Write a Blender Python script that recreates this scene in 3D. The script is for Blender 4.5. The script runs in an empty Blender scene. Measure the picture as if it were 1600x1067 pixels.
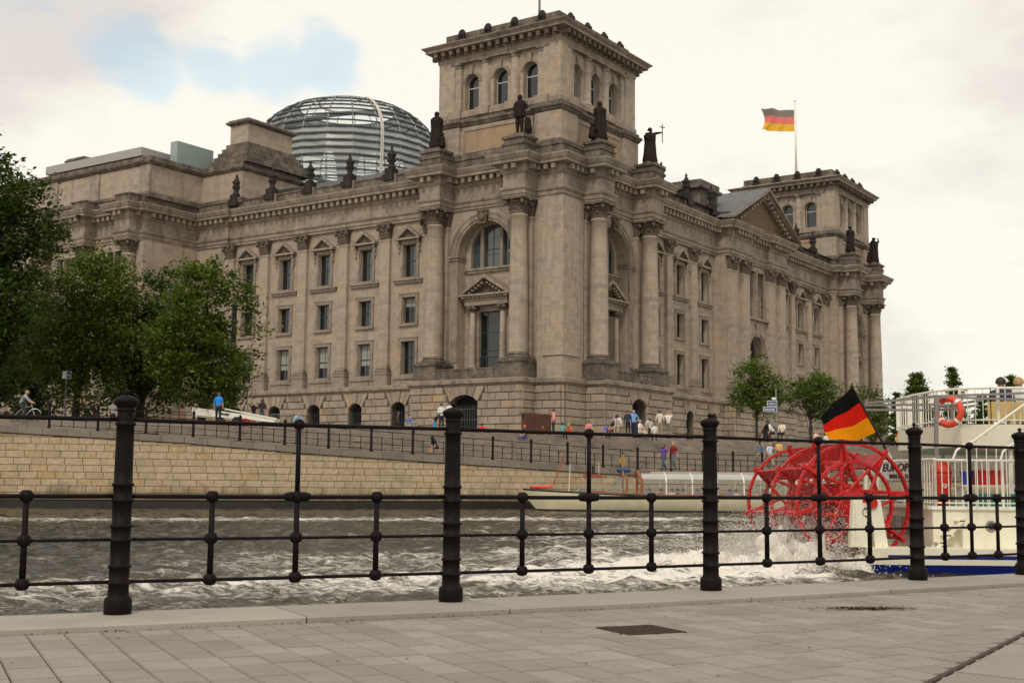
import bpy, bmesh, math, random
import numpy as np
from mathutils import Vector, Matrix, noise
random.seed(7)
SC = bpy.context.scene
COL = SC.collection
PI = math.pi
rad = math.radians

# ------------------------------------------------------------------ camera
F_PX, PITCH, ROLL, EYE = 1964.2, 0.10971, 0.009543, 0.9
_R0 = np.array([[1, 0, 0], [0, math.sin(PITCH), -math.cos(PITCH)], [0, math.cos(PITCH), math.sin(PITCH)]])
_Rz = np.array([[math.cos(ROLL), -math.sin(ROLL), 0], [math.sin(ROLL), math.cos(ROLL), 0], [0, 0, 1]])
CR = _Rz @ _R0
cam = bpy.data.cameras.new('camera')
camo = bpy.data.objects.new('camera', cam)
COL.objects.link(camo)
cam.sensor_width = 36; cam.lens = 36 * F_PX / 1600
cam.clip_start = 0.1; cam.clip_end = 6000
m = Matrix.Identity(4)
for i in range(3):
    m[i][0] = CR[0][i]; m[i][1] = -CR[1][i]; m[i][2] = -CR[2][i]
m[2][3] = EYE
camo.matrix_world = m
SC.camera = camo

# ------------------------------------------------------------------ sky, sun, exposure
SUN_EL, SUN_ROT = rad(46), rad(-166)      # soft sun through thin cloud, behind the viewer
w = bpy.data.worlds.new('World'); SC.world = w; w.use_nodes = True
nt = w.node_tree; nt.nodes.clear()
N = nt.nodes.new; L = nt.links.new
out = N('ShaderNodeOutputWorld')
sky = N('ShaderNodeTexSky'); sky.sky_type = 'NISHITA'; sky.sun_disc = False
sky.sun_elevation = SUN_EL; sky.sun_rotation = SUN_ROT
tint = N('ShaderNodeVectorMath'); tint.operation = 'MULTIPLY'; tint.inputs[1].default_value = (1.0, 1.12, .92); L(sky.outputs[0], tint.inputs[0])
bg1 = N('ShaderNodeBackground'); bg1.inputs[1].default_value = 0.27; L(tint.outputs[0], bg1.inputs[0])
tc = N('ShaderNodeTexCoord')
mp = N('ShaderNodeMapping'); mp.inputs['Scale'].default_value = (1.0, 1.0, 2.2); L(tc.outputs['Generated'], mp.inputs[0])
n1 = N('ShaderNodeTexNoise'); n1.inputs['Scale'].default_value = 2.3; n1.inputs['Detail'].default_value = 9; n1.inputs['Roughness'].default_value = 0.5
n1.inputs['Distortion'].default_value = 0.25
L(mp.outputs[0], n1.inputs[0])
n2 = N('ShaderNodeTexNoise'); n2.inputs['Scale'].default_value = 5.5; n2.inputs['Detail'].default_value = 8; n2.inputs['Roughness'].default_value = 0.55
L(mp.outputs[0], n2.inputs[0])
# cloud colour: cream with greyer bellies
cr = N('ShaderNodeValToRGB'); cr.color_ramp.elements[0].position = 0.40; cr.color_ramp.elements[0].color = (0.78, 0.715, 0.66, 1)
cr.color_ramp.elements[1].position = 0.52; cr.color_ramp.elements[1].color = (1.0, 0.95, 0.845, 1)
mx = N('ShaderNodeMath'); mx.operation = 'MULTIPLY_ADD'; mx.inputs[1].default_value = 0.45; L(n2.outputs[0], mx.inputs[0])
mm = N('ShaderNodeMath'); mm.operation = 'MULTIPLY'; mm.inputs[1].default_value = 0.55; L(n1.outputs[0], mm.inputs[0]); L(mm.outputs[0], mx.inputs[2])
# thicker, greyer cloud high on the left and far right
gsum = mx
for (px, py, wd, amt) in ((60, 10, 0.16, .10), (330, -40, 0.12, .08), (1570, 60, 0.12, .045), (700, 10, .08, .035)):
    d = skydir(px, py) if 'skydir' in globals() else None
    v = CR.T @ np.array([px - 800, py - 533.5, F_PX]); v = v / np.linalg.norm(v)
    vd = N('ShaderNodeVectorMath'); vd.operation = 'DISTANCE'; L(tc.outputs['Generated'], vd.inputs[0]); vd.inputs[1].default_value = tuple(v)
    mr = N('ShaderNodeMapRange'); mr.interpolation_type = 'SMOOTHSTEP'; mr.inputs[1].default_value = 0; mr.inputs[2].default_value = wd; mr.inputs[3].default_value = amt; mr.inputs[4].default_value = 0
    L(vd.outputs['Value'], mr.inputs[0]); q = N('ShaderNodeMath'); q.operation = 'SUBTRACT'; L(gsum.outputs[0], q.inputs[0]); L(mr.outputs[0], q.inputs[1]); gsum = q
L(gsum.outputs[0], cr.inputs[0])
bg2 = N('ShaderNodeBackground'); bg2.inputs[1].default_value = 1.25; L(cr.outputs[0], bg2.inputs[0])
# opening in the cloud: blue shows where the sky direction is near the gap
def skydir(px, py):
    v = CR.T @ np.array([px - 800, py - 533.5, F_PX]); return v / np.linalg.norm(v)
gap = N('ShaderNodeMath'); gap.operation = 'ADD'
prev = None
for (px, py, w0, w1) in ((250, 128, 0.0, 0.075), (335, 118, 0.0, 0.08), (420, 108, 0.0, 0.078), (510, 92, 0.0, 0.065)):
    d = skydir(px, py)
    vd = N('ShaderNodeVectorMath'); vd.operation = 'DISTANCE'; L(tc.outputs['Generated'], vd.inputs[0]); vd.inputs[1].default_value = tuple(d)
    mr = N('ShaderNodeMapRange'); mr.inputs[1].default_value = w0; mr.inputs[2].default_value = w1; mr.inputs[3].default_value = 1; mr.inputs[4].default_value = 0
    L(vd.outputs['Value'], mr.inputs[0])
    if prev is None: prev = mr
    else:
        q = N('ShaderNodeMath'); q.operation = 'MAXIMUM'; L(prev.outputs[0], q.inputs[0]); L(mr.outputs[0], q.inputs[1]); prev = q
na = N('ShaderNodeMath'); na.operation = 'MULTIPLY_ADD'; na.inputs[1].default_value = 4.2; na.inputs[2].default_value = -2.1; L(mx.outputs[0], na.inputs[0])
ga = N('ShaderNodeMath'); ga.operation = 'SUBTRACT'; L(prev.outputs[0], ga.inputs[0]); L(na.outputs[0], ga.inputs[1])
gr = N('ShaderNodeMapRange'); gr.interpolation_type = 'SMOOTHSTEP'
gr.inputs[1].default_value = 0.28; gr.inputs[2].default_value = 0.62; gr.inputs[3].default_value = 0.97; gr.inputs[4].default_value = 0.55
L(ga.outputs[0], gr.inputs[0])
mix = N('ShaderNodeMixShader'); L(gr.outputs[0], mix.inputs[0]); L(bg1.outputs[0], mix.inputs[1]); L(bg2.outputs[0], mix.inputs[2])
L(mix.outputs[0], out.inputs[0])

sl = bpy.data.lights.new('sun', 'SUN'); sl.energy = 1.8; sl.angle = rad(11); sl.color = (1.0, 0.90, 0.78)
so = bpy.data.objects.new('sun', sl); COL.objects.link(so)
# blender sky: rotation measured clockwise from +Y ; vector to the sun
sv = Vector((math.sin(SUN_ROT) * math.cos(SUN_EL), math.cos(SUN_ROT) * math.cos(SUN_EL), math.sin(SUN_EL)))
so.rotation_euler = sv.to_track_quat('Z', 'Y').to_euler()
SC.view_settings.view_transform = 'Standard'; SC.view_settings.look = 'None'
SC.view_settings.exposure = -0.30; SC.view_settings.gamma = 1
SC.render.engine = 'CYCLES'

# ------------------------------------------------------------------ measuring helpers (photo pixel + distance -> place)
def ray(x, y): return CR.T @ np.array([x - 800, y - 533.5, F_PX])
def atY(x, y, Y):
    v = ray(x, y); P = v * (Y / v[1]); return Vector((P[0], P[1], P[2] + EYE))
def atZ(x, y, Z):
    v = ray(x, y); P = v * ((Z - EYE) / v[2]); return Vector((P[0], P[1], Z))
def hor(x): return 742 + (x / 1600) * 15.5

# ------------------------------------------------------------------ object helpers
def tag(o, label=None, cat=None, group=None, kind=None):
    if label: o['label'] = label
    if cat: o['category'] = cat
    if group: o['group'] = group
    if kind: o['kind'] = kind
    return o
def empty(name, loc=(0, 0, 0), rz=0, parent=None):
    o = bpy.data.objects.new(name, None); o.empty_display_size = 0.2
    COL.objects.link(o); o.location = loc; o.rotation_euler = (0, 0, rz)
    if parent: o.parent = parent
    return o
def link(name, mesh, parent=None, loc=None, rz=None, scale=None):
    o = bpy.data.objects.new(name, mesh); COL.objects.link(o)
    if parent: o.parent = parent
    if loc is not None: o.location = loc
    if rz is not None: o.rotation_euler = (0, 0, rz)
    if scale is not None: o.scale = scale
    return o
def copy_tree(o, parent=None):
    c = o.copy(); COL.objects.link(c)
    if parent: c.parent = parent
    for ch in list(o.children): copy_tree(ch, c)
    return c

class MB:
    def __init__(s, T=None):
        s.v = []; s.f = []; s.mi = []; s.mats = []; s.cur = 0; s.T = T; s.smooth = []; s.sm = False
    def mat(s, m):
        if m not in s.mats: s.mats.append(m)
        s.cur = s.mats.index(m); return s
    def add(s, verts, faces):
        b = len(s.v)
        if s.T is not None:
            T, fl = s.T
            verts = [T(*p) for p in verts]
            if fl: faces = [tuple(reversed(f)) for f in faces]
        s.v += [tuple(p) for p in verts]
        s.f += [tuple(b + i for i in f) for f in faces]
        s.mi += [s.cur] * len(faces); s.smooth += [s.sm] * len(faces)
    def box(s, x0, x1, y0, y1, z0, z1):
        if x0 > x1: x0, x1 = x1, x0
        if y0 > y1: y0, y1 = y1, y0
        if z0 > z1: z0, z1 = z1, z0
        s.add([(x0, y0, z0), (x1, y0, z0), (x1, y1, z0), (x0, y1, z0), (x0, y0, z1), (x1, y0, z1), (x1, y1, z1), (x0, y1, z1)],
              [(0, 3, 2, 1), (4, 5, 6, 7), (0, 1, 5, 4), (1, 2, 6, 5), (2, 3, 7, 6), (3, 0, 4, 7)])
    def hexa(s, p):   # 8 points: bottom ring then top ring
        s.add(p, [(0, 3, 2, 1), (4, 5, 6, 7), (0, 1, 5, 4), (1, 2, 6, 5), (2, 3, 7, 6), (3, 0, 4, 7)])
    def tube(s, p0, p1, r0, r1=None, n=8, cap=True):
        r1 = r0 if r1 is None else r1
        p0 = Vector(p0); p1 = Vector(p1); d = (p1 - p0)
        if d.length < 1e-6: return
        d.normalize(); a = d.orthogonal().normalized(); b = d.cross(a)
        vs = []
        for p, r in ((p0, r0), (p1, r1)):
            for i in range(n):
                t = 2 * PI * i / n; vs.append(p + (a * math.cos(t) + b * math.sin(t)) * r)
        fs = [(i, (i + 1) % n, n + (i + 1) % n, n + i) for i in range(n)]
        if cap: fs += [tuple(range(n - 1, -1, -1)), tuple(range(n, 2 * n))]
        s.add(vs, fs)
    def path(s, pts, r, n=8):
        pts = [Vector(p) for p in pts]
        R = r if isinstance(r, (list, tuple)) else [r] * len(pts)
        vs = []; prevа = None
        for i, p in enumerate(pts):
            d = (pts[min(i + 1, len(pts) - 1)] - pts[max(i - 1, 0)]).normalized()
            if prevа is None: a = d.orthogonal().normalized()
            else:
                a = prevа - d * prevа.dot(d); a = a.normalized() if a.length > 1e-5 else d.orthogonal().normalized()
            prevа = a; b = d.cross(a)
            for k in range(n):
                t = 2 * PI * k / n; vs.append(p + (a * math.cos(t) + b * math.sin(t)) * R[i])
        fs = []
        for i in range(len(pts) - 1):
            for k in range(n):
                fs.append((i * n + k, i * n + (k + 1) % n, (i + 1) * n + (k + 1) % n, (i + 1) * n + k))
        fs += [tuple(range(n - 1, -1, -1)), tuple((len(pts) - 1) * n + k for k in range(n))]
        s.add(vs, fs)
    def lathe(s, prof, c=(0, 0, 0), n=16, cap=True, sx=1, sy=1):
        vs = []
        for r, z in prof:
            for i in range(n):
                t = 2 * PI * i / n; vs.append((c[0] + r * sx * math.cos(t), c[1] + r * sy * math.sin(t), c[2] + z))
        fs = []
        for j in range(len(prof) - 1):
            for i in range(n):
                fs.append((j * n + i, j * n + (i + 1) % n, (j + 1) * n + (i + 1) % n, (j + 1) * n + i))
        if cap: fs += [tuple(range(n - 1, -1, -1)), tuple((len(prof) - 1) * n + i for i in range(n))]
        s.add(vs, fs)
    def prism(s, poly, y0, y1):   # polygon in (x,z), ccw seen from -y, extruded y0 -> y1
        n = len(poly)
        vs = [(x, y0, z) for x, z in poly] + [(x, y1, z) for x, z in poly]
        fs = [tuple(range(n)), tuple(range(2 * n - 1, n - 1, -1))]
        fs += [((i + 1) % n, i, n + i, n + (i + 1) % n) for i in range(n)]
        s.add(vs, fs)
    def sphere(s, c, r, n=8, m_=6, sx=1, sy=1, sz=1):
        s.lathe([(r * math.sin(PI * (0.001 + j / m_ * .998)), -r * sz * math.cos(PI * (0.001 + j / m_ * .998))) for j in range(m_ + 1)], c, n, True, sx, sy)
    def torus(s, c, R, r, axis='y', n=24, k=8, sx=1, sz=1):
        vs = []; fs = []
        for i in range(n):
            a = 2 * PI * i / n
            for j in range(k):
                b = 2 * PI * j / k
                q = (R + r * math.cos(b)); u = q * math.cos(a); v_ = q * math.sin(a); h = r * math.sin(b)
                if axis == 'y': p = (c[0] + u * sx, c[1] + h, c[2] + v_ * sz)
                elif axis == 'z': p = (c[0] + u, c[1] + v_, c[2] + h)
                else: p = (c[0] + h, c[1] + u, c[2] + v_)
                vs.append(p)
        for i in range(n):
            for j in range(k):
                fs.append((i * k + j, ((i + 1) % n) * k + j, ((i + 1) % n) * k + (j + 1) % k, i * k + (j + 1) % k))
        s.add(vs, fs)
    def mesh(s, name):
        me = bpy.data.meshes.new(name)
        me.from_pydata(s.v, [], s.f)
        for mm_ in s.mats: me.materials.append(mm_)
        if len(s.mats) > 1: me.polygons.foreach_set('material_index', s.mi)
        if any(s.smooth): me.polygons.foreach_set('use_smooth', s.smooth)
        me.update(); return me
    def build(s, name, parent=None, loc=None, rz=None):
        return link(name, s.mesh(name), parent, loc, rz)

# ------------------------------------------------------------------ materials
class NT:
    def __init__(s, name):
        s.m = bpy.data.materials.new(name); s.m.use_nodes = True
        s.t = s.m.node_tree; s.n = s.t.nodes; s.bs = s.n['Principled BSDF']; s.out = s.n['Material Output']
    def node(s, typ, **kw):
        n = s.n.new(typ)
        for k, v in kw.items(): setattr(n, k, v)
        return n
    def l(s, a, b): s.t.links.new(a, b)
    def noise(s, scale, detail=4, rough=.5, vec=None, dist=0):
        n = s.node('ShaderNodeTexNoise'); n.inputs['Scale'].default_value = scale; n.inputs['Detail'].default_value = detail
        n.inputs['Roughness'].default_value = rough; n.inputs['Distortion'].default_value = dist
        if vec is not None: s.l(vec, n.inputs['Vector'])
        return n.outputs[0]
    def ramp(s, fac, stops):
        r = s.node('ShaderNodeValToRGB'); e = r.color_ramp.elements
        while len(e) < len(stops): e.new(0.5)
        for i, (p, c) in enumerate(stops):
            e[i].position = p; e[i].color = (c if len(c) == 4 else (*c, 1)) if not isinstance(c, (int, float)) else (c, c, c, 1)
        s.l(fac, r.inputs[0]); return r.outputs[0]
    def mixc(s, fac, a, b, mode='MIX'):
        n = s.node('ShaderNodeMix', data_type='RGBA', blend_type=mode)
        if isinstance(fac, (int, float)): n.inputs[0].default_value = fac
        else: s.l(fac, n.inputs[0])
        for sock, v in ((n.inputs[6], a), (n.inputs[7], b)):
            if isinstance(v, tuple): sock.default_value = (*v, 1) if len(v) == 3 else v
            else: s.l(v, sock)
        return n.outputs[2]
    def math(s, op, a, b=None, c=None):
        n = s.node('ShaderNodeMath', operation=op)
        for i, v in enumerate((a, b, c)):
            if v is None: continue
            if isinstance(v, (int, float)): n.inputs[i].default_value = v
            else: s.l(v, n.inputs[i])
        return n.outputs[0]
    def bump(s, h, strength=.3, dist=.02):
        b = s.node('ShaderNodeBump'); b.inputs['Strength'].default_value = strength; b.inputs['Distance'].default_value = dist
        s.l(h, b.inputs['Height']); s.l(b.outputs[0], s.bs.inputs['Normal'])
    def col(s, c):
        if isinstance(c, tuple): s.bs.inputs['Base Color'].default_value = (*c, 1)
        else: s.l(c, s.bs.inputs['Base Color'])
    def set(s, rough=None, metal=None, spec=None):
        if rough is not None:
            if isinstance(rough, (int, float)): s.bs.inputs['Roughness'].default_value = rough
            else: s.l(rough, s.bs.inputs['Roughness'])
        if metal is not None: s.bs.inputs['Metallic'].default_value = metal
        if spec is not None: s.bs.inputs['Specular IOR Level'].default_value = spec
    def objc(s): return s.node('ShaderNodeTexCoord').outputs['Object']

def simple(name, c, rough=.6, metal=0, var=.12, scale=6, bump=0):
    t = NT(name)
    n = t.noise(scale, 5, .6, t.objc())
    t.col(t.mixc(t.ramp(n, [(.3, 0), (.7, 1)]), tuple(x * (1 - var) for x in c), tuple(min(1, x * (1 + var)) for x in c)))
    t.set(rough, metal)
    if bump: t.bump(n, bump, .01)
    return t.m

def t_mix(a, b, f): return tuple(x * (1 - f) + y * f for x, y in zip(a, b))
def ashlar(name, base, warm, grey, bw=1.7, bh=.46, soot=0.0, joint=.32, bump=.35):
    t = NT(name); oc = t.objc()
    sep = t.node('ShaderNodeSeparateXYZ'); t.l(oc, sep.inputs[0])
    u = t.math('ADD', sep.outputs[0], sep.outputs[1])
    cb = t.node('ShaderNodeCombineXYZ'); t.l(u, cb.inputs[0]); t.l(sep.outputs[2], cb.inputs[1])
    br = t.node('ShaderNodeTexBrick'); t.l(cb.outputs[0], br.inputs['Vector'])
    br.inputs['Color1'].default_value = (0, 0, 0, 1); br.inputs['Color2'].default_value = (1, 1, 1, 1); br.inputs['Mortar'].default_value = (.5, .5, .5, 1)
    br.inputs['Scale'].default_value = 1; br.inputs['Brick Width'].default_value = bw; br.inputs['Row Height'].default_value = bh
    br.inputs['Mortar Size'].default_value = .012; br.inputs['Mortar Smooth'].default_value = .3; br.inputs['Bias'].default_value = 0
    stone = t.ramp(br.outputs['Color'], [(0.0, t_mix(grey, base, .45)), (.3, base), (.85, base), (1.0, t_mix(warm, base, .35))])
    big = t.noise(.22, 6, .62, oc)
    c = t.mixc(t.ramp(big, [(.42, 0), (.62, 1)]), stone, warm)
    c = t.mixc(.62, stone, c)
    med = t.noise(1.1, 6, .65, oc)
    c = t.mixc(t.ramp(med, [(.46, 0), (.72, .8)]), c, grey)
    # rain streaks: noise stretched in z
    mp = t.node('ShaderNodeMapping'); mp.inputs['Scale'].default_value = (1.6, 1.6, .12); t.l(oc, mp.inputs[0])
    st = t.noise(1.0, 5, .6, mp.outputs[0])
    c = t.mixc(t.ramp(st, [(.52, 0), (.76, .38 + soot * .8)]), c, tuple(x * .38 for x in grey))
    if soot: 
        big2 = t.noise(.8, 5, .7, oc)
        c = t.mixc(t.ramp(big2, [(.42, soot), (.62, 0)]), c, (.035, .03, .027))
    fine = t.noise(14, 5, .7, oc)
    c = t.mixc(t.math('MULTIPLY', br.outputs['Fac'], joint), c, (.05, .04, .032))
    c = t.mixc(.25, c, t.mixc(1.0, c, t.ramp(fine, [(.3, .55), (.7, 1.25)]), 'MULTIPLY'))
    t.col(c); t.set(.85, 0, .25)
    h = t.math('ADD', t.math('MULTIPLY', br.outputs['Fac'], -1.0), t.math('MULTIPLY', fine, .35))
    t.bump(h, bump, .03)
    return t.m

BASE, WARM, GREY = (.395, .330, .270), (.45, .33, .215), (.24, .205, .178)
M_stone = ashlar('facade_sandstone', BASE, WARM, GREY)
M_trim = ashlar('trim_sandstone', (.36, .30, .245), (.40, .315, .235), (.18, .152, .13), 2.2, 3.0, .25, .4, .25)
M_soot = ashlar('weathered_sandstone', (.225, .188, .155), (.265, .21, .16), (.09, .078, .068), 2.0, 1.3, .6, .5, .4)
M_cap = ashlar('capital_stone', (.20, .16, .125), (.23, .175, .125), (.10, .085, .07), 3, 3, .45, .1, .5)
M_panel = ashlar('ochre_panel_stone', (.36, .255, .165), (.39, .265, .16), (.27, .205, .15), 1.4, .45, 0, .3, .2)

def island_stone(name, stops, bump=.5, bs=9, rough=.85, spread=1.0, dark=.5):
    t = NT(name); oc = t.objc()
    oi = t.node('ShaderNodeObjectInfo'); ge = t.node('ShaderNodeNewGeometry')
    r = t.math('FRACT', t.math('ADD', oi.outputs['Random'], ge.outputs['Random Per Island']))
    c = t.ramp(r, stops)
    gp = ge.outputs['Position']
    n = t.noise(bs, 6, .7, gp); n2 = t.noise(.7, 5, .6, gp)
    c = t.mixc(1.0, c, t.ramp(n, [(.3, .72), (.7, 1.18)]), 'MULTIPLY')
    c = t.mixc(t.ramp(n2, [(.5, 0), (.75, dark)]), c, tuple(x * .4 for x in stops[0][1]))
    t.col(c); t.set(rough, 0, .25)
    t.bump(n, bump, .05)
    return t.m
M_rust = island_stone('rusticated_block', [(0, (.26, .215, .175)), (.3, (.36, .295, .235)), (.6, (.41, .33, .25)), (.85, (.30, .25, .205)), (1, (.44, .32, .205))], .9, 7)
def stain(m):
    t_ = m.node_tree; bs = t_.nodes['Principled BSDF']; lk = bs.inputs['Base Color'].links[0].from_socket
    g = t_.nodes.new('ShaderNodeNewGeometry'); sp = t_.nodes.new('ShaderNodeSeparateXYZ'); t_.links.new(g.outputs['Position'], sp.inputs[0])
    mpg = t_.nodes.new('ShaderNodeMapping'); mpg.inputs['Scale'].default_value = (.9, .9, .25); t_.links.new(g.outputs['Position'], mpg.inputs[0])
    nz = t_.nodes.new('ShaderNodeTexNoise'); nz.inputs['Scale'].default_value = 1.2; nz.inputs['Detail'].default_value = 7; t_.links.new(mpg.outputs[0], nz.inputs[0])
    a = t_.nodes.new('ShaderNodeMath'); a.operation = 'MULTIPLY_ADD'; t_.links.new(nz.outputs[0], a.inputs[0]); a.inputs[1].default_value = -2.2; t_.links.new(sp.outputs[2], a.inputs[2])
    r = t_.nodes.new('ShaderNodeMapRange'); t_.links.new(a.outputs[0], r.inputs[0]); r.inputs[1].default_value = -1.45; r.inputs[2].default_value = -.65; r.inputs[3].default_value = .75; r.inputs[4].default_value = 0
    mx_ = t_.nodes.new('ShaderNodeMix'); mx_.data_type = 'RGBA'; t_.links.new(r.outputs[0], mx_.inputs[0]); t_.links.new(lk, mx_.inputs[6]); mx_.inputs[7].default_value = (.10, .085, .05, 1); t_.links.new(mx_.outputs[2], bs.inputs['Base Color'])
M_quaybrick = island_stone('embankment_block', [(0, (.46, .36, .235)), (.35, (.50, .395, .26)), (.80, (.53, .42, .28)), (.93, (.49, .36, .21)), (1, (.51, .35, .18))], .25, 5, .8, 1, .35)
stain(M_quaybrick)
M_redbrick = ashlar('red_brick', (.16, .055, .035), (.20, .075, .045), (.09, .045, .035), .25, .075, .2, .9, .6)
def paving_mat(name, base, dark, bumpv=.25):
    t = NT(name)
    oi = t.node('ShaderNodeObjectInfo'); ge = t.node('ShaderNodeNewGeometry')
    r = t.math('FRACT', t.math('ADD', oi.outputs['Random'], ge.outputs['Random Per Island']))
    gp = ge.outputs['Position']
    c = t.mixc(r, tuple(x * .86 for x in base), tuple(min(1, x * 1.10) for x in base))
    f = t.noise(160, 4, .8, gp); b = t.noise(1.6, 6, .65, gp); s_ = t.noise(38, 3, .5, gp)
    c = t.mixc(1.0, c, t.ramp(f, [(.3, .62), (.72, 1.32)]), 'MULTIPLY')
    c = t.mixc(t.ramp(b, [(.45, 0), (.72, .55)]), c, dark)
    c = t.mixc(t.ramp(s_, [(.70, 0), (.74, .75)]), c, (.04, .035, .03))
    t.col(c); t.set(.78, 0, .35)
    t.bump(t.math('ADD', f, t.math('MULTIPLY', s_, .6)), bumpv, .004)
    return t.m
M_tile = paving_mat('granite_paver', (.285, .257, .226), (.165, .143, .122))
M_curb = paving_mat('granite_curb', (.345, .31, .27), (.23, .198, .168), .2)
M_slab = paving_mat('concrete_slab', (.27, .245, .215), (.2, .175, .15), .2)
M_joint = simple('joint_grit', (.07, .046, .033), .95, 0, .3, 30)
M_conc = paving_mat('coping_stone', (.24, .205, .165), (.13, .115, .095), .2)
M_plaza = paving_mat('plaza_paving', (.26, .22, .18), (.2, .17, .14), .2)
M_steps = ashlar('step_stone', (.35, .295, .245), (.37, .31, .25), (.28, .24, .205), 1.6, .5, .2, .5, .25)
M_mortar = simple('mortar', (.13, .105, .075), .95, 0, .2, 3)
M_wet = simple('wet_footing', (.018, .016, .013), .35, 0, .4, 3)

def metal_dark(name, c, rough=.45, var=.3):
    t = NT(name); gp = t.node('ShaderNodeNewGeometry').outputs['Position']
    n = t.noise(35, 5, .7, gp); n2 = t.noise(5, 5, .6, gp)
    c2 = t.mixc(t.ramp(n2, [(.55, 0), (.75, .6)]), c, (c[0] * 2.2, c[1] * 1.5, c[2] * 1.2))
    t.col(c2); t.set(t.ramp(n, [(.3, rough - .12), (.7, rough + .2)]), 0.0, .13)
    t.bump(n, .4, .003); return t.m
M_iron = metal_dark('painted_iron', (.0075, .0045, .0045), .55)
M_iron2 = metal_dark('far_iron', (.014, .012, .012), .6)
M_bronze = metal_dark('dark_statue', (.022, .015, .012), .7)
M_finial = ashlar('sooty_finial', (.035, .028, .024), (.05, .04, .032), (.02, .018, .017), 3, 3, .5, .1, .5)
M_roofdark = simple('dark_roof_metal', (.025, .025, .03), .5, .3)
M_wframe = simple('window_frame_metal', (.035, .05, .055), .4, .2)
M_wframe_l = simple('window_frame_light', (.42, .43, .42), .4, 0)
def glass_dark(name, c, rough=.06, spec=.8):
    t = NT(name); t.col(c); t.set(rough, 0, spec)
    n = t.noise(.9, 3, .5, t.node('ShaderNodeNewGeometry').outputs['Position']); t.bump(n, .12, .05); return t.m
M_glass = glass_dark('window_glass', (.012, .014, .016))
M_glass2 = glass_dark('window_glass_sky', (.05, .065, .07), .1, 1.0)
M_blind = simple('window_blind', (.30, .31, .29), .8)
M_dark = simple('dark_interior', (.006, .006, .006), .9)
M_grille = simple('iron_grille', (.10, .11, .11), .5, .4)
M_domesteel = simple('dome_steel', (.30, .31, .31), .45, .35, .2)
M_domedark = simple('dome_gasket', (.05, .065, .07), .5, .2)
M_domelight = simple('dome_ladder_rail', (.55, .52, .47), .5)
def see_glass(name, tint, transp, rough=.08, gcol=(.35, .37, .37)):
    t = NT(name)
    t.n.remove(t.bs)
    tr = t.node('ShaderNodeBsdfTransparent'); tr.inputs[0].default_value = (*tint, 1)
    p = t.node('ShaderNodeBsdfPrincipled'); p.inputs['Base Color'].default_value = (*gcol, 1); p.inputs['Roughness'].default_value = rough
    p.inputs['Specular IOR Level'].default_value = .8
    fr = t.node('ShaderNodeFresnel'); fr.inputs[0].default_value = 1.5
    f = t.math('ADD', t.math('MULTIPLY', fr.outputs[0], .8), 1 - transp)
    f = t.math('MINIMUM', f, 1.0)
    mxs = t.node('ShaderNodeMixShader'); t.l(f, mxs.inputs[0]); t.l(tr.outputs[0], mxs.inputs[1]); t.l(p.outputs[0], mxs.inputs[2])
    t.l(mxs.outputs[0], t.out.inputs[0]); return t.m
M_domeglass = see_glass('dome_glass', (.9, .93, .93), .92, .08, (.5, .52, .52))
M_domeglass_lo = see_glass('dome_glass_lower', (.7, .74, .74), .52, .12, (.50, .51, .50))
M_boatglass = see_glass('boat_glass', (.88, .9, .88), .86, .05, (.4, .4, .38))
M_greenglass = simple('green_glass_box', (.27, .34, .32), .15)
M_white = simple('white_paint', (.78, .76, .66), .35, 0, .05, 2)
M_cream = simple('cream_paint', (.76, .725, .58), .4, 0, .06, 2)
M_creamdk = simple('cream_hull', (.66, .61, .42), .4, 0, .1, 1.5)
M_blue = simple('blue_hull_paint', (.004, .014, .14), .3, 0, .1, 2)
M_black = simple('black_paint', (.012, .012, .014), .4)
M_red = simple('red_paint', (.44, .004, .003), .5, 0, .35, 5)
M_redbarrel = simple('red_plastic', (.60, .03, .02), .4)
M_orange = simple('orange_lifebuoy', (.70, .07, .03), .5)
M_varnish = simple('orange_wood', (.32, .07, .025), .4)
M_grey = simple('grey_pipe', (.25, .23, .21), .5, .3)
M_green = simple('green_deck', (.02, .17, .12), .6)
M_bluep = simple('blue_tarp', (.02, .05, .14), .6)
M_signblue = simple('blue_sign', (.02, .05, .20), .4)
M_signwhite = simple('white_sign', (.75, .75, .74), .4)
M_yellow = simple('yellow_diamond', (.42, .28, .08), .6, 0, .2)
def cloth(name, c):
    t = NT(name); n = t.noise(4, 5, .6, t.objc())
    base = t.mixc(t.ramp(n, [(.3, 0), (.7, 1)]), tuple(x * .8 for x in c), c)
    t.n.remove(t.bs)
    d = t.node('ShaderNodeBsdfDiffuse'); tl = t.node('ShaderNodeBsdfTranslucent'); t.l(base, d.inputs[0]); t.l(base, tl.inputs[0])
    ms = t.node('ShaderNodeMixShader'); ms.inputs[0].default_value = .42; t.l(d.outputs[0], ms.inputs[1]); t.l(tl.outputs[0], ms.inputs[2]); t.l(ms.outputs[0], t.out.inputs[0])
    return t.m
M_fk = cloth('flag_black', (.012, .012, .012)); M_fr = cloth('flag_red', (.75, .022, .012)); M_fg = cloth('flag_gold', (.95, .36, .01))
M_fk2 = cloth('flag_black_backlit', (.30, .27, .24)); M_fr2 = cloth('flag_red_backlit', (.95, .27, .22)); M_fg2 = cloth('flag_gold_backlit', (1.0, .60, .08))  # paler copies for the roof flag: backlight put into the cloth colours

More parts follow.
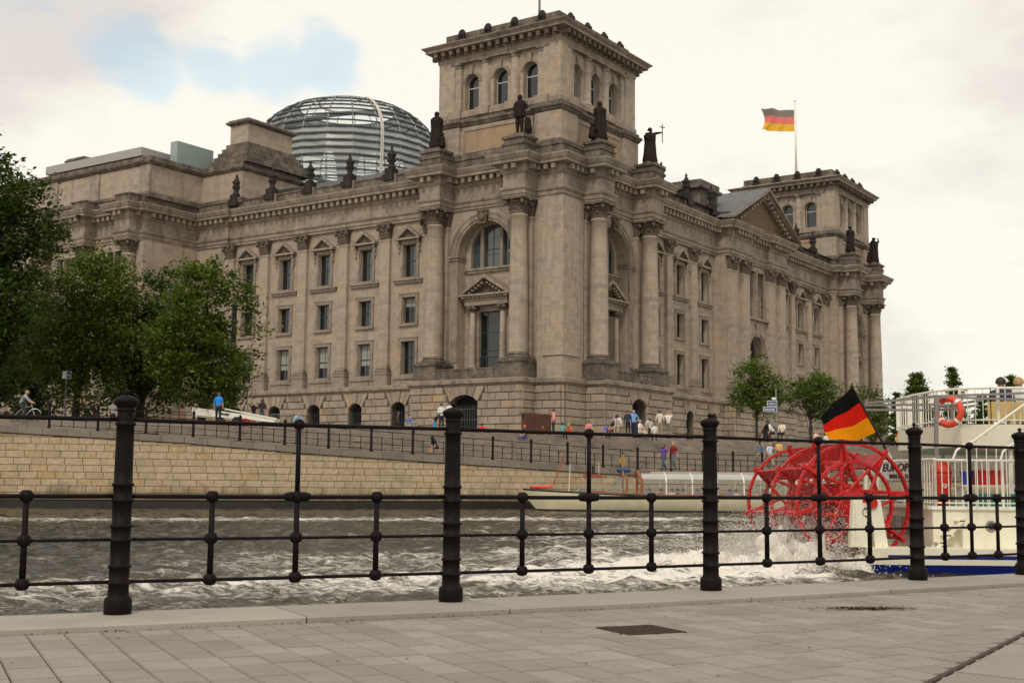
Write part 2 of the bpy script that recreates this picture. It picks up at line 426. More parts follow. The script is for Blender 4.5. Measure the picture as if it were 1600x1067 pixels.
def leaf_mat(name, c0, c1, tr=.35):
    t = NT(name); ge = t.node('ShaderNodeNewGeometry'); oc = t.objc()
    n = t.noise(.9, 4, .6, oc)
    r = t.math('ADD', t.math('MULTIPLY', ge.outputs['Random Per Island'], .55), t.math('MULTIPLY', n, .5))
    c = t.ramp(r, [(.15, c0), (.55, tuple((a + b) / 2 for a, b in zip(c0, c1))), (.95, c1)])
    t.n.remove(t.bs)
    p = t.node('ShaderNodeBsdfPrincipled'); t.l(c, p.inputs['Base Color']); p.inputs['Roughness'].default_value = .55; p.inputs['Specular IOR Level'].default_value = .3
    tl = t.node('ShaderNodeBsdfTranslucent'); t.l(t.mixc(1.0, c, (1.2, 1.5, .5), 'MULTIPLY'), tl.inputs[0])
    ms = t.node('ShaderNodeMixShader'); ms.inputs[0].default_value = tr; t.l(p.outputs[0], ms.inputs[1]); t.l(tl.outputs[0], ms.inputs[2]); t.l(ms.outputs[0], t.out.inputs[0])
    return t.m
M_leafA = leaf_mat('leaf_dark', (.010, .020, .004), (.075, .112, .013), .25)
M_leafB = leaf_mat('leaf_mid', (.013, .026, .004), (.15, .20, .022), .32)
M_leafC = leaf_mat('leaf_fresh', (.020, .040, .008), (.16, .22, .032), .34)
M_bark = simple('bark', (.055, .042, .032), .9, 0, .35, 5, .6)

# ------------------------------------------------------------------ setting: river, quay, far bank
Z_WATER = -.8
WALL = [(-75, 57.5), (-45, 63.8), (-27.4, 68.1), (-13.2, 71.2), (1.3, 77.3), (12, 82.5), (24, 89.5), (42, 100.5), (70, 118), (120, 150)]
def wall_top(X):   # level of the coping top along the ramp
    pts = [(-75, 4.0), (-45, 3.9), (-28, 3.6), (-18.3, 3.15), (-11.7, 2.66), (1.5, 1.95), (8, 1.62), (12, 1.5), (120, 1.5)]
    for (x0, z0), (x1, z1) in zip(pts, pts[1:]):
        if X <= x1: return z0 + (z1 - z0) * max(0, (X - x0)) / (x1 - x0)
    return 1.5
PLAZA = 4.0
def resample(P, step):
    out_ = []; acc = 0
    for (a, b) in zip(P, P[1:]):
        a = Vector(a); b = Vector(b); Ls = (b - a).length; t = acc
        while t < Ls:
            out_.append(((a + (b - a) * (t / Ls)), (b - a).normalized())); t += step
        acc = t - Ls
    return out_

def build_water():
    xs = np.arange(-44, 60, .13)
    ys = [11.0]
    while ys[-1] < 108: ys.append(ys[-1] + .065 + (ys[-1] - 11) * .0042)
    ys = np.array(ys)
    X, Y = np.meshgrid(xs, ys)
    rng = np.random.RandomState(3)
    H = np.zeros_like(X)
    lam = np.exp(rng.uniform(np.log(.22), np.log(2.6), 80))
    for l_ in lam:
        th = rng.normal(2.1, .9); k = 2 * PI / l_
        ph = rng.uniform(0, 2 * PI); wob = .9 * np.sin(X * rng.uniform(.2, .7) + Y * rng.uniform(.2, .7) + ph)
        s_ = np.sin(k * (X * math.cos(th) + Y * math.sin(th)) + wob + ph)
        fade = np.clip(l_ * 60 / np.maximum(Y, 1), 0, 1)
        H += .0056 * l_ ** .7 * ((1 - np.abs(s_)) * 1.2 + s_ * .9) * fade
    H -= H.mean()
    # disturbed water in the wake
    def band(x0, y0, x1, y1, wd):
        dx, dy = x1 - x0, y1 - y0; ln = math.hypot(dx, dy)
        d = ((X - x0) * (-dy) + (Y - y0) * dx) / ln; return np.exp(-(d / wd) ** 2)
    wk = band(-7.3, 18.2, 6.8, 25.2, 2.9) * (1 / (1 + np.exp(-(X + 11) / 2.0)))
    wk *= .82 + .25 / (1 + np.exp(-(X - 0) / 2.0))
    far = band(-20, 48.5, 10, 59, 2.6) * (1 / (1 + np.exp((X - 13) / 2)))
    mid = np.exp(-((X - 7) / 9) ** 2) * np.exp(-((Y - 38) / 16) ** 2)
    mid2 = np.exp(-((X + 4) / 5) ** 2) * np.exp(-((Y - 27) / 2.5) ** 2)
    plume = np.exp(-((X - 5.2) / 2.6) ** 2 - ((Y - 25.6) / 2.4) ** 2)
    hump = .28 * np.exp(-((X - 1.0) / 1.7) ** 2 - ((Y - 28.5 - .3 * X) / 1.2) ** 2) + .16 * np.exp(-((X + 4.0) / 2.2) ** 2 - ((Y - 24.5) / 1.2) ** 2)
    H = H * (1 + .6 * wk + .5 * mid + 1.1 * plume) + hump * .45 + .12 * plume
    foam = np.clip(.10 + .74 * wk + .66 * far + .56 * mid + .40 * mid2 + .8 * plume + .5 * hump, 0, 1.1)
    foam += .12 * np.clip(H / .08, -1, 1.5)
    side = 1 / (1 + np.exp((X - 6.0) / .45)) ; nearside = 1 - (1 - side) * (Y < 25.2); foam = foam * nearside; H = H * (.45 + .55 * nearside) - .05 * (1 - nearside)
    H = np.clip(H, -.3, .9)
    nx, ny = len(xs), len(ys)
    co = np.stack([X, Y, H + Z_WATER], -1).reshape(-1, 3)
    idx = np.arange(nx * ny).reshape(ny, nx)
    q = np.stack([idx[:-1, :-1], idx[:-1, 1:], idx[1:, 1:], idx[1:, :-1]], -1).reshape(-1, 4)
    me = bpy.data.meshes.new('river_water')
    me.vertices.add(nx * ny); me.vertices.foreach_set('co', co.ravel())
    me.loops.add(q.size); me.loops.foreach_set('vertex_index', q.ravel())
    me.polygons.add(len(q)); me.polygons.foreach_set('loop_start', np.arange(0, q.size, 4)); me.polygons.foreach_set('loop_total', np.full(len(q), 4))
    me.polygons.foreach_set('use_smooth', np.ones(len(q), bool))
    at = me.attributes.new('foam', 'FLOAT', 'POINT'); at.data.foreach_set('value', foam.ravel())
    me.update(); me.validate()
    return me, (xs[0], xs[-1], ys[0], ys[-1])
t = NT('river_water')
gp = t.node('ShaderNodeNewGeometry').outputs['Position']
at = t.node('ShaderNodeAttribute'); at.attribute_name = 'foam'
mpn = t.node('ShaderNodeMapping'); mpn.inputs['Rotation'].default_value = (0, 0, rad(-28)); mpn.inputs['Scale'].default_value = (.55, 1.35, 1); t.l(gp, mpn.inputs[0])
fa = t.noise(.9, 10, .70, mpn.outputs[0], 1.6); fb = t.noise(3.6, 9, .74, mpn.outputs[0], 1.4); fc = t.noise(1.7, 8, .66, mpn.outputs[0], 2.2)
ridge = t.math('SUBTRACT', 1.0, t.math('MULTIPLY', t.math('ABSOLUTE', t.math('SUBTRACT', fc, .5)), 5.0))
rid2 = t.math('SUBTRACT', 1.0, t.math('MULTIPLY', t.math('ABSOLUTE', t.math('SUBTRACT', fb, .5)), 5.0))
nn = t.math('ADD', t.math('MULTIPLY', fa, .55), t.math('ADD', t.math('MULTIPLY', ridge, .16), t.math('MULTIPLY', rid2, .16)))
nn = t.math('ADD', nn, t.math('MULTIPLY', fb, .18))
thr = t.math('SUBTRACT', .738, t.math('MULTIPLY', at.outputs['Fac'], .26))
fm = t.math('MULTIPLY', t.math('SUBTRACT', nn, thr), 7.5)
fm = t.math('MINIMUM', t.math('MAXIMUM', fm, 0.0), 1.0)
wc = t.mixc(t.ramp(t.noise(.35, 4, .5, gp), [(.35, 0), (.7, 1)]), (.014, .011, .007), (.036, .028, .017))
wc = t.mixc(t.math('MULTIPLY', t.math('MINIMUM', at.outputs['Fac'], 1.0), .35), wc, (.22, .185, .13))
t.col(t.mixc(fm, wc, (.74, .70, .635)))
t.set(t.mixc(fm, (.07, .07, .07), (.8, .8, .8)), 0, .16)
t.bs.inputs['IOR'].default_value = 1.33
wn = t.noise(7, 6, .65, gp); wn2 = t.noise(2.2, 4, .55, gp)
t.bump(t.math('ADD', t.math('ADD', t.math('MULTIPLY', wn, .5), wn2), t.math('MULTIPLY', fm, .35)), .8, .10)
M_water = t.m
wm, wb = build_water(); wm.materials.append(M_water)
tag(link('river_water', wm), kind='structure')
mb = MB(); mb.mat(M_water)
zz = Z_WATER - .05
for (x0, x1, y0, y1) in ((-400, wb[0], 3, 300), (wb[1], 400, 3, 300), (wb[0], wb[1], 3, wb[2]), (wb[0], wb[1], wb[3], 300)):
    mb.add([(x0, y0, zz), (x1, y0, zz), (x1, y1, zz), (x0, y1, zz)], [(0, 1, 2, 3)])
tag(mb.build('outer_river_water'), kind='structure')

# far ground to the horizon
mb = MB(); mb.mat(M_plaza)
G = PLAZA - .012
CREST = [(-75, 59.8), (-45, 66.0), (-28.6, 69.9), (-23, 71.3), (-16, 74.0), (-8.1, 79.2), (6.8, 89.3), (34.6, 106), (90, 140)]
cv = [(x, y, PLAZA) for x, y in CREST] ; n = len(cv)
far_ = [(x * 1.02 + (x + 75) * 24 - 1500, 3500, PLAZA) for x, y in CREST]
mb.add(cv + far_, [(i, i + 1, n + i + 1, n + i) for i in range(n - 1)])
mb.add([(-75, 59.8, PLAZA), far_[0], (-3000, 3500, PLAZA), (-3000, 0, PLAZA), (-400, 0, PLAZA)], [(0, 1, 2, 3, 4)])
mb.add([(90, 140, PLAZA), (2500, 1700, PLAZA), (3500, 3500, PLAZA), far_[-1]], [(0, 1, 2, 3)])
for (a_, b_) in zip(CREST, CREST[1:]): mb.add([(*a_, 1.0), (*b_, 1.0), (*b_, PLAZA), (*a_, PLAZA)], [(0, 1, 2, 3)])
tag(mb.build('plaza_ground'), kind='structure')

# steps between ramp and plaza
mb = MB(); mb.mat(M_steps)
CR2 = [(-23, 71.3), (-16, 74.0), (-8.1, 79.2), (6.8, 89.3), (34.6, 106), (90, 140)]
def offs(P, d):
    res = []
    for i, p in enumerate(P):
        p = Vector(p); a = Vector(P[max(i - 1, 0)]); b = Vector(P[min(i + 1, len(P) - 1)])
        if i == 0: t0 = t1 = (Vector(P[1]) - p).normalized()
        elif i == len(P) - 1: t0 = t1 = (p - a).normalized()
        else: t0 = (p - a).normalized(); t1 = (b - p).normalized()
        n0 = Vector((t0.y, -t0.x)); n1_ = Vector((t1.y, -t1.x)); mth = (n0 + n1_).normalized()
        res.append(p + mth * (d / max(.3, mth.dot(n0))))
    return res
NST = 16
def wall_y(x):
    for (x0, y0), (x1, y1) in zip(WALL, WALL[1:]):
        if x <= x1: return y0 + (y1 - y0) * (x - x0) / (x1 - x0)
    return 999
CRF = [tuple(p) for p, d in resample(CR2, 1.4)]
for k in range(NST):
    z1 = PLAZA - .003 - k * .165; a = offs(CRF, .34 * k); b = offs(CRF, .34 * (k + 1))
    for i in range(len(a) - 1):
        if min(b[i].y - wall_y(b[i].x), b[i + 1].y - wall_y(b[i + 1].x)) < .75 or z1 < wall_top(b[i].x) - .3: continue
        mb.add([(*b[i], z1), (*b[i + 1], z1), (*a[i + 1], z1), (*a[i], z1)], [(0, 1, 2, 3)])
        c0 = b[i] + (a[i] - b[i]) * .08; c1 = b[i + 1] + (a[i + 1] - b[i + 1]) * .08
        mb.add([(*b[i], z1 - .05), (*b[i + 1], z1 - .05), (*b[i + 1], z1), (*b[i], z1)], [(0, 1, 2, 3)])
        mb.add([(*c0, z1 - .05), (*c1, z1 - .05), (*b[i + 1], z1 - .05), (*b[i], z1 - .05)], [(0, 3, 2, 1)])
        mb.add([(*c0, z1 - .165), (*c1, z1 - .165), (*c1, z1 - .05), (*c0, z1 - .05)], [(0, 1, 2, 3)])
tag(mb.build('bank_steps'), kind='structure')
# ramp promenade behind the coping
mb = MB(); mb.mat(M_plaza)
ws = resample(WALL, 2.0)
vs = []
for p, d in ws:
    nrm = Vector((-d.y, d.x)); z = wall_top(p.x) - .10
    q0 = p + nrm * .5; q1 = p + nrm * 11
    vs += [(q0.x, q0.y, z), (q1.x, q1.y, min(z, 3.7))]
mb.add(vs, [(2 * i, 2 * i + 2, 2 * i + 3, 2 * i + 1) for i in range(len(ws) - 1)])
tag(mb.build('bank_promenade'), kind='structure')

# embankment wall with its blocks and coping
wall = empty('embankment_wall', (-27.4, 68.1, Z_WATER)); W0 = Vector((-27.4, 68.1, Z_WATER))
tag(wall, 'long pale yellow stone block embankment wall rising from the river on the far bank', 'wall')
mb = MB(); mb.mat(M_mortar)
ws = resample(WALL, 1.5)
vs = []
for p, d in ws:
    nrm = Vector((-d.y, d.x)); q = p + nrm * .06 - Vector((W0.x, W0.y)); q2 = p + nrm * .6 - Vector((W0.x, W0.y))
    vs += [(q.x, q.y, -1.0), (q.x, q.y, wall_top(p.x) - .1 - Z_WATER), (q2.x, q2.y, wall_top(p.x) - .1 - Z_WATER)]
mb.add(vs, [(3 * i, 3 * i + 3, 3 * i + 4, 3 * i + 1) for i in range(len(ws) - 1)] + [(3 * i + 1, 3 * i + 4, 3 * i + 5, 3 * i + 2) for i in range(len(ws) - 1)])
mb.build('wall_core', wall)
def chamfer_block(name, mat_, cx_=.012, cz_=.03, dep=.25):
    b = MB(); b.mat(mat_)
    x, z = .5, .5
    b.add([(-x, .5, -z), (x, .5, -z), (x, .5, z), (-x, .5, z), (-x, -.5 + dep, -z), (x, -.5 + dep, -z), (x, -.5 + dep, z), (-x, -.5 + dep, z),
           (-x + cx_, -.5, -z + cz_), (x - cx_, -.5, -z + cz_), (x - cx_, -.5, z - cz_), (-x + cx_, -.5, z - cz_)],
          [(3, 2, 1, 0), (0, 1, 5, 4), (1, 2, 6, 5), (2, 3, 7, 6), (3, 0, 4, 7), (4, 5, 9, 8), (5, 6, 10, 9), (6, 7, 11, 10), (7, 4, 8, 11), (8, 9, 10, 11)])
    return b.mesh(name)
ME_brick = chamfer_block('stone_block', M_quaybrick)
def block_verts(c, ang, sx, sy, sz, mesh_):
    ca, sa = math.cos(ang), math.sin(ang)
    return [(c[0] + v.co.x * sx * ca - v.co.y * sy * sa, c[1] + v.co.x * sx * sa + v.co.y * sy * ca, c[2] + v.co.z * sz) for v in mesh_.vertices]
FB = [tuple(p.vertices) for p in ME_brick.polygons]
blocks = []
rr = random.Random(5)
segs = []; acc = 0
for a, b in zip(WALL, WALL[1:]):
    a = Vector(a); b = Vector(b); segs.append((acc, a, (b - a).normalized(), (b - a).length)); acc += (b - a).length
def wpos(s):
    for (s0, a, d, ln) in segs:
        if s <= s0 + ln: return a + d * (s - s0), d
    s0, a, d, ln = segs[-1]; return a + d * (s - s0), d
s_lo, s_hi = 22, 128
row_h = .375
for r in range(13):
    zt = .42 + Z_WATER + row_h * r
    s = s_lo + (r % 2) * .46
    while s < s_hi:
        ln = .93 if rr.random() < .8 else rr.choice((.62, .75))
        p, d = wpos(s + ln / 2)
        top = wall_top(p.x) - .40
        if zt < top - .05:
            hh = min(row_h, top - zt)
            blocks.append((p, d, ln - .014, zt + hh / 2, hh - .014))
        s += ln
blocks.sort(key=lambda b: -b[2] * b[4] / (b[0].length ** 1) if -30 < b[0].x < 8 else b[0].length)
sm = MB(); sm.mat(M_quaybrick); WB = Vector((W0.x, W0.y))
for i, (p, d, ln, zc, hh) in enumerate(blocks):
    ang = math.atan2(d.y, d.x); off = rr.uniform(-.006, .006)
    c = (p.x - WB.x - d.y * (.1 + off), p.y - WB.y + d.x * (.1 + off), zc - Z_WATER)
    if i < 300: link('stone_block', ME_brick, wall, c, ang, (ln, .2, hh))
    else: sm.add(block_verts(c, ang, ln, .2, hh, ME_brick), FB)
tag(sm.build('far_stone_blocks', wall), kind='stuff')
# dark wet footing under the blocks
mb = MB(); mb.mat(M_wet)
vs = []
for p, d in ws:
    q = p - Vector((-d.y, d.x)) * .16 - WB
    q2 = p + Vector((-d.y, d.x)) * .05 - WB
    vs += [(q.x, q.y, -.5), (q.x, q.y, .34), (q2.x, q2.y, .40)]
mb.add(vs, [(3 * i, 3 * i + 3, 3 * i + 4, 3 * i + 1) for i in range(len(ws) - 1)] + [(3 * i + 1, 3 * i + 4, 3 * i + 5, 3 * i + 2) for i in range(len(ws) - 1)])
mb.build('wet_footing', wall)
# coping stones, one object each where they show
s = s_lo
while s < s_hi + 20:
    p, d = wpos(s + .62); p0, _ = wpos(s); p1, _ = wpos(s + 1.23)
    z0, z1 = wall_top(p0.x), wall_top(p1.x)
    b = MB(); b.mat(M_conc); nrm = Vector((-d.y, d.x))
    q = []
    for (pp, zz_) in ((p0, z0), (p1, z1)):
        for o_ in (-.09, .55):
            qq = pp + nrm * o_ - WB
            q.append((qq.x, qq.y, zz_ - .36 - Z_WATER)); q.append((qq.x, qq.y, zz_ - Z_WATER))
    b.hexa([q[0], q[4], q[6], q[2], q[1], q[5], q[7], q[3]])
    b.build('coping_stone', wall); s += 1.25

# ------------------------------------------------------------------ near quay
PST = [Vector((-2.477, 8.087)), Vector((-.42, 9.115)), Vector((1.618, 10.256)), Vector((3.700, 11.56))]
QL = [PST[0] - (PST[1] - PST[0]).normalized() * 60] + PST + [PST[3] + (PST[3] - PST[2]).normalized() * 60]
front = offs([tuple(p) for p in QL], .60); back = offs([tuple(p) for p in QL], -.15)
mb = MB(); mb.mat(M_joint)
n = len(front)
vs = [(p.x, p.y, -.012) for p in front] + [(p.x + 40 * 0.5, p.y - 60, -.012) for p in front]
mb.add(vs, [(n + i, n + i + 1, i + 1, i) for i in range(n - 1)])
tag(mb.build('quay_ground'), kind='structure')
LA0, LB0 = Vector((1.908, 5.854)), Vector((3.133, 7.795)); ld0 = (LB0 - LA0).normalized(); nr0 = Vector((ld0.y, -ld0.x))
mb = MB(); mb.mat(M_slab); q = [LA0 - ld0 * 60 + nr0 * .05, LA0 - ld0 * 60 + nr0 * 90, LA0 + ld0 * 7 + nr0 * 90, LA0 + ld0 * 7 + nr0 * .05]
mb.add([(p.x, p.y, -.0075) for p in q], [(0, 1, 2, 3)]); tag(mb.build('concrete_ground'), kind='structure')
mb = MB(); mb.mat(M_conc)
vs = [(p.x, p.y, -.001) for p in offs([tuple(p) for p in QL], -.12)] + [(p.x, p.y, -2) for p in offs([tuple(p) for p in QL], -.12)]
mb.add(vs, [(i, i + 1, n + i + 1, n + i) for i in range(n - 1)])
tag(mb.build('quay_wall'), kind='structure')
# curb stones
curb = empty('quay_curb', (0, 8.9, 0)); tag(curb, 'low pale granite curb under the iron railing at the quay edge', 'curb')
CB = Vector((0, 8.9))
def qpos(s, o):   # s metres along the fence from post 1
    P = QL; acc = -60
    for i in range(len(P) - 1):
        ln = (P[i + 1] - P[i]).length
        if s <= acc + ln or i == len(P) - 2:
            d = (P[i + 1] - P[i]).normalized(); p = P[i] + d * (s - acc); return p + Vector((d.y, -d.x)) * o, d
        acc += ln
s = -5.2; rc = random.Random(2)
cuts = [-9.0, -7.1, -5.2, -3.3, -1.31, 1.05, 2.45, 4.55, 6.05, 7.9, 9.8, 11.6, 13.4, 15.3]
for s0, s1 in zip(cuts, cuts[1:]):
    b = MB(); b.mat(M_curb)
    s0 += .006; s1 -= .006; q = []
    sub = 3
    ring = []
    for k in range(sub + 1):
        s_ = s0 + (s1 - s0) * k / sub
        A_ = qpos(s_, .60)[0] - CB; B_ = qpos(s_, -.15)[0] - CB; A2 = qpos(s_, .592)[0] - CB
        ring.append([(A_.x, A_.y, -.05), (A_.x, A_.y, .030), (A2.x, A2.y, .037), (B_.x, B_.y, .037), (B_.x, B_.y, -.25)])
    vs = [p for r_ in ring for p in r_]; fs = []
    for k in range(sub):
        for j in range(4): fs.append((k * 5 + j, (k + 1) * 5 + j, (k + 1) * 5 + j + 1, k * 5 + j + 1))
    fs += [(0, 1, 2, 3, 4), tuple(sub * 5 + j for j in (4, 3, 2, 1, 0))]
    b.add(vs, fs); b.build('curb_stone', curb)

# pavers
ang = rad(-64.4); e1 = Vector((math.cos(ang), math.sin(ang))); e2 = Vector((-e1.y, e1.x))
pav = empty('quay_paving', (0, 7, 0)); tag(pav, kind='structure')
PB = Vector((0, 7))
ME_tile = None
b = MB(); b.mat(M_tile); c_ = .03
b.add([(-.5, -.5, -.5), (.5, -.5, -.5), (.5, .5, -.5), (-.5, .5, -.5), (-.5, -.5, .2), (.5, -.5, .2), (.5, .5, .2), (-.5, .5, .2), (-.485, -.47, .5), (.485, -.47, .5), (.485, .47, .5), (-.485, .47, .5)],
      [(0, 1, 5, 4), (1, 2, 6, 5), (2, 3, 7, 6), (3, 0, 4, 7), (4, 5, 9, 8), (5, 6, 10, 9), (6, 7, 11, 10), (7, 4, 8, 11), (8, 9, 10, 11)])
ME_tile = b.mesh('paving_stone'); FT = [tuple(p.vertices) for p in ME_tile.polygons]
LA, LB = Vector((1.908, 5.854)), Vector((3.133, 7.795)); LD = (LB - LA).normalized()
def right_of(p): return (p - LA).x * LD.y - (p - LA).y * LD.x   # >0 right side
tiles = []
rt = random.Random(11)
org = Vector((-2.351, 7.395))
def front_hit(p):   # distance along -e1 from p to the curb front line
    best = None
    for a, b_ in zip(front, front[1:]):
        d = b_ - a; den = e1.x * d.y - e1.y * d.x
        if abs(den) < 1e-9: continue
        tt = ((a - p).x * d.y - (a - p).y * d.x) / den
        uu = ((a - p).x * e1.y - (a - p).y * e1.x) / den
        if 0 <= uu <= 1: best = tt
    return best
for r in range(-24, 46):
    p0 = org + e2 * (.2 * r + .1)
    t0 = front_hit(p0)
    if t0 is None: continue
    tcur = t0 + .004; first = True
    while tcur < t0 + 7.5:
        ln = rt.choice((.30, .34, .38, .36)) if not first else rt.uniform(.12, .36)
        first = False
        c = p0 + e1 * (tcur + ln / 2)
        end = p0 + e1 * (tcur + ln)
        if c.y < 3.2: break
        if right_of(end) > 0:
            ra, rb_ = right_of(p0 + e1 * tcur), right_of(end)
            if ra < -.01:
                ln *= -ra / (rb_ - ra); tiles.append((p0 + e1 * (tcur + ln / 2), ln))
            break
        tiles.append((c, ln)); tcur += ln
tiles = [t_ for t_ in tiles if t_[0].y > 4.2]
def showsize(t_):
    c = t_[0]; px = 800 + F_PX * c.x / c.y
    return (0 if -60 < px < 1660 and c.y > 5.1 else 1, c.length)
tiles.sort(key=showsize)
sm = MB(); sm.mat(M_tile)
for i, (c, ln) in enumerate(tiles):
    dz = rt.uniform(-.0022, .0016)
    if i < 300:
        link('paving_stone', ME_tile, pav, (c.x - PB.x, c.y - PB.y, -.015 + dz), ang + rt.uniform(-.004, .004), (ln - .024, .1925, .03))
    else: sm.add(block_verts((c.x - PB.x, c.y - PB.y, -.015 + dz), ang, ln - .024, .1925, .03, ME_tile), FT)
tag(sm.build('outer_paving_stones', pav), kind='stuff')
# concrete slabs right of the joint line
for k in range(-3, 9):
    b = MB(); b.mat(M_slab)
    a0 = LA + LD * (k * 1.35 + .45 + .02); a1 = LA + LD * ((k + 1) * 1.35 + .45 - .02); nr = Vector((LD.y, -LD.x))
    sh = nr * 3.2 + LD * -.55
    p = [a0 + nr * .02, a0 + sh, a1 + sh, a1 + nr * .02]
    fr = qpos(0, 0)
    b.hexa([(q_.x - PB.x, q_.y - PB.y, -.03) for q_ in p] + [(q_.x - PB.x, q_.y - PB.y, -.002) for q_ in p])
    b.build('concrete_slab', pav)
b = MB(); b.mat(M_redbarrel)
M_seal = simple('rusty_edge_strip', (.05, .022, .017), .8)
b = MB(); b.mat(M_seal); q0 = LA - LD * 3; q1 = LA + LD * 9; nr = Vector((LD.y, -LD.x)) * .013
b.hexa([(v_.x - PB.x, v_.y - PB.y, z_) for z_ in (-.03, .006) for v_ in (q0 - nr, q0 + nr, q1 + nr, q1 - nr)])
b.build('edge_strip', pav)
# drain grate
gr_ = empty('drain_grate', (.80, 7.80, 0)); tag(gr_, 'rusty rectangular iron drain grate set in the grey pavers', 'drain grate')
ga_ = math.atan2(e2.y, e2.x)
gr_.rotation_euler = (0, 0, ga_)
M_rust2 = metal_dark('rusty_iron', (.06, .042, .034), .7)
b = MB(); b.mat(M_rust2)
for (x0, x1, y0, y1) in ((-.20, .20, -.20, -.185), (-.20, .20, .185, .20), (-.20, -.185, -.185, .185), (.185, .20, -.185, .185)): b.box(x0, x1, y0, y1, -.02, .006)
b.build('rim', gr_)
b = MB(); b.mat(M_dark); b.box(-.185, .185, -.185, .185, -.01, .0015); b.build('pit', gr_)
b = MB(); b.mat(M_rust2); b.box(-.009, .009, -.184, .184, -.01, .007); bar = b.mesh('bar')
for k in range(10): link('bar', bar, gr_, (-.162 + .036 * k, 0, 0))
# debris: dry leaves and twigs
b = MB(); M_deb = simple('dry_leaves', (.07, .035, .022), .9); M_moss = simple('moss_tuft', (.06, .07, .03), .9)
b.mat(M_deb); rd = random.Random(4); dc = atZ(1352, 952, 0)
for i in range(420):
    g1, g2 = rd.gauss(0, .17), rd.gauss(0, .035)
    c = Vector((dc.x + g1 * .95 - g2 * .3, dc.y + g1 * .12 + g2, .004 + abs(rd.gauss(0, .006))))
    a_ = rd.uniform(0, PI); l_ = rd.uniform(.006, .025); w_ = rd.uniform(.002, .008)
    dx, dy = math.cos(a_), math.sin(a_)
    b.add([(c.x - dx * l_, c.y - dy * l_, c.z), (c.x + dy * w_, c.y - dx * w_, c.z + .004), (c.x + dx * l_, c.y + dy * l_, c.z + .002), (c.x - dy * w_, c.y + dx * w_, c.z + .006)], [(0, 1, 2, 3)])
tag(b.build('leaf_litter'), 'dark patch of dry leaves and twigs on the pavers', 'leaf litter', kind='stuff')
b = MB(); b.mat(M_deb)
for i in range(500):
    s_ = rd.uniform(-4, 8); p, _ = qpos(s_, .60 + abs(rd.gauss(0, .03)) + (.0 if rd.random() < .75 else rd.uniform(0, 2.2)))
    l_ = rd.uniform(.003, .010); a_ = rd.uniform(0, PI); dx, dy = math.cos(a_) * l_, math.sin(a_) * l_
    b.add([(p.x - dx, p.y - dy, .003), (p.x + dy * .6, p.y - dx * .6, .009), (p.x + dx, p.y + dy, .004), (p.x - dy * .6, p.y + dx * .6, .008)], [(0, 1, 2, 3)])
tag(b.build('scattered_grit'), 'scattered crumbs of leaf and dirt over the pavers', 'grit', kind='stuff')

# ------------------------------------------------------------------ near iron railing
rail = empty('iron_railing', (PST[0].x, PST[0].y, .037)); tag(rail, 'black cast iron quay railing with ringed posts in the foreground', 'railing')
RO = Vector((PST[0].x, PST[0].y, .037))
b = MB(); b.mat(M_iron); b.sm = True
def rg(z, r, h=.007, e=.010): return [(r, z - h - .004), (r + e, z - h), (r + e + .002, z), (r + e, z + h), (r, z + h + .004)]
prof = [(.088, 0), (.090, .004), (.090, .085), (.086, .098), (.074, .108), (.070, .112), (.067, .125)]
for z, r in ((.194, .066), (.297, .0655), (.462, .064), (.55, .0635), (.711, .0625), (.811, .062)): prof += rg(z, r)
prof += [(.060, .9), (.0585, 1.1)] + rg(1.195, .0575) + [(.057, 1.22), (.056, 1.27)] + rg(1.285, .056, .005, .006)
prof += [(.058, 1.30), (.066, 1.312), (.079, 1.328), (.083, 1.345), (.081, 1.352), (.060, 1.368), (.030, 1.378), (.014, 1.383), (.010, 1.388), (.017, 1.394), (.020, 1.403), (.017, 1.413), (.008, 1.418), (.001, 1.42)]
b.lathe([(r * .96, z) for r, z in prof], n=28); ME_post = b.mesh('post')
ZT, ZM, ZL, ZB = 1.225, .738, .465, .200
fr_pts = [(qpos(-4.6, 0)[0]), (qpos(-2.3, 0)[0])] + PST
P5 = PST[3] + (PST[3] - PST[2]).normalized() * 1.53; P6 = P5 + (P5 - PST[3]).normalized() * 2.35
fr_pts += [P5, P6]
for i, p in enumerate(fr_pts):
    o = link('post', ME_post, rail, (p.x - RO.x, p.y - RO.y, 0), rad(13 * i))
def knob(b, c, r, l_, d, n=12):
    # ribbed collar along direction d
    d = Vector(d).normalized(); k = [(-1, .45), (-.8, .75), (-.62, .95), (-.5, .80), (-.3, 1.0), (-.1, 1.06), (.1, 1.06), (.3, 1.0), (.5, .80), (.62, .95), (.8, .75), (1, .45)]
    b.path([Vector(c) + d * (l_ * t_) for t_, _ in k], [r * q for _, q in k], n)
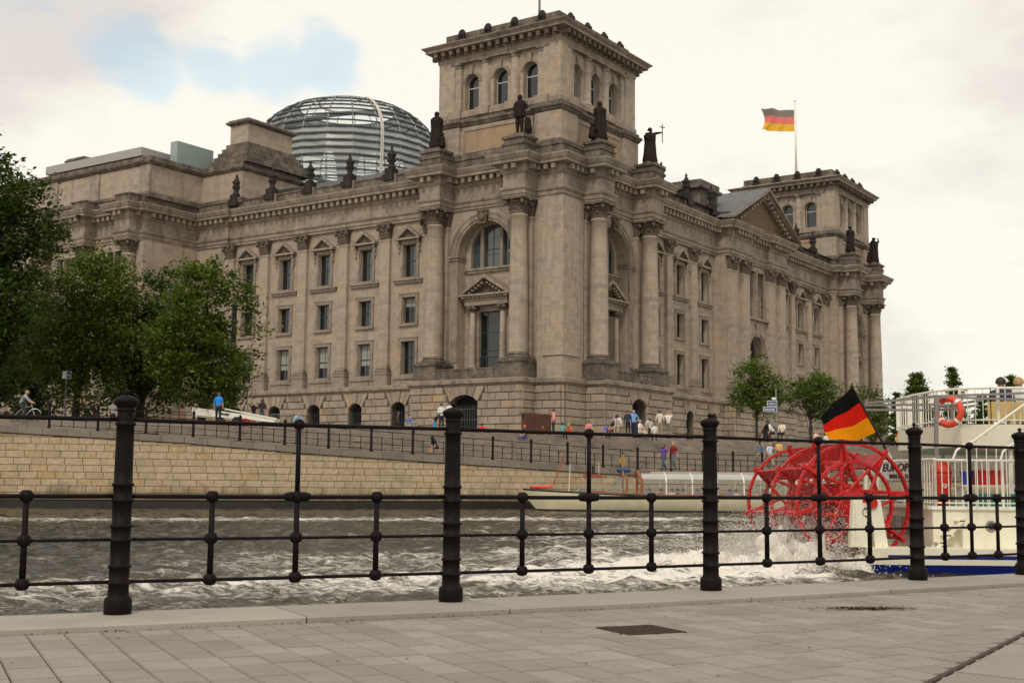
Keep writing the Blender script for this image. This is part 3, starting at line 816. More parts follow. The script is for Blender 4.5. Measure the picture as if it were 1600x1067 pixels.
for i in range(len(fr_pts) - 1):
    A_, B_ = fr_pts[i], fr_pts[i + 1]; d = (B_ - A_); ln = d.length; dn = d.normalized(); d3 = Vector((dn.x, dn.y, 0))
    A3 = Vector((A_.x, A_.y, 0)) - Vector((RO.x, RO.y, 0))
    for z, r in ((ZT, .0142), (ZM, .0150), (ZL, .0105), (ZB, .0118)):
        b = MB(); b.mat(M_iron); b.sm = True
        pts = [A3 + d3 * (ln * k / 12) + Vector((0, 0, z - .003 * math.sin(PI * k / 12))) for k in range(13)]
        b.path(pts, r, 10); b.build('rail', rail)
    full = ln > 1.9
    for fr_, tall in ((.25, 0), (.5, 1), (.75, 0)):
        b = MB(); b.mat(M_iron); b.sm = True
        c = A3 + d3 * (ln * fr_)
        top = ZT if tall else ZM
        b.tube(c + Vector((0, 0, ZB)), c + Vector((0, 0, ZM)), .0205 if full else .0175, .0185 if full else .016, 12)
        if tall: b.tube(c + Vector((0, 0, ZM)), c + Vector((0, 0, ZT)), .0175, .0165, 12)
        zs_ = [ZB, ZL, ZM]
        for z in zs_:
            knob(b, c + Vector((0, 0, z)), .036 if z != ZB else .038, .042, d3)
            b.lathe([(.022, -.036), (.034, -.026), (.037, 0), (.034, .026), (.022, .036)], (c.x, c.y, z), 12)
        if tall:
            knob(b, c + Vector((0, 0, ZM)) - d3 * .045, .031, .05, d3); knob(b, c + Vector((0, 0, ZM)) + d3 * .045, .031, .05, d3)
            knob(b, c + Vector((0, 0, ZT)), .034, .038, d3); b.sphere((c.x, c.y, ZT + .004), .035, 12, 8)
        b.build('baluster', rail)
#@@PART2
# ------------------------------------------------------------------ parliament building
# local frame: x = v (along the north face, away to the right), y = u (along the east face, away to the left)
AL = 0.601685
BO = Vector((5.047, 125.0, 0))
parl = empty('parliament_building', BO, PI / 2 - AL)
tag(parl, 'huge soot-stained sandstone parliament building with corner towers and glass dome', 'building')
LN = 98.0; LE = 137.0
TE = (lambda s, o, z: (-o, s, z), False)      # east face: s = u, o = outward
TN = (lambda s, o, z: (s, -o, z), True)       # north face: s = v, o = outward
EF, NF = 'E', 'N'
def TT(F): return TE if F == EF else TN
def place(name, mesh, F, s, o=0, z=0, parent=None):
    if F == EF: return link(name, mesh, parent or parl, (-o, s, z), -PI / 2)
    return link(name, mesh, parent or parl, (s, -o, z), 0)
# meshes for place(): x = along (mirrored for E), y = -out, z = up

def sweep(mb, path, prof, closed=False):
    """path in root-local xy, outward = (dy,-dx); prof [(o,z)] bottom to top"""
    P = [Vector(p) for p in path]; n = len(P); ms = []
    for i in range(n):
        if closed: a = P[i - 1]; b = P[(i + 1) % n]
        else: a = P[i - 1] if i else None; b = P[i + 1] if i < n - 1 else None
        t0 = (P[i] - a).normalized() if a is not None else (b - P[i]).normalized()
        t1 = (b - P[i]).normalized() if b is not None else t0
        n0 = Vector((t0.y, -t0.x)); n1_ = Vector((t1.y, -t1.x)); mth = n0 + n1_
        mth = mth / max(.2, mth.dot(n0)); ms.append(mth)
    vs = []; k = len(prof)
    for i in range(n):
        for o, z in prof:
            q = P[i] + ms[i] * o; vs.append((q.x, q.y, z))
    fs = []
    rng_ = range(n) if closed else range(n - 1)
    for i in rng_:
        j = (i + 1) % n
        for q in range(k - 1): fs.append((i * k + q, j * k + q, j * k + q + 1, i * k + q + 1))
    mb.add(vs, fs)
def path_blocks(mb, path, o0, o1, z0, z1, w_, gap, closed=False, endm=.25):
    P = [Vector(p) for p in path]; prs = list(zip(P, P[1:])) + ([(P[-1], P[0])] if closed else [])
    for a, b in prs:
        d = b - a; ln = d.length
        if ln < .9: continue
        d.normalize(); nr = Vector((d.y, -d.x)); cnt = max(1, int((ln - 2 * endm + gap) / (w_ + gap)))
        st = (ln - cnt * w_ - (cnt - 1) * gap) / 2
        for k in range(cnt):
            p = a + d * (st + k * (w_ + gap)); q = p + d * w_
            pts = [p + nr * o0, q + nr * o0, q + nr * o1, p + nr * o1]
            # outward is clockwise side: order for outward faces
            pts = [pts[3], pts[2], pts[1], pts[0]]
            mb.hexa([(v_.x, v_.y, z0) for v_ in pts] + [(v_.x, v_.y, z1) for v_ in pts])

def wall_grid(mb, s0, s1, z0, z1, o, ops, depth):
    """ops: (centre, halfwidth, zbottom, zspring, rise) rise 0 = flat top at zspring"""
    S = sorted({s0, s1} | {c - h for c, h, *_ in ops} | {c + h for c, h, *_ in ops})
    Z = sorted({z0, z1} | {q[2] for q in ops} | {q[3] + q[4] for q in ops})
    S = [x for x in S if s0 - 1e-6 <= x <= s1 + 1e-6]; Z = [x for x in Z if z0 - 1e-6 <= x <= z1 + 1e-6]
    for a, b in zip(S, S[1:]):
        for c, d in zip(Z, Z[1:]):
            ms_, mz = (a + b) / 2, (c + d) / 2
            if any(abs(ms_ - q[0]) < q[1] and q[2] < mz < q[3] + q[4] for q in ops): continue
            mb.add([(a, o, c), (b, o, c), (b, o, d), (a, o, d)], [(3, 2, 1, 0)])
    for (c, h, zb, zs, ri) in ops:
        pts = [(c + h, zb), (c + h, zs)]
        if ri > 0:
            n = 14
            if abs(ri - h) < 1e-3: arc = [(c + h * math.cos(PI * k / n), zs + h * math.sin(PI * k / n)) for k in range(1, n)]
            else:
                R = (h * h + ri * ri) / (2 * ri); a0 = math.asin(h / R); arc = [(c + R * math.sin(a0 - 2 * a0 * k / n), zs + ri - R + R * math.cos(a0 - 2 * a0 * k / n)) for k in range(1, n)]
            pts += arc
        pts += [(c - h, zs), (c - h, zb)]
        if ri > 0:
            ap = pts[1:-1]; zt = zs + ri
            for (x0, q0), (x1, q1) in zip(ap, ap[1:]):
                mb.add([(x0, o, q0), (x1, o, q1), (x1, o, zt), (x0, o, zt)], [(0, 1, 2, 3)])
        m_ = len(pts)
        vs = [(x, o, z) for x, z in pts] + [(x, o - depth, z) for x, z in pts]
        mb.add(vs, [(i, m_ + i, m_ + (i + 1) % m_, (i + 1) % m_) for i in range(m_)])
def glass_poly(mb, c, h, zb, zs, ri, y):
    pts = [(c - h, zb), (c + h, zb), (c + h, zs)]
    if ri > 0:
        n = 14
        if abs(ri - h) < 1e-3: pts += [(c + h * math.cos(PI * k / n), zs + h * math.sin(PI * k / n)) for k in range(1, n)]
        else:
            R = (h * h + ri * ri) / (2 * ri); a0 = math.asin(h / R); pts += [(c + R * math.sin(a0 - 2 * a0 * k / n), zs + ri - R + R * math.cos(a0 - 2 * a0 * k / n)) for k in range(1, n)]
    pts.append((c - h, zs))
    mb.add([(x, y, z) for x, z in pts], [tuple(range(len(pts)))])

Z_LB, Z_L = 10.45, 11.15
OW = -2.0        # wing wall plane
E_END = 50.2
MID = LN / 2
# ---- wall openings
E_WIN = [21.45, 27.9, 34.35, 40.65, 47.0]
N_WIN = [23.3, 29.7, 36.4]; N_WIN += [LN - x for x in reversed(N_WIN)]
E_PIL = [18.5, 24.8, 31.15, 37.6, 44.0, 50.0]
N_PIL = [19.6, 26.5, 33.1]; N_PIL += [LN - x for x in reversed(N_PIL)]
ROWS = [(12.45, 16.1), (18.15, 21.05), (23.35, 27.0)]
HWIN = .92
# east wing
mb = MB(TE); mb.mat(M_stone)
ops = [(c, HWIN, a, b, 0) for c in E_WIN for a, b in ROWS]
wall_grid(mb, 17.2, E_END, Z_L, 29.6, OW, ops, .62)
wall_grid(mb, E_END, 56.0, Z_L, 29.6, -1.5, [], .5)
mb.add([(E_END, OW, Z_L), (E_END, -1.5, Z_L), (E_END, -1.5, 29.6), (E_END, OW, 29.6)], [(0, 1, 2, 3)])
mb.build('east_wing_wall', parl)
mb = MB(TN); mb.mat(M_stone)
n1w = [c for c in N_WIN if c < MID]; n2w = [c for c in N_WIN if c > MID]
CL, CRr = 39.4, LN - 39.4      # north centre block
wall_grid(mb, 18.4, CL, Z_L, 29.6, OW, [(c, HWIN, a, b, 0) for c in n1w for a, b in ROWS], .62)
wall_grid(mb, CRr, LN - 18.4, Z_L, 29.6, OW, [(c, HWIN, a, b, 0) for c in n2w for a, b in ROWS], .62)
OC = -.45
wall_grid(mb, CL, CRr, Z_L, 29.6, OC, [(MID, 2.25, 12.6, 17.9, 2.25), (MID - 1.35, .95, 22.6, 28.7, 0), (MID + 1.35, .95, 22.6, 28.7, 0)], 1.3)
for s_ in (CL, CRr): mb.add([(s_, OW, Z_L), (s_, OC, Z_L), (s_, OC, 29.6), (s_, OW, 29.6)], [(0, 1, 2, 3)])
mb.build('north_wing_wall', parl)
mb = MB(TN); mb.mat(M_glass)
glass_poly(mb, MID, 2.3, 12.5, 17.9, 2.3, OC - 1.25); glass_poly(mb, MID, 2.4, 22.5, 28.8, 0, OC - 1.25); mb.build('glazing', parl)
# east centre projection
EP0, EP1, OP = 55.9, 86.0, 7.0
mb = MB(TE); mb.mat(M_stone)
colP = [57.9, 66.4, 74.9, 83.4]
ops = []
for a, b in zip(colP, colP[1:]):
    c = (a + b) / 2
    ops += [(c - 1.5, .62, 21.0, 28.6, 0), (c, .62, 21.0, 28.6, 0), (c + 1.5, .62, 21.0, 28.6, 0), (c, 1.5, 12.4, 17.5, 1.5)]
wall_grid(mb, EP0, EP1, Z_L, 29.6, OP, ops, .7)
mb.add([(EP0, -1.5, Z_L), (EP0, OP, Z_L), (EP0, OP, 29.6), (EP0, -1.5, 29.6)], [(0, 1, 2, 3)])
mb.build('east_centre_wall', parl); mb = MB(TE); mb.mat(M_stone)
wall_grid(mb, EP1, LE, Z_L, 29.6, OW, [(c, HWIN, a, b, 0) for c in (89, 95.5, 102, 108.4, 114.8) for a, b in ROWS], .62)
mb.build('east_wing_wall', parl)
mb = MB(TE); mb.mat(M_glass); mb.add([(EP0 + .3, OP - .72, 12), (EP1 - .3, OP - .72, 12), (EP1 - .3, OP - .72, 29), (EP0 + .3, OP - .72, 29)], [(3, 2, 1, 0)])
mb.add([(EP1, OW - .6, 12), (LE - 18, OW - .6, 12), (LE - 18, OW - .6, 29), (EP1, OW - .6, 29)], [(3, 2, 1, 0)]); mb.build('glazing', parl)
# tower walls behind the columns
OT = -.5
def tower_wall(T, c, p, s1, name):
    mb = MB(T); mb.mat(M_stone)
    wall_grid(mb, p, s1, Z_L, 29.6, OT, [(c, 3.45, 12.0, 24.75, 3.45)], 1.35)
    # back wall of the niche: lunette window and door
    wall_grid(mb, c - 3.46, c + 3.46, 12.0, 28.25, OT - 1.35, [(c, 2.75, 23.4, 25.3, 2.75), (c, 1.6, 12.5, 18.7, 0)], .5)
    mb.build(name, parl)
TCE, TCN = 10.1, 10.9
tower_wall(TE, TCE, 3.0, 17.42, 'tower_wall'); tower_wall(TN, TCN, 4.0, 18.7, 'tower_wall')
tower_wall((lambda s, o, z: (LN - s, -o, z), False), TCN, 4.0, 18.7, 'tower_wall')
mb = MB(); mb.mat(M_stone)
# corner piers
sweep(mb, [(OT * -1 + .2, 3.05), (0, 3.05), (0, 0), (4.0, 0), (4.0, .7)], [(0, Z_L), (0, 29.6)])
mb.build('corner_pier', parl); mb = MB(); mb.mat(M_stone)
sweep(mb, [(LN - 4.0, .7), (LN - 4.0, 0), (LN, 0), (LN, 20)], [(0, Z_L), (0, 29.6)])
mb.build('corner_pier', parl); mb = MB(); mb.mat(M_stone)
# shallow vertical strips on the near corner pier give it its layered edge
sweep(mb, [(.02, 2.35), (-.14, 2.35), (-.14, -.14), (3.15, -.14), (3.15, .02)], [(0, 13.4), (0, 29.6)])
mb.build('pier_facing', parl)
# return walls tower -> wing
mb = MB(); mb.mat(M_stone)
mb.add([(.5, 17.42, Z_L), (2.1, 17.42, Z_L), (2.1, 17.42, 29.6), (.5, 17.42, 29.6)], [(0, 1, 2, 3), ])
mb.add([(18.7, .5, Z_L), (18.7, 2.1, Z_L), (18.7, 2.1, 29.6), (18.7, .5, 29.6)], [(0, 1, 2, 3)])
mb.add([(LN - 18.7, .5, Z_L), (LN - 18.7, 2.1, Z_L), (LN - 18.7, 2.1, 29.6), (LN - 18.7, .5, 29.6)], [(0, 1, 2, 3)])
mb.build('return_wall', parl)

# ---- windows
def win_mesh(h, ri=0, wdt=HWIN, bars=(.52,), vert=True, mf=None):
    b = MB(); b.mat(mf or M_wframe); y0, y1 = .50, .58; t_ = .07
    b.box(-wdt, -wdt + t_, y0, y1, 0, h); b.box(wdt - t_, wdt, y0, y1, 0, h); b.box(-wdt + t_, wdt - t_, y0, y1, 0, t_); b.box(-wdt + t_, wdt - t_, y0, y1, h - t_, h)
    for q in bars: b.box(-wdt + t_, wdt - t_, y0 - .03, y1, h * q - .05, h * q + .05)
    if vert: b.box(-.03, .03, y0 + .01, y1, t_, h - t_)
    return b.mesh('window')
def surround_mesh(h, w0=.97, wid=.36, pr=.14, sill=True, top=True):
    b = MB(); b.mat(M_trim); e = w0 + wid
    b.box(-e, -w0, -pr, .3, -.1, h + wid); b.box(w0, e, -pr, .3, -.1, h + wid)
    b.box(-w0, w0, -pr, .3, h + .02, h + wid)
    b.box(-e - .08, e + .08, -pr - .05, .1, h + wid, h + wid + .08)
    if sill: b.box(-e - .05, e + .05, -pr - .1, .45, -.34, -.1)
    return b.mesh('surround')
def pane_mesh(h, wdt=HWIN, y=.56): 
    b = MB(); b.mat(M_glass); b.add([(-wdt, y, 0), (wdt, y, 0), (wdt, y, h), (-wdt, y, h)], [(0, 1, 2, 3)]); return b.mesh('pane')
def pane2_mesh(h, wdt=HWIN, y=.555):
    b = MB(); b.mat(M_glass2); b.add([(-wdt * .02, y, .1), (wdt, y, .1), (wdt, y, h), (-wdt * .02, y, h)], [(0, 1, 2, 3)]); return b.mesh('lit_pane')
WM = {}; SM = {}; PM = {}; PL = {}
for i, (a, b_) in enumerate(ROWS):
    h = b_ - a; WM[i] = win_mesh(h); SM[i] = surround_mesh(h); PM[i] = pane_mesh(h); PL[i] = pane2_mesh(h)
bm_ = MB(); bm_.mat(M_blind); bm_.box(-.84, .84, .535, .55, 1.25, 3.58); ME_blind = bm_.mesh('blind'); bm_ = MB(); bm_.mat(M_blind); bm_.box(-.84, .84, .535, .55, 1.9, 2.8); ME_blind1 = bm_.mesh('blind')
# pediment over the top-floor windows (x along, y -out)
def pediment_mesh(hw, h, out_, name='window_pediment', thick=.26, mt=M_trim):
    b = MB(); b.mat(mt); L_ = math.hypot(hw, h); nx_, nz_ = h / L_, hw / L_
    b.box(-hw, hw, -out_, .1, -.22, 0)                                   # base cornice
    for sgn in (-1, 1):                                                # raking cornices
        b.prism([(p[0] * sgn, p[1]) for p in ([(-hw - .04, .003), (-hw + thick / max(.2, nx_) * .9, .003), (0, h - thick / nz_ * 1.0), (0, h)] if sgn > 0 else [(0, h), (0, h - thick / nz_), (-hw + thick / max(.2, nx_) * .9, .003), (-hw - .04, .003)])], -out_, .05)
    b.mat(M_cap if mt is M_trim else mt); b.prism([(-hw + .2, .002), (hw - .2, .002), (0, h - .15)], -out_ * .30, .1)
    return b.mesh(name)
ME_wped = pediment_mesh(1.75, 1.35, .62)
b = MB(); b.mat(M_trim)   # scroll bracket
b.box(-.14, .14, -.42, .1, -.35, 0); b.box(-.12, .12, -.28, .1, -.9, -.35); b.box(-.10, .10, -.16, .1, -1.35, -.9); b.path([(-.14, -.3, -.2), (.14, -.3, -.2)], .16, 8); b.path([(-.11, -.12, -1.3), (.11, -.12, -1.3)], .13, 8)
ME_brk = b.mesh('bracket')
b = MB(); b.mat(M_trim); b.box(-2.15, 2.15, -.42, .1, -.14, 0); b.box(-2.05, 2.05, -.26, .1, -.4, -.14); ME_sill = b.mesh('sill_course')
b = MB(); b.mat(M_trim); b.box(-1.9, 1.9, -.30, .05, -.2, 0); b.box(-1.85, 1.85, -.16, .05, -.95, -.2); ME_sill0 = b.mesh('sill_course')
rw = random.Random(9)
for F, cs in ((EF, E_WIN), (NF, N_WIN)):
    for c in cs:
        for i, (a, b_) in enumerate(ROWS):
            w_ = place('window', WM[i], F, c, OW, a)
            link('surround', SM[i], w_); link('pane', PM[i], w_)
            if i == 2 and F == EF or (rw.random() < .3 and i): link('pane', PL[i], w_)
            if i == 0 and F == EF and c > 24 or (i < 2 and F == NF and rw.random() < .3): link('blind', ME_blind if i == 0 else ME_blind1, w_)
            if i == 1 and F == EF and rw.random() < .35: link('blind', ME_blind1, w_)
        p = place('window_pediment', ME_wped, F, c, OW, 27.72)
        for sg in (-1.15 - .38, 1.15 + .38): link('bracket', ME_brk, p, (sg * .93, -.02, -.22))
        place('sill_course', ME_sill, F, c, OW, 23.05)
        place('sill_course', ME_sill0, F, c, OW, 12.1)

# ---- columns and pilasters
def leafring(b, r, z0, h, n, w_, lean=.18, a0=0, a1=2 * PI, ph=0.0):
    for k in range(n):
        a_ = a0 + (a1 - a0) * (k + ph) / n; ca, sa = math.cos(a_), math.sin(a_); ta = (-sa, ca)
        P = []
        for (rr_, zz_, ww) in ((r, 0, 1), (r + .05, .55, 1.05), (r + lean, .92, .8), (r + lean * 1.15, .80, .35)):
            P.append(((rr_ * ca - ta[0] * w_ * ww / 2, rr_ * sa - ta[1] * w_ * ww / 2, z0 + zz_ * h), (rr_ * ca + ta[0] * w_ * ww / 2, rr_ * sa + ta[1] * w_ * ww / 2, z0 + zz_ * h)))
        vs = [q for pr in P for q in pr]; fs = [(2 * i, 2 * i + 1, 2 * i + 3, 2 * i + 2) for i in range(3)]
        b.add(vs, fs)
        vs2 = [(x - ca * .07, y - sa * .07, z) for x, y, z in vs]; b.add(vs2, [tuple(reversed(f)) for f in fs])
        b.add(vs + vs2, [(2 * i, 2 * i + 2, 8 + 2 * i + 2, 8 + 2 * i) for i in range(3)] + [(2 * i + 1, 8 + 2 * i + 1, 8 + 2 * i + 3, 2 * i + 3) for i in range(3)])
def volute(b, x, y, z, r, dirx, diry, th=.14):
    t_ = Vector((-diry, dirx, 0)) * th
    c = Vector((x, y, z))
    b.path([c - t_, c + t_], r, 12); b.path([c - t_ * 1.35, c + t_ * 1.35], r * .45, 8)
def column_meshes(r0=.98, r1=.84, z0=12.95, z1=27.95, ztop=29.6):
    b = MB(); b.mat(M_soot); b.box(-1.3, 1.3, -1.3, 1.3, 0, .22); b.sm = True
    b.lathe([(1.28, .22), (1.32, .3), (1.28, .40), (1.14, .44), (1.10, .5), (1.16, .54), (1.20, .6), (1.14, .66), (1.04, .70), (1.02, .78)], n=28); base = b.mesh('base')
    b = MB(); b.mat(M_stone); b.sm = True; H = z1 - z0 - .74
    b.lathe([(r0 + .03, 0), (r0, .12), (r0, H * .33), (r0 - .03, H * .55), (r1 + .03, H * .8), (r1, H - .25), (r1 + .07, H - .2), (r1 + .07, H - .1), (r1, H - .08), (r1, H)], n=28); shaft = b.mesh('shaft')
    b = MB(); b.mat(M_cap); h = ztop - z1
    b.lathe([(r1, 0), (r1 + .02, h * .45), (r1 + .12, h * .7), (r1 + .28, h * .84)], n=20)
    leafring(b, r1 + .02, .03, h * .36, 9, .5, .24); leafring(b, r1 + .06, .3, h * .42, 9, .45, .28, ph=.5)
    b.sm = True
    b.torus((0, 0, h * .70), r1 + .20, .11, 'z', 20, 6)
    for a_ in (45, 135, 225, 315):
        ca, sa = math.cos(rad(a_)), math.sin(rad(a_))
        volute(b, ca * (r1 + .55), sa * (r1 + .55), h * .72, .28, ca, sa)
    b.sm = False
    q = r1 + .50
    b.box(-q, q, -q, q, h - .22, h)
    for sx_, sy_ in ((1, 0), (-1, 0), (0, 1), (0, -1)): b.sphere((sx_ * (q - .02), sy_ * (q - .02), h - .25), .17, 8, 6)
    return base, shaft, b.mesh('capital')
CB_, CS_, CC_ = column_meshes()
b = MB(); b.mat(M_soot); b.box(-1.45, 1.45, -1.45, 1.6, 0, 1.6); b.box(-1.55, 1.55, -1.55, 1.6, 1.6, 1.83); b.box(-1.55, 1.55, -1.55, 1.6, 0, .22); ME_ped = b.mesh('pedestal')
def column(F, s, o):
    c = place('column', CS_, F, s, o, 12.95 + .74)
    link('base', CB_, c, (0, 0, -.74)); link('capital', CC_, c, (0, 0, 27.95 - 13.69)); link('pedestal', ME_ped, c, (0, 0, -.74 - 1.82))
CE = (4.62, 15.5); CN = (5.3, 16.4)
for s_ in CE: column(EF, s_, 1.1)
for s_ in CN + (LN - 16.4, LN - 5.3): column(NF, s_, 1.1)
for s_ in colP: column(EF, s_, OP + .55)
# far west face columns, visible at the right edge
for y_ in (4.62,): column(EF, y_, -LN - 1.1 + 2.2 - 2.2 + 0)
def pil_meshes(w_, pr, name='pilaster'):
    hw = w_ / 2
    b = MB(); b.mat(M_stone); b.box(-hw, hw, -pr, .05, 0, 27.9 - 13.5); b.box(-hw - .05, hw + .05, -pr - .05, .05, 27.9 - 13.5 - .3, 27.9 - 13.5 - .12); sh = b.mesh(name)
    b = MB(); b.mat(M_trim); H = 13.5 - Z_L
    b.box(-hw - .28, hw + .28, -pr - .28, .05, 0, 1.35); b.box(-hw - .36, hw + .36, -pr - .36, .05, 1.35, 1.5)
    b.box(-hw - .25, hw + .25, -pr - .25, .05, 1.5, 1.68); b.box(-hw - .30, hw + .30, -pr - .3, .05, 1.68, 1.84); b.box(-hw - .14, hw + .14, -pr - .14, .05, 1.84, 1.98)
    b.box(-hw - .20, hw + .2, -pr - .2, .05, 1.98, 2.12); b.box(-hw - .08, hw + .08, -pr - .08, .05, 2.12, H); ba = b.mesh('base')
    b = MB(); b.mat(M_cap); h = 29.6 - 27.9
    b.hexa([(-hw, -pr, 0), (hw, -pr, 0), (hw, .05, 0), (-hw, .05, 0), (-hw - .22, -pr - .25, h * .84), (hw + .22, -pr - .25, h * .84), (hw + .22, .05, h * .84), (-hw - .22, .05, h * .84)])
    for row, (z_, n_, ph) in enumerate(((.03, 4, 0), (.38, 3, .5))):
        for k in range(n_):
            x = -hw + w_ * (k + .5 + (ph if n_ == 3 and False else 0)) / n_; z1_ = z_ + .58; lw = w_ / n_ * .43; dp = pr + .06 + row * .07
            b.hexa([(x - lw, -dp - .04, z_), (x + lw, -dp - .04, z_), (x + lw, -pr + .1, z_), (x - lw, -pr + .1, z_), (x - lw * .9, -dp - .20, z1_ - .1), (x + lw * .9, -dp - .20, z1_ - .1), (x + lw, -pr + .1, z1_ + .05), (x - lw, -pr + .1, z1_ + .05)])
            b.sphere((x, -dp - .17, z1_ - .08), lw * .75, 7, 5)
    b.sm = True
    for sg in (-1, 1):
        volute(b, sg * (hw + .16), -pr - .30, h * .70, .27, 0, 1, .12)
    b.sphere((0, -pr - .3, h * .78), .17, 8, 6); b.sm = False
    b.box(-hw - .33, hw + .33, -pr - .40, .05, h - .22, h); ca = b.mesh('capital')
    return sh, ba, ca
PA = pil_meshes(1.35, .42)
PB_ = pil_meshes(1.75, .55)
def pilaster(F, s, o, M_=PA):
    p = place('pilaster', M_[0], F, s, o, 13.5); link('base', M_[1], p, (0, 0, Z_L - 13.5)); link('capital', M_[2], p, (0, 0, 27.9 - 13.5))
for s_ in E_PIL: pilaster(EF, s_, OW)
for s_ in N_PIL: pilaster(NF, s_, OW)
for s_ in (40.9, 44.9, LN - 44.9, LN - 40.9): pilaster(NF, s_, OC, PB_)
for s_ in CE: pilaster(EF, s_, OT, PB_)
for s_ in CN + (LN - 16.4, LN - 5.3): pilaster(NF, s_, OT, PB_)

# ---- arch trim, aedicule and door in the tower faces
def arch_parts(F, c, o=OT):
    b = MB(); b.mat(M_trim); n = 20
    for (ra, rb, pr) in ((3.47, 3.75, .10), (3.75, 4.25, .20), (4.25, 4.4, .26)):
        for k in range(n):
            a0, a1 = PI * k / n, PI * (k + 1) / n
            q = [(ra * math.cos(a0), ra * math.sin(a0)), (rb * math.cos(a0), rb * math.sin(a0)), (rb * math.cos(a1), rb * math.sin(a1)), (ra * math.cos(a1), ra * math.sin(a1))]
            b.prism(q, -pr, .03)
    ar = place('archivolt', b.mesh('archivolt'), F, c, o, 24.75)
    b = MB(); b.mat(M_cap); b.prism([(-.42, -.2), (.42, -.2), (.62, 1.25), (-.62, 1.25)], -.55, .05); b.sphere((0, -.6, .55), .42, 10, 8, 1, .8, 1.2); b.sphere((-.45, -.45, .75), .28, 8, 6); b.sphere((.45, -.45, .75), .28, 8, 6); b.sphere((0, -.55, 1.1), .35, 8, 6, 1.6, 1, .6); b.sphere((0, -.85, .5), .10, 6, 5)
    link('keystone', b.mesh('keystone'), ar, (0, 0, 3.25))
    for sg in (-1, 1):
        b = MB(); b.mat(M_trim)
        x0, x1 = sorted((sg * 3.30, sg * 4.75)); b.box(x0, x1, -.32, 1.2, -.25, 0); b.box(min(sg * 3.36, sg * 4.6), max(sg * 3.36, sg * 4.6), -.2, 1.2, -.55, -.25)
        b.box(min(sg * 3.44, sg * 4.3), max(sg * 3.44, sg * 4.3), -.10, .05, -11.5, -.56)
        link('impost', b.mesh('impost'), ar, (0, 0, -.02))
    # lunette window
    y = 1.35 + .38; b = MB(); b.mat(M_wframe)
    glassz = 23.4 - 24.75
    b.torus((0, y, .55), 2.68, .07, 'y', 36, 5)
    b.box(-2.7, 2.7, y - .05, y + .05, glassz, glassz + .12)
    for x in (-1.95, -.02, 1.95): b.box(x - .03, x + .03, y - .06, y + .04, glassz, 3.2 - abs(x) * .45)
    b.box(-2.7, 2.7, y - .05, y + .04, .62, .72)
    b.box(-1.0, 1.0, y - .03, y + .03, .08, .13)
    wn_ = link('lunette_window', b.mesh('lunette_window'), ar)
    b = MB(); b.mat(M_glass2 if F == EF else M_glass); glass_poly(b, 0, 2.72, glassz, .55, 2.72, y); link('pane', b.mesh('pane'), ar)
    b = MB(); b.mat(M_trim)
    b.box(-.20, .20, 1.35 - .06, y - .06, glassz, 2.9); mu_ = b.mesh('mullion')
    for x in (-1.25, 1.25): link('mullion', mu_, ar, (x, 0, 0))
    # sill
    b = MB(); b.mat(M_trim); b.box(-3.35, 3.35, .95, 1.4, glassz - .25, glassz); b.box(-3.2, 3.2, 1.1, 1.4, glassz - .5, glassz - .25)
    link('sill', b.mesh('sill'), ar)
    # aedicule pediment
    pd = place('door_pediment', pediment_mesh(3.35, 2.05, 1.45, 'door_pediment', .34), F, c, o - 1.3, 20.45)
    b = MB(); b.mat(M_trim); b.box(-2.75, 2.75, -1.0, .05, -.95, 0); b.box(-2.85, 2.85, -1.1, .05, -.45, -.35)
    for k in range(17): b.box(-3.0 + .36 * k, -2.8 + .36 * k, -1.32, -1.0, -.2, -.02)
    for k in range(7):
        for sg in (-1, 1): x = sg * (.35 + k * .40); z = 2.05 * (1 - abs(x) / 3.35) - .42; b.box(x - .09, x + .09, -1.36, -.95, z - .16, z + .02)
    link('entablature', b.mesh('entablature'), pd, (0, 0, -.24))
    b = MB(); b.mat(M_stone); b.sm = True
    b.lathe([(.44, 0), (.44, .15), (.36, .3), (.33, .45), (.32, 3), (.27, 5.9)], n=16); b.sm = False
    sc_ = b.mesh('small_column')
    b = MB(); b.mat(M_cap); b.box(-.40, .40, -.40, .40, .3, .42); b.sm = True; b.path([(-.36, -.42, .16), (-.36, .42, .16)], .19, 10); b.path([(.36, -.42, .16), (.36, .42, .16)], .19, 10); b.lathe([(.28, 0), (.34, .3)], n=12)
    ic = b.mesh('capital')
    for x in (-1.95, 1.95):
        q = link('small_column', sc_, pd, (x, -.60, -7.85)); link('capital', ic, q, (0, 0, 5.9)) if False else link('small_capital', ic, pd, (x, -.60, -1.62))
    # door
    b = MB(); b.mat(M_wframe); h = 6.2
    for x in (-1.55, -.75, 1.5): b.box(x - .05, x + .05, .40, .48, 0, h)
    for z in (0.04, 3.95, 2.0, h - .06): b.box(-1.6, 1.6, .40, .48, z - .05, z + .05)
    d = place('balcony_door', b.mesh('balcony_door'), F, c, o - 1.35, 12.5)
    b = MB(); b.mat(M_glass); b.add([(-1.6, .45, 0), (1.6, .45, 0), (1.6, .45, h), (-1.6, .45, h)], [(0, 1, 2, 3)]); link('pane', b.mesh('pane'), d)
    b = MB(); b.mat(M_grille)
    for k in range(9): b.box(-1.5 + .375 * k - .02, -1.5 + .375 * k + .02, .18, .22, .1, 1.35)
    b.box(-1.55, 1.55, .17, .23, 1.35, 1.42); link('balcony_rail', b.mesh('balcony_rail'), d)
    # low parapet between the column pedestals
    b = MB(); b.mat(M_soot); b.box(-4.2, 4.2, -2.45, -1.8, 0, .95); b.box(-4.2, 4.2, -2.5, -1.75, .95, 1.1)
    place('parapet', b.mesh('parapet'), F, c, 0, Z_L)
for F, c in ((EF, TCE), (NF, TCN), (NF, LN - TCN)): arch_parts(F, c)
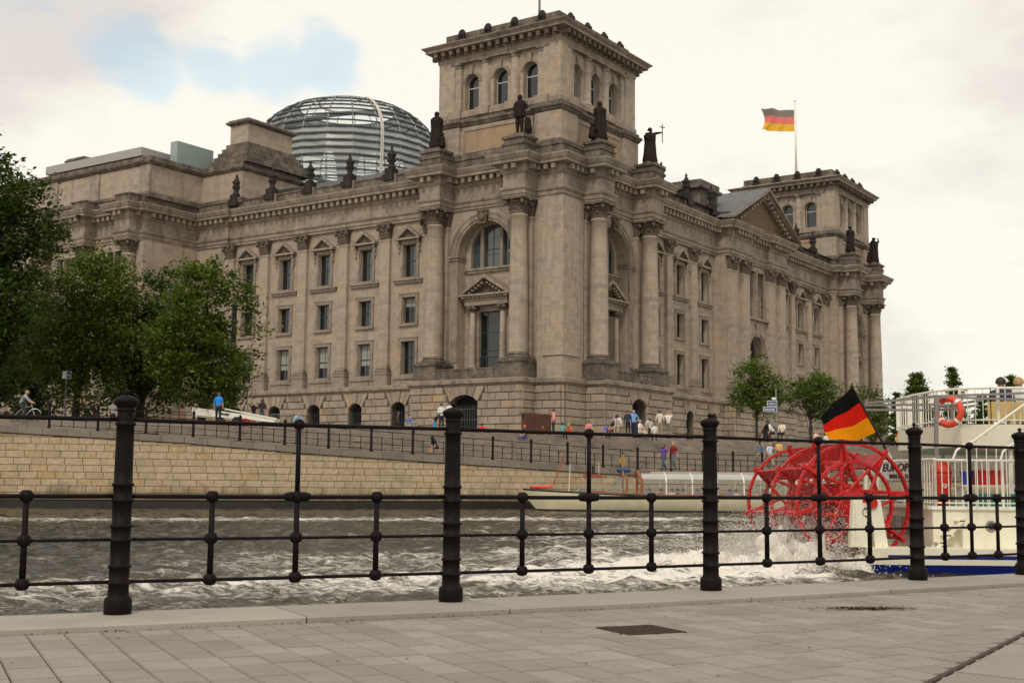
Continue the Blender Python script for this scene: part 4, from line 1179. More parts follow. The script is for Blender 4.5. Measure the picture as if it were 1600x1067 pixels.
b = MB(TE); b.mat(M_soot); b.box(3.2, 17.4, -2, 2.45, Z_L - .05, Z_L + .02); b.build('terrace', parl)
b = MB(TN); b.mat(M_soot); b.box(4.2, 18.8, -2, 2.45, Z_L - .05, Z_L + .02); b.build('terrace', parl); b = MB(TN); b.mat(M_soot); b.box(LN - 18.8, LN - 4.2, -2, 2.45, Z_L - .05, Z_L + .02); b.build('terrace', parl)
# north centre: arch trim, mullions, sills
b = MB(); b.mat(M_trim); n = 18
for (ra, rb, pr) in ((2.27, 2.6, .1), (2.6, 3.0, .2)):
    for k in range(n):
        a0, a1 = PI * k / n, PI * (k + 1) / n
        b.prism([(ra * math.cos(a0), ra * math.sin(a0)), (rb * math.cos(a0), rb * math.sin(a0)), (rb * math.cos(a1), rb * math.sin(a1)), (ra * math.cos(a1), ra * math.sin(a1))], -pr, .03)
b.prism([(-.3, 2.1), (.3, 2.1), (.5, 3.9), (-.5, 3.9)], -.4, .02); b.box(-3.1, -2.25, -.3, .6, -.3, 0); b.box(2.25, 3.1, -.3, .6, -.3, 0)
place('archivolt', b.mesh('archivolt'), NF, MID, OC, 17.9)
b = MB(); b.mat(M_trim)
for x in (-2.55, 0, 2.55): b.box(x - .25, x + .25, -.18, .3, -.1, 6.4)
b.box(-3.2, 3.2, -.45, .1, -.4, -.1); b.box(-2.8, 2.8, -.18, .1, 6.1, 6.4); place('triple_window_frame', b.mesh('triple_window_frame'), NF, MID, OC, 22.6)

# ---- swept entablature, cornices, ledge
R1 = 2.15
entE = [(2 + .3, LE), (1.7, LE), (1.7, EP1), (-OP - .1, EP1)]
for c in reversed(colP): entE += [(-OP - .1, c + 1.35), (-OP - 1.75, c + 1.35), (-OP - 1.75, c - 1.35), (-OP - .1, c - 1.35)]
entE += [(-OP - .1, EP0), (1.35, EP0), (1.35, E_END), (1.7, E_END), (1.7, 17.5), (.35, 17.5), (.35, 16.85), (-R1, 16.85), (-R1, 14.15), (.35, 14.15), (.35, 5.95), (-R1, 5.95), (-R1, 3.3), (0, 3.3)]
entN = [(0, 0), (4.0, 0), (4.0, -R1), (6.65, -R1), (6.65, .35), (15.05, .35), (15.05, -R1), (17.75, -R1), (17.75, .35), (18.75, .35), (18.75, 1.7), (CL, 1.7), (CL, -.05)]
entN += [(39.85, -.05), (39.85, -.25), (46.1, -.25), (46.1, .25)]
mir = [(LN - x, y) for x, y in reversed(entN)]
ENT = entE + entN + mir + [(LN, 3.0), (LN, 30)]
PR_ARCH = [(-.1, 29.55), (.0, 29.55), (.0, 29.85), (.10, 29.88), (.10, 30.25), (.22, 30.35), (.28, 30.5), (.28, 30.62), (0, 30.66), (0, 32.0)]
PR_CORN = [(0, 32.0), (.12, 32.08), (.2, 32.25), (.24, 32.28), (.24, 32.95), (1.02, 32.98), (1.04, 33.28), (1.12, 33.32), (1.34, 33.72), (1.36, 33.88), (.35, 34.12), (.05, 34.14)]
PR_BLK = [(.05, 34.12), (.05, 35.0), (.18, 35.04), (.18, 35.2), (-.6, 35.25)]
def ledge_tint(): pass
mb = MB(); mb.mat(M_trim); sweep(mb, ENT, PR_ARCH); mb.build('architrave', parl)
mb = MB(); mb.mat(M_trim); sweep(mb, ENT, PR_CORN); mb.build('main_cornice', parl)
mb = MB(); mb.mat(M_soot); sweep(mb, ENT, PR_BLK); mb.build('blocking_course', parl)
mb = MB(); mb.mat(M_trim); path_blocks(mb, ENT, .24, .86, 32.40, 32.93, .44, .50); tag(mb.build('modillions', parl), kind='stuff')
# socle
SOC = [(.6, LE), (.6, EP1 + .3), (-OP - 1.9, EP1 + .3), (-OP - 1.9, EP0 - .3), (.35, EP0 - .3), (.6, E_END - .6), (.6, 17.45), (-2.5, 17.45), (-2.5, 3.15), (-.25, 3.15), (-.25, -.25), (4.1, -.25), (4.1, -2.5), (18.85, -2.5), (18.85, .6), (39.0, .6), (39.0, -.95)]
SOC[4] = (.35, EP0 - .3); SOC[5] = (.35, E_END - .6); SOC.insert(6, (.6, E_END - .6))
SOC = SOC + [(LN - x, y) for x, y in reversed(SOC[SOC.index((4.1, -.25)):])] + [(LN + .25, -.25), (LN + .25, 30)]
mb = MB(); mb.mat(M_trim); sweep(mb, SOC, [(-.1, Z_LB), (.06, Z_LB), (.12, Z_LB + .12), (.34, Z_LB + .22), (.36, Z_L - .12), (.12, Z_L), (-3.2, Z_L + .015)]); mb.build('socle_ledge', parl)

# rusticated blocks laid on the socle path (with arched openings and voussoirs)
ME_rust = chamfer_block('stone_block', M_rust, .045, .085, .35); FR = [tuple(p.vertices) for p in ME_rust.polygons]
OPEN = {('E', 'w'): [(c, .98, 8.72, .55) for c in (21.6, 27.85, 34.2, 40.5, 46.9)], ('E', 't'): [(10.35, 1.75, 8.8, .72)],
        ('N', 't'): [(11.4, 1.6, 8.8, .72)], ('N', 'w'): [(c, .98, 8.72, .55) for c in (23.4, 29.6, 36.2)], ('N', 'c'): [(MID, 1.6, 7.6, .9)],
        ('N', 'w2'): [(LN - c, .98, 8.72, .55) for c in (36.2, 29.6, 23.4)], ('N', 't2'): [(LN - 11.4, 1.6, 8.8, .72)], ('E', 'p'): [(c, 1.2, 8.2, .9) for c in (62.2, 70.7, 79.1)], ('E', 'o'): []}
seglist = [  # F, s0, s1, out plane, key
    (EF, EP1 + .3, LE, -.6, 'o'), (EF, EP0 - .3, EP1 + .3, OP + 1.9, 'p'), (EF, E_END - .6, EP0 - .3, -.35, 'o'), (EF, 17.45, E_END - .6, -.6, 'w'), (EF, 3.15, 17.45, 2.5, 't'), (EF, -.25, 3.15, .25, 'o'),
    (NF, -2.42, -.25, -3.15, 'o'), (EF, -2.42, -.25, -4.1, 'o'), (EF, -.9, .6, -39.0, 'o'), (NF, -8.8, .35, -(EP0 - .3), 'o'), (EF, -2.42, .6, -(LN - 18.85), 'o'),
    (NF, -.25, 4.1, .25, 'o'), (NF, 4.1, 18.85, 2.5, 't'), (NF, 18.85, 39.0, -.6, 'w'), (NF, 39.0, LN - 39.0, .95, 'c'), (NF, LN - 39.0, LN - 18.85, -.6, 'w2'), (NF, LN - 18.85, LN - 4.1, 2.5, 't2'), (NF, LN - 4.1, LN + .25, .25, 'o')]
RH = .80; zr0 = Z_LB - 8 * RH
rb = []; polys = []; rz = random.Random(21)
for (F, s0, s1, o, key) in seglist:
    ops = OPEN.get((F, key), [])
    mb = MB(TT(F)); mb.mat(M_mortar)
    wall_grid(mb, s0 - (.19 if key in ('o', 'w', 'w2') else -.155), s1 + (.19 if key in ('o', 'w', 'w2') else -.155), PLAZA - .3, Z_LB + .05, o - .16, [(c, h, PLAZA - .3, zs, ri) for c, h, zs, ri in ops], 1.0)
    mb.build('socle_core', parl)
    for (c, h, zs, ri) in ops:
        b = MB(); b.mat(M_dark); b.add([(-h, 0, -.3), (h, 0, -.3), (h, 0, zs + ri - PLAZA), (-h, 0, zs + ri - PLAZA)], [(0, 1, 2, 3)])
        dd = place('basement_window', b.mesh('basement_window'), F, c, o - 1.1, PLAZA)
        b = MB(); b.mat(M_grille if h > 1.5 else M_wframe)
        nb = 11 if h > 1.5 else 5
        for k in range(nb): x = -h + 2 * h * (k + .5) / nb; b.box(x - .022, x + .022, -.45, -.41, 0, zs - PLAZA - (.3 if h > 1.5 else -.2))
        for z in (.8, 1.9, 3.0, 4.1): b.box(-h, h, -.46, -.40, z, z + .05)
        link('grille', b.mesh('grille'), dd)
        # voussoirs: five wedges fanning to the ledge
        zt = Z_LB - .02; span = h + .95
        R = (h * h + ri * ri) / (2 * ri); zc = zs + ri - R
        nv = 5; a0 = math.asin(h / R)
        inner = [(c + R * math.sin(-a0 + 2 * a0 * k / nv), zc + R * math.cos(-a0 + 2 * a0 * k / nv)) for k in range(nv + 1)]
        outer = [(c - span + 2 * span * k / nv, zt) for k in range(nv + 1)]
        for k in range(nv):
            g_ = .015
            q = [(inner[k][0] + g_, inner[k][1] + .02), (inner[k + 1][0] - g_, inner[k + 1][1] + .02), (outer[k + 1][0] - g_, zt), (outer[k][0] + g_, zt)]
            polys.append((F, q, o, .06 if k != 2 else .14))
        # small side wedge below the outer voussoir
    for r in range(8):
        z0 = zr0 + r * RH; zc_ = z0 + RH / 2
        if z0 + RH < PLAZA + .02: continue
        off = (r % 2) * .82
        s = s0; cuts_ = [s0]
        x = s0 + (.9 if r % 2 else 1.6)
        while x < s1 - .5: cuts_.append(x); x += 1.62 + rz.uniform(-.12, .12)
        cuts_.append(s1)
        for a, b_ in zip(cuts_, cuts_[1:]):
            parts = [(a, b_)]
            for (c, h, zs, ri) in ops:
                # blocked width at this row
                top = z0 + RH
                if top <= zs + .25: wv = h
                else:
                    f_ = (top - zs) / (Z_LB - zs); wv = h + .95 * min(1, max(0, f_))
                np_ = []
                for (p0, p1) in parts:
                    if p1 <= c - wv or p0 >= c + wv: np_.append((p0, p1)); continue
                    if p0 < c - wv: np_.append((p0, c - wv))
                    if p1 > c + wv: np_.append((c + wv, p1))
                parts = np_
            for (p0, p1) in parts:
                if p1 - p0 < .18: continue
                rb.append((F, (p0 + p1) / 2, p1 - p0 - .045, o, zc_, RH - .05))
def root_xy(F, s, o): return (-o, s) if F == EF else (s, -o)
def dcam(x, y):
    ca, sa = math.cos(PI / 2 - AL), math.sin(PI / 2 - AL); X = BO.x + x * ca - y * sa; Y = BO.y + x * sa + y * ca
    return math.hypot(X, Y)
rb.sort(key=lambda q: dcam(*root_xy(q[0], q[1], q[3])) + (30 if q[4] < 5.6 else 0))
nind = 300 - len([1 for p in polys if dcam(*root_xy(p[0], p[1][0][0], p[2])) < 150])
smb = MB(); smb.mat(M_rust)
for i, (F, s, ln, o, zc_, hh) in enumerate(rb):
    x, y = root_xy(F, s, o - .06 + rz.uniform(-.012, .012)); an = -PI / 2 if F == EF else 0
    if i < nind: link('stone_block', ME_rust, parl, (x, y, zc_), an, (ln, .26, hh))
    else: smb.add(block_verts((x, y, zc_), an, ln, .26, hh, ME_rust), FR)
for (F, q, o, pr) in polys:
    T = TT(F); near_ = dcam(*root_xy(F, q[0][0], o)) < 150
    b = MB(T) if near_ else None
    tgt = b if near_ else MB(T)
    tgt.mat(M_rust); n = len(q)
    cx_, cz_ = sum(p[0] for p in q) / n, sum(p[1] for p in q) / n
    inn = [(cx_ + (x - cx_) * .88, cz_ + (z - cz_) * .93) for x, z in q]
    vs = [(x, o - .3, z) for x, z in q] + [(x, o + pr - .06, z) for x, z in q] + [(x, o + pr, z) for x, z in inn]
    fs = []
    for i in range(n): j = (i + 1) % n; fs += [(j, i, n + i, n + j), (n + j, n + i, 2 * n + i, 2 * n + j)]
    fs.append(tuple(range(3 * n - 1, 2 * n - 1, -1)))
    tgt.add(vs, fs)
    if near_: b.build('stone_block', parl)
    else: smb.add(tgt.v, tgt.f)
tag(smb.build('far_stone_blocks', parl), kind='stuff')

# ---- upper towers
def upper_tower(ox, oy):
    A, B = .95, 17.05
    def sq(a, b): return [(ox + a, oy + b), (ox + a, oy + a), (ox + b, oy + a), (ox + b, oy + b)]
    def piered(a, b, pw, pr):   # square with projecting corner piers, walked clockwise-outward
        pts = []
        def P(x, y): pts.append((ox + x, oy + y))
        P(a - pr, b + pr); P(a - pr, b - pw); P(a, b - pw); P(a, a + pw); P(a - pr, a + pw); P(a - pr, a - pr); P(a + pw, a - pr); P(a + pw, a); P(b - pw, a); P(b - pw, a - pr); P(b + pr, a - pr)
        P(b + pr, a + pw); P(b, a + pw); P(b, b - pw); P(b + pr, b - pw); P(b + pr, b + pr); P(b - pw, b + pr); P(b - pw, b); P(a + pw, b); P(a + pw, b + pr)
        return pts
    att = piered(1.15, 16.85, 2.9, .35)
    mb = MB(); mb.mat(M_stone); sweep(mb, att, [(0, 34.9), (0, 39.0)], True); mb.build('attic_wall', parl)
    mb = MB(); mb.mat(M_soot)
    sweep(mb, att, [(.3, 34.9), (.3, 35.75), (.1, 35.95), (0, 36.0)], True)
    sweep(mb, att, [(0, 38.95), (.12, 39.05), (.3, 39.35), (.38, 39.4), (.38, 39.62), (.1, 39.75), (.1, 40.0), (-.9, 40.05)], True); mb.build('attic_moulding', parl)
    # ochre panels between piers
    for F_, s_ in (('E', oy + 9), ('N', ox + 9)):
        b = MB(); b.mat(M_panel); b.box(-4.35, 4.35, -.05, .05, 36.2, 38.45)
        b.mat(M_trim)
        for (x0, x1, z0, z1) in ((-4.6, 4.6, 38.45, 38.65), (-4.6, 4.6, 36.0, 36.2), (-4.6, -4.35, 36.2, 38.45), (4.35, 4.6, 36.2, 38.45)): b.box(x0, x1, -.14, .05, z0, z1)
        me_ = b.mesh('attic_panel')
        if F_ == 'E': link('attic_panel', me_, parl, (ox + 1.15, s_, 0), -PI / 2)
        else: link('attic_panel', me_, parl, (s_, oy + 1.15, 0), 0)
    # shaft
    Zb, Zt = 40.0, 46.3
    mb = MB(); mb.mat(M_stone)
    pts = []
    pw = 2.15; re_ = .55
    # corner piers of the shaft (L-shaped) as swept closed outline with recessed middles
    a, b_ = 1.05, 16.95
    path = []
    for (x, y) in ((a, b_), (a, b_ - pw), (a + re_, b_ - pw), (a + re_, a + pw), (a, a + pw), (a, a), (a + pw, a), (a + pw, a + re_), (b_ - pw, a + re_), (b_ - pw, a), (b_, a), (b_, a + pw), (b_ - re_, a + pw), (b_ - re_, b_ - pw), (b_, b_ - pw), (b_, b_), (b_ - pw, b_), (b_ - pw, b_ - re_), (a + pw, b_ - re_), (a + pw, b_)):
        path.append((ox + x, oy + y))
    # outline pieces excluding the E and N middles
    sweep(mb, path[0:3], [(0, Zb), (0, Zt)]); sweep(mb, path[3:8], [(0, Zb), (0, Zt)]); sweep(mb, path[8:] + [path[0]], [(0, Zb), (0, Zt)])
    mb.build('tower_shaft', parl)
    for side in ('E', 'N'):
        if side == 'E': T = (lambda s, o, z: (ox + 0 - o, oy + s, z), False)
        else: T = (lambda s, o, z: (ox + s, oy - o, z), True)
        mb = MB(T); mb.mat(M_stone)
        wc_ = (5.15, 9.0, 12.85)
        wall_grid(mb, a + pw, b_ - pw, Zb, Zt, -(a + re_), [(c, .93, 40.95, 44.05, .93) for c in wc_], .85)
        mb.build('tower_wall', parl)
        for c in wc_:
            b = MB(); b.mat(M_wframe_l); y = .72
            for k in range(14):
                a0, a1 = PI * k / 14, PI * (k + 1) / 14; b.tube((.88 * math.cos(a0), y, 3.1 + .88 * math.sin(a0)), (.88 * math.cos(a1), y, 3.1 + .88 * math.sin(a1)), .045, n=5)
            b.box(-.93, -.86, y - .05, y + .05, 0, 3.1); b.box(.86, .93, y - .05, y + .05, 0, 3.1); b.box(-.9, .9, y - .04, y + .04, 2.55, 2.68); b.box(-.9, .9, y - .04, y + .04, 0, .08)
            wme = b.mesh('tower_window')
            loc = (ox + a + re_, oy + c, 40.95) if side == 'E' else (ox + c, oy + a + re_, 40.95)
            wo = link('tower_window', wme, parl, loc, -PI / 2 if side == 'E' else 0)
            b = MB(); b.mat(M_glass if c < 12 else M_glass); glass_poly(b, 0, .9, 0, 3.1, .9, y + .02); link('pane', b.mesh('pane'), wo)
            b = MB(); b.mat(M_trim)
            n = 12
            for k in range(n):
                a0, a1 = PI * k / n, PI * (k + 1) / n
                b.prism([(.95 * math.cos(a0), 3.1 + .95 * math.sin(a0)), (1.25 * math.cos(a0), 3.1 + 1.25 * math.sin(a0)), (1.25 * math.cos(a1), 3.1 + 1.25 * math.sin(a1)), (.95 * math.cos(a1), 3.1 + .95 * math.sin(a1))], -.1, .03)
            b.prism([(-.18, 3.95), (.18, 3.95), (.28, 4.95), (-.28, 4.95)], -.26, .03)
            link('surround', b.mesh('surround'), wo); b = MB(); b.mat(M_trim); b.box(-1.3, 1.3, -.32, .1, -.3, -.05); link('sill', b.mesh('sill'), wo)
            b = MB(); b.mat(M_blind); b.box(-.86, .86, y + .0, y + .01, 0, 1.4) if False else None
        for c, kind in ((3.35, 'p'), (7.08, 'c'), (10.92, 'c'), (14.65, 'p')):
            b = MB(); b.mat(M_stone)
            if kind == 'c':
                b.sm = True; b.lathe([(.66, 0), (.66, .2), (.58, .32), (.54, .5), (.54, 2.5), (.47, 4.9)], n=18); b.sm = False
                b.mat(M_trim); b.sm = True; b.lathe([(.48, 4.85), (.56, 4.95), (.52, 5.05), (.66, 5.25)], n=18); b.sm = False; b.box(-.68, .68, -.68, .3, 5.25, 5.45)
            else:
                b.box(-.62, .62, -.42, .3, 0, 4.9); b.mat(M_trim); b.box(-.7, .7, -.52, .3, 4.9, 5.02); b.box(-.62, .62, -.44, .3, 5.02, 5.2); b.box(-.76, .76, -.6, .3, 5.2, 5.45)
            b.mat(M_trim); b.box(-.85, .85, -.85, .4, -.85, 0)
            loc = (ox + a + re_, oy + c, 40.87) if side == 'E' else (ox + c, oy + a + re_, 40.87)
            link('half_column' if kind == 'c' else 'tower_pilaster', b.mesh('half_column' if kind == 'c' else 'tower_pilaster'), parl, loc, -PI / 2 if side == 'E' else 0)
    ring = [(ox + a, oy + b_), (ox + a, oy + a), (ox + b_, oy + a), (ox + b_, oy + b_)]
    mb = MB(); mb.mat(M_trim)
    sweep(mb, ring, [(-.55, 46.28), (.0, 46.28), (.04, 46.5), (.14, 46.62), (.14, 46.7), (.0, 46.74), (.0, 47.0), (.12, 47.05)], True)
    sweep(mb, ring, [(.0, 40.0), (.12, 40.05), (.12, 40.55), (.0, 40.75)], True)
    mb.build('shaft_moulding', parl)
    mb = MB(); mb.mat(M_trim)
    sweep(mb, ring, [(.0, 47.0), (.2, 47.1), (.2, 47.62), (1.12, 47.66), (1.14, 47.9), (1.5, 48.18), (1.52, 48.26), (.4, 48.62), (.1, 48.7)], True); mb.build('tower_cornice', parl)
    mb = MB(); mb.mat(M_cap); path_blocks(mb, ring, .18, .98, 47.08, 47.60, .42, .62, True, -.2); tag(mb.build('modillions', parl), kind='stuff')
    mb = MB(); mb.mat(M_soot); r2 = [(ox + 1.55, oy + 16.45), (ox + 1.55, oy + 1.55), (ox + 16.45, oy + 1.55), (ox + 16.45, oy + 16.45)]
    sweep(mb, r2, [(.35, 48.5), (.15, 48.95), (0, 49.0), (0, 49.85), (-.5, 49.9)], True)
    mb.add([(x, y, 49.2) for x, y in reversed(r2)], [(0, 1, 2, 3)]); mb.build('tower_parapet', parl)
    b = MB(); b.mat(M_finial); b.sphere((0, .0, .55), .52, 10, 8, 1, .55, 1.25); b.sphere((0, -.18, .5), .34, 8, 6); b.box(-.6, .6, -.3, .4, -.3, .1); me_ = b.mesh('parapet_boss')
    for k in range(4):
        q = 1.55 + 14.9 * (k + .62) / 4.25
        link('parapet_boss', me_, parl, (ox + 1.5, oy + q, 49.1), -PI / 2); link('parapet_boss', me_, parl, (ox + q, oy + 1.5, 49.1), 0)
upper_tower(0, 0); upper_tower(LN - 18, 0)
# ---- attics over centre block of the east side
attE = [(-OP + .6 - 0, 92), (-OP + .6, EP0 + .0), (1.9, EP0), (1.9, 48.5), (12, 48.5)]
mb = MB(); mb.mat(M_stone); sweep(mb, attE, [(0, 34.9), (0, 39.1)]); mb.build('attic_wall', parl)
mb = MB(); mb.mat(M_soot); sweep(mb, attE, [(.5, 34.9), (.5, 35.5), (.15, 35.7), (0, 35.72)])
sweep(mb, attE, [(0, 39.05), (.2, 39.15), (.45, 39.4), (.5, 39.6), (.15, 39.75), (.15, 40.15), (-3, 40.2)]); mb.build('attic_moulding', parl)
b = MB(); b.mat(M_trim)
b.box(-OP + .6 - .18, -OP + .7, -.9, .9, 35.7, 39.05); ap_ = b.mesh('attic_pilaster')
for s_ in (56.7, 66.4, 74.9): link('attic_pilaster', ap_, parl, (0, s_, 0))
M_slabw = simple('roof_slab_edge', (.33, .31, .30), .5)
b = MB(); b.mat(M_slabw); b.box(-OP + 2.0, 14, 59.5, 79, 41.0, 42.1); b.build('roof_slab', parl)
b = MB(); b.mat(M_glass); b.box(-OP + 4.0, 12, 60.5, 78, 40.1, 41.0); b.build('roof_glazing', parl)
b = MB(); b.mat(M_greenglass); b.box(-1.5, 4.5, 56.9, 58.2, 40.2, 43.3); b.build('glass_box', parl)
def block_top(x0, x1, y0, y1, zb, zm, zt, nm='roof_block'):
    b = MB(); b.mat(M_soot)
    k = 5
    for i in range(k):
        f_ = (1 - i / k) * 1.8; b.box(x0 - f_, x1 + f_, y0 - f_, y1 + f_, zb + (zm - zb) * i / k, zb + (zm - zb) * (i + 1) / k)
    o_ = b.build(nm, parl)
    b = MB(); b.mat(M_stone); b.box(x0, x1, y0, y1, zm, zt - .6); b.mat(M_soot)
    sweep(b, [(x0, y1), (x0, y0), (x1, y0), (x1, y1)], [(0, zt - .75), (.45, zt - .5), (.5, zt - .3), (.3, zt - .2), (.2, zt), (-.1, zt)], True); b.box(x0 + .05, x1 - .05, y0 + .05, y1 - .05, zt - .6, zt - .02)
    b.build('block_top', parl)
block_top(3.6, 11.5, 49.6, 52.8, 40.2, 43.2, 46.4)
block_top(3.6, 11.5, 82.6, 86, 40.2, 42.0, 46.0)
# roofs
b = MB(); b.mat(M_roofdark)
b.add([(2.6, 16, 35.1), (2.6, 50, 35.1), (7, 50, 37.4), (7, 16, 37.4)], [(0, 3, 2, 1)])
b.add([(7, 16, 37.4), (7, 50, 37.4), (40, 50, 37.4), (40, 16, 37.4)], [(0, 3, 2, 1)])
b.add([(-OP + 1.2, 56.4, 39.9), (-OP + 1.2, 90, 39.9), (40, 90, 39.9), (40, 56.4, 39.9)], [(0, 3, 2, 1)])
b.add([(2.4, 49, 39.9), (2.4, 56.4, 39.9), (40, 56.4, 39.9), (40, 49, 39.9)], [(0, 3, 2, 1)])
b.add([(3, 1, 35.15), (3, 100, 35.15), (LN - 3, 100, 35.15), (LN - 3, 1, 35.15)], [(0, 3, 2, 1)])
b.build('roof', parl)
# north roof block and pediment
sweep_b = MB(); sweep_b.mat(M_soot)
def nblock(x0, x1, y0, y1):
    b = MB(); b.mat(M_soot); b.box(x0, x1, y0, y1, 35.0, 39.2)
    sweep(b, [(x0, y1), (x0, y0), (x1, y0), (x1, y1)], [(0, 38.1), (.5, 38.3), (.5, 38.6), (.2, 38.7), (.2, 39.4), (-.1, 39.42)], True); b.build('roof_block', parl)
nblock(37.6, 42.8, 3.0, 9.5); nblock(LN - 42.8, LN - 37.6, 3.0, 9.5)
PHW, PH, PZ = 10.4, 5.4, 34.15
b = MB(TN); b.mat(M_panel)
yo = .35
def pp(x, o, z): return (MID + x, o, z)
b.add([pp(-PHW + .8, yo, PZ), pp(PHW - .8, yo, PZ), pp(0, yo, PZ + PH - .5)], [(0, 1, 2)]); b.add([pp(-PHW + .8, yo, PZ), pp(PHW - .8, yo, PZ), pp(0, yo, PZ + PH - .5)], [(2, 1, 0)]); b.build('pediment_panel', parl)
b = MB(TN); b.mat(M_trim)
L_ = math.hypot(PHW, PH)
for sg in (-1, 1):
    for (t0, t1, o1) in ((0, .35, 1.75), (.35, .75, 1.35), (.75, 1.25, .7)):
        # thickness layers measured down from the rake
        def rk(x, t_): return PZ + PH * (1 - abs(x) / PHW) - t_ * L_ / PHW + .35
        x0, x1 = 0, PHW + .6
        q = [(x0, rk(x0, t1)), (x1, rk(x1, t1)), (x1, rk(x1, t0)), (x0, rk(x0, t0))]
        vs = [pp(sg * x, o1, max(z, PZ - .05)) for x, z in q] + [pp(sg * x, -.2, max(z, PZ - .05)) for x, z in q]
        fs = [(0, 1, 2, 3), (7, 6, 5, 4), (0, 4, 5, 1), (1, 5, 6, 2), (2, 6, 7, 3), (3, 7, 4, 0)]
        b.add(vs, fs if sg < 0 else [tuple(reversed(f)) for f in fs])
    for k in range(12):
        x = (k + .5) * PHW / 12.3; z = PZ + PH * (1 - x / PHW) - .62
        if z < PZ + .2: continue
        b.box(MID + sg * x - .2, MID + sg * x + .2, .7, 1.28, z - .35, z)
b.build('pediment_cornice', parl)
b = MB(TN); M_slate = ashlar('slate_roof', (.16, .16, .165), (.19, .185, .18), (.11, .11, .115), .5, .3, 0, .6, .3); b.mat(M_slate)
zt = PZ + PH + .38
for sg in (-1, 1):
    b.add([pp(0, 1.7, zt), pp(0, -11, zt), pp(sg * (PHW + .6), -11, PZ + .1), pp(sg * (PHW + .6), 1.7, PZ + .1)], [(0, 1, 2, 3)])
b.build('gable_roof', parl)
# finials on the parapets
b = MB(); b.mat(M_finial); b.box(-.55, .55, -.55, .55, 0, .75); b.box(-.75, .75, -.75, .75, -.7, 0)
b.sm = True; b.lathe([(.42, .75), (.5, .9), (.3, 1.05), (.34, 1.3), (.42, 1.7), (.38, 2.1), (.50, 2.25), (.52, 2.4), (.36, 2.5), (.3, 2.7), (.22, 2.85), (.12, 3.0), (.17, 3.12), (.13, 3.25), (.02, 3.5)], n=10)
for a_ in range(4): b.sphere((.34 * math.cos(a_ * PI / 2 + .4), .34 * math.sin(a_ * PI / 2 + .4), 1.75), .24, 7, 5)
for a_ in range(6): b.sphere((.42 * math.cos(a_ * PI / 3), .42 * math.sin(a_ * PI / 3), 2.42), .15, 6, 4)
b.sm = False
ME_fin = b.mesh('roof_finial')
for s_ in (24.2, 30.5, 36.8, 43.1, 49.4): link('roof_finial', ME_fin, parl, (1.75, s_, 35.2), 0)
for s_ in (24.6, 31.2, 38.2): link('roof_finial', ME_fin, parl, (s_, 1.75, 35.2), 0); link('roof_finial', ME_fin, parl, (LN - s_, 1.75, 35.2), 0)
b = MB(); b.mat(M_trim)
b.box(-1, 1, -.4, .65, 34.14, 35.24); pp_ = b.mesh('parapet_pedestal')
for s_ in (24.2, 30.5, 36.8, 43.1): link('parapet_pedestal', pp_, parl, (1.75, s_, 0), -PI / 2)
for s_ in (24.6, 31.2, LN - 24.6, LN - 31.2): link('parapet_pedestal', pp_, parl, (s_, 1.75, 0), 0)

# ---- glass dome
DC = Vector((48.75, 73.6)); DZ = 54.6; DR, DHt = 15.4, 9.3
dome = link('glass_dome', None, parl, (DC.x, DC.y, 0))
NR = 24; lv = []
z = DZ - 13.5
while z < DZ + 8.5:
    lv.append(z); z += 1.12 if z < DZ + 4 else (.95 if z < DZ + 7 else .62)
def dr(z):
    if z < DZ: return DR * math.sqrt(max(0.01, 1 - ((z - DZ) / 30) ** 2))
    return DR * math.sqrt(max(.01, 1 - ((z - DZ) / DHt) ** 2))
b = MB(); b.mat(M_domesteel)
for k in range(NR):
    a_ = 2 * PI * k / NR; pts = [(dr(z_) * math.cos(a_), dr(z_) * math.sin(a_), z_) for z_ in lv]
    b.path(pts, .13, 5)
b.build('ribs', dome)
for j, z_ in enumerate(lv):
    b = MB(); b.mat(M_domedark); r_ = dr(z_)
    pts = []
    vs = []; n = 48
    for i in range(n):
        a_ = 2 * PI * i / n
        # polygonal ring following ribs
        for (q, zq) in ((r_ + .22, z_ - .11), (r_ + .22, z_ + .07), (r_ - .14, z_ + .07), (r_ - .14, z_ - .11)):
            vs.append((q * math.cos(a_), q * math.sin(a_), zq))
    b.add(vs, [(i * 4 + q, ((i + 1) % n) * 4 + q, ((i + 1) % n) * 4 + (q + 1) % 4, i * 4 + (q + 1) % 4) for i in range(n) for q in range(4)])
    b.mat(M_domedark)
    for i in range(72 if z_ < DZ + 2 else 0):
        a_ = 2 * PI * i / 72; b.tube(((r_ - .05) * math.cos(a_), (r_ - .05) * math.sin(a_), z_ + .08), ((r_ + .05) * math.cos(a_), (r_ + .05) * math.sin(a_), z_ + .42), .03, n=4, cap=False)
    b.build('ring', dome)
view_a = math.atan2(-DC.y, -DC.x)   # toward the viewer's side, local
stuffp = MB(); stuffp.mat(M_domeglass); cnt = 0
for j in range(len(lv) - 1):
    r0, r1 = dr(lv[j]), dr(lv[j + 1]); z0, z1 = lv[j], lv[j + 1]
    for k in range(NR):
        a0, a1 = 2 * PI * k / NR, 2 * PI * (k + 1) / NR; am = (a0 + a1) / 2 - rad(225)
        pts = [((r0 + .25) * math.cos(a0), (r0 + .25) * math.sin(a0), z0 + .18), ((r0 + .25) * math.cos(a1), (r0 + .25) * math.sin(a1), z0 + .18), (r1 * math.cos(a1), r1 * math.sin(a1), z1 - .12), (r1 * math.cos(a0), r1 * math.sin(a0), z1 - .12)]
        if math.cos(am) > .1 and cnt < 290 and z0 > DZ - 7:
            b = MB(); b.mat(M_domeglass_lo if z0 < DZ + .6 else M_domeglass); b.add(pts, [(0, 1, 2, 3)]); b.build('glass_panel', dome); cnt += 1
        else: stuffp.add(pts, [(0, 1, 2, 3)])
tag(stuffp.build('rear_glass_panels', dome), kind='stuff')
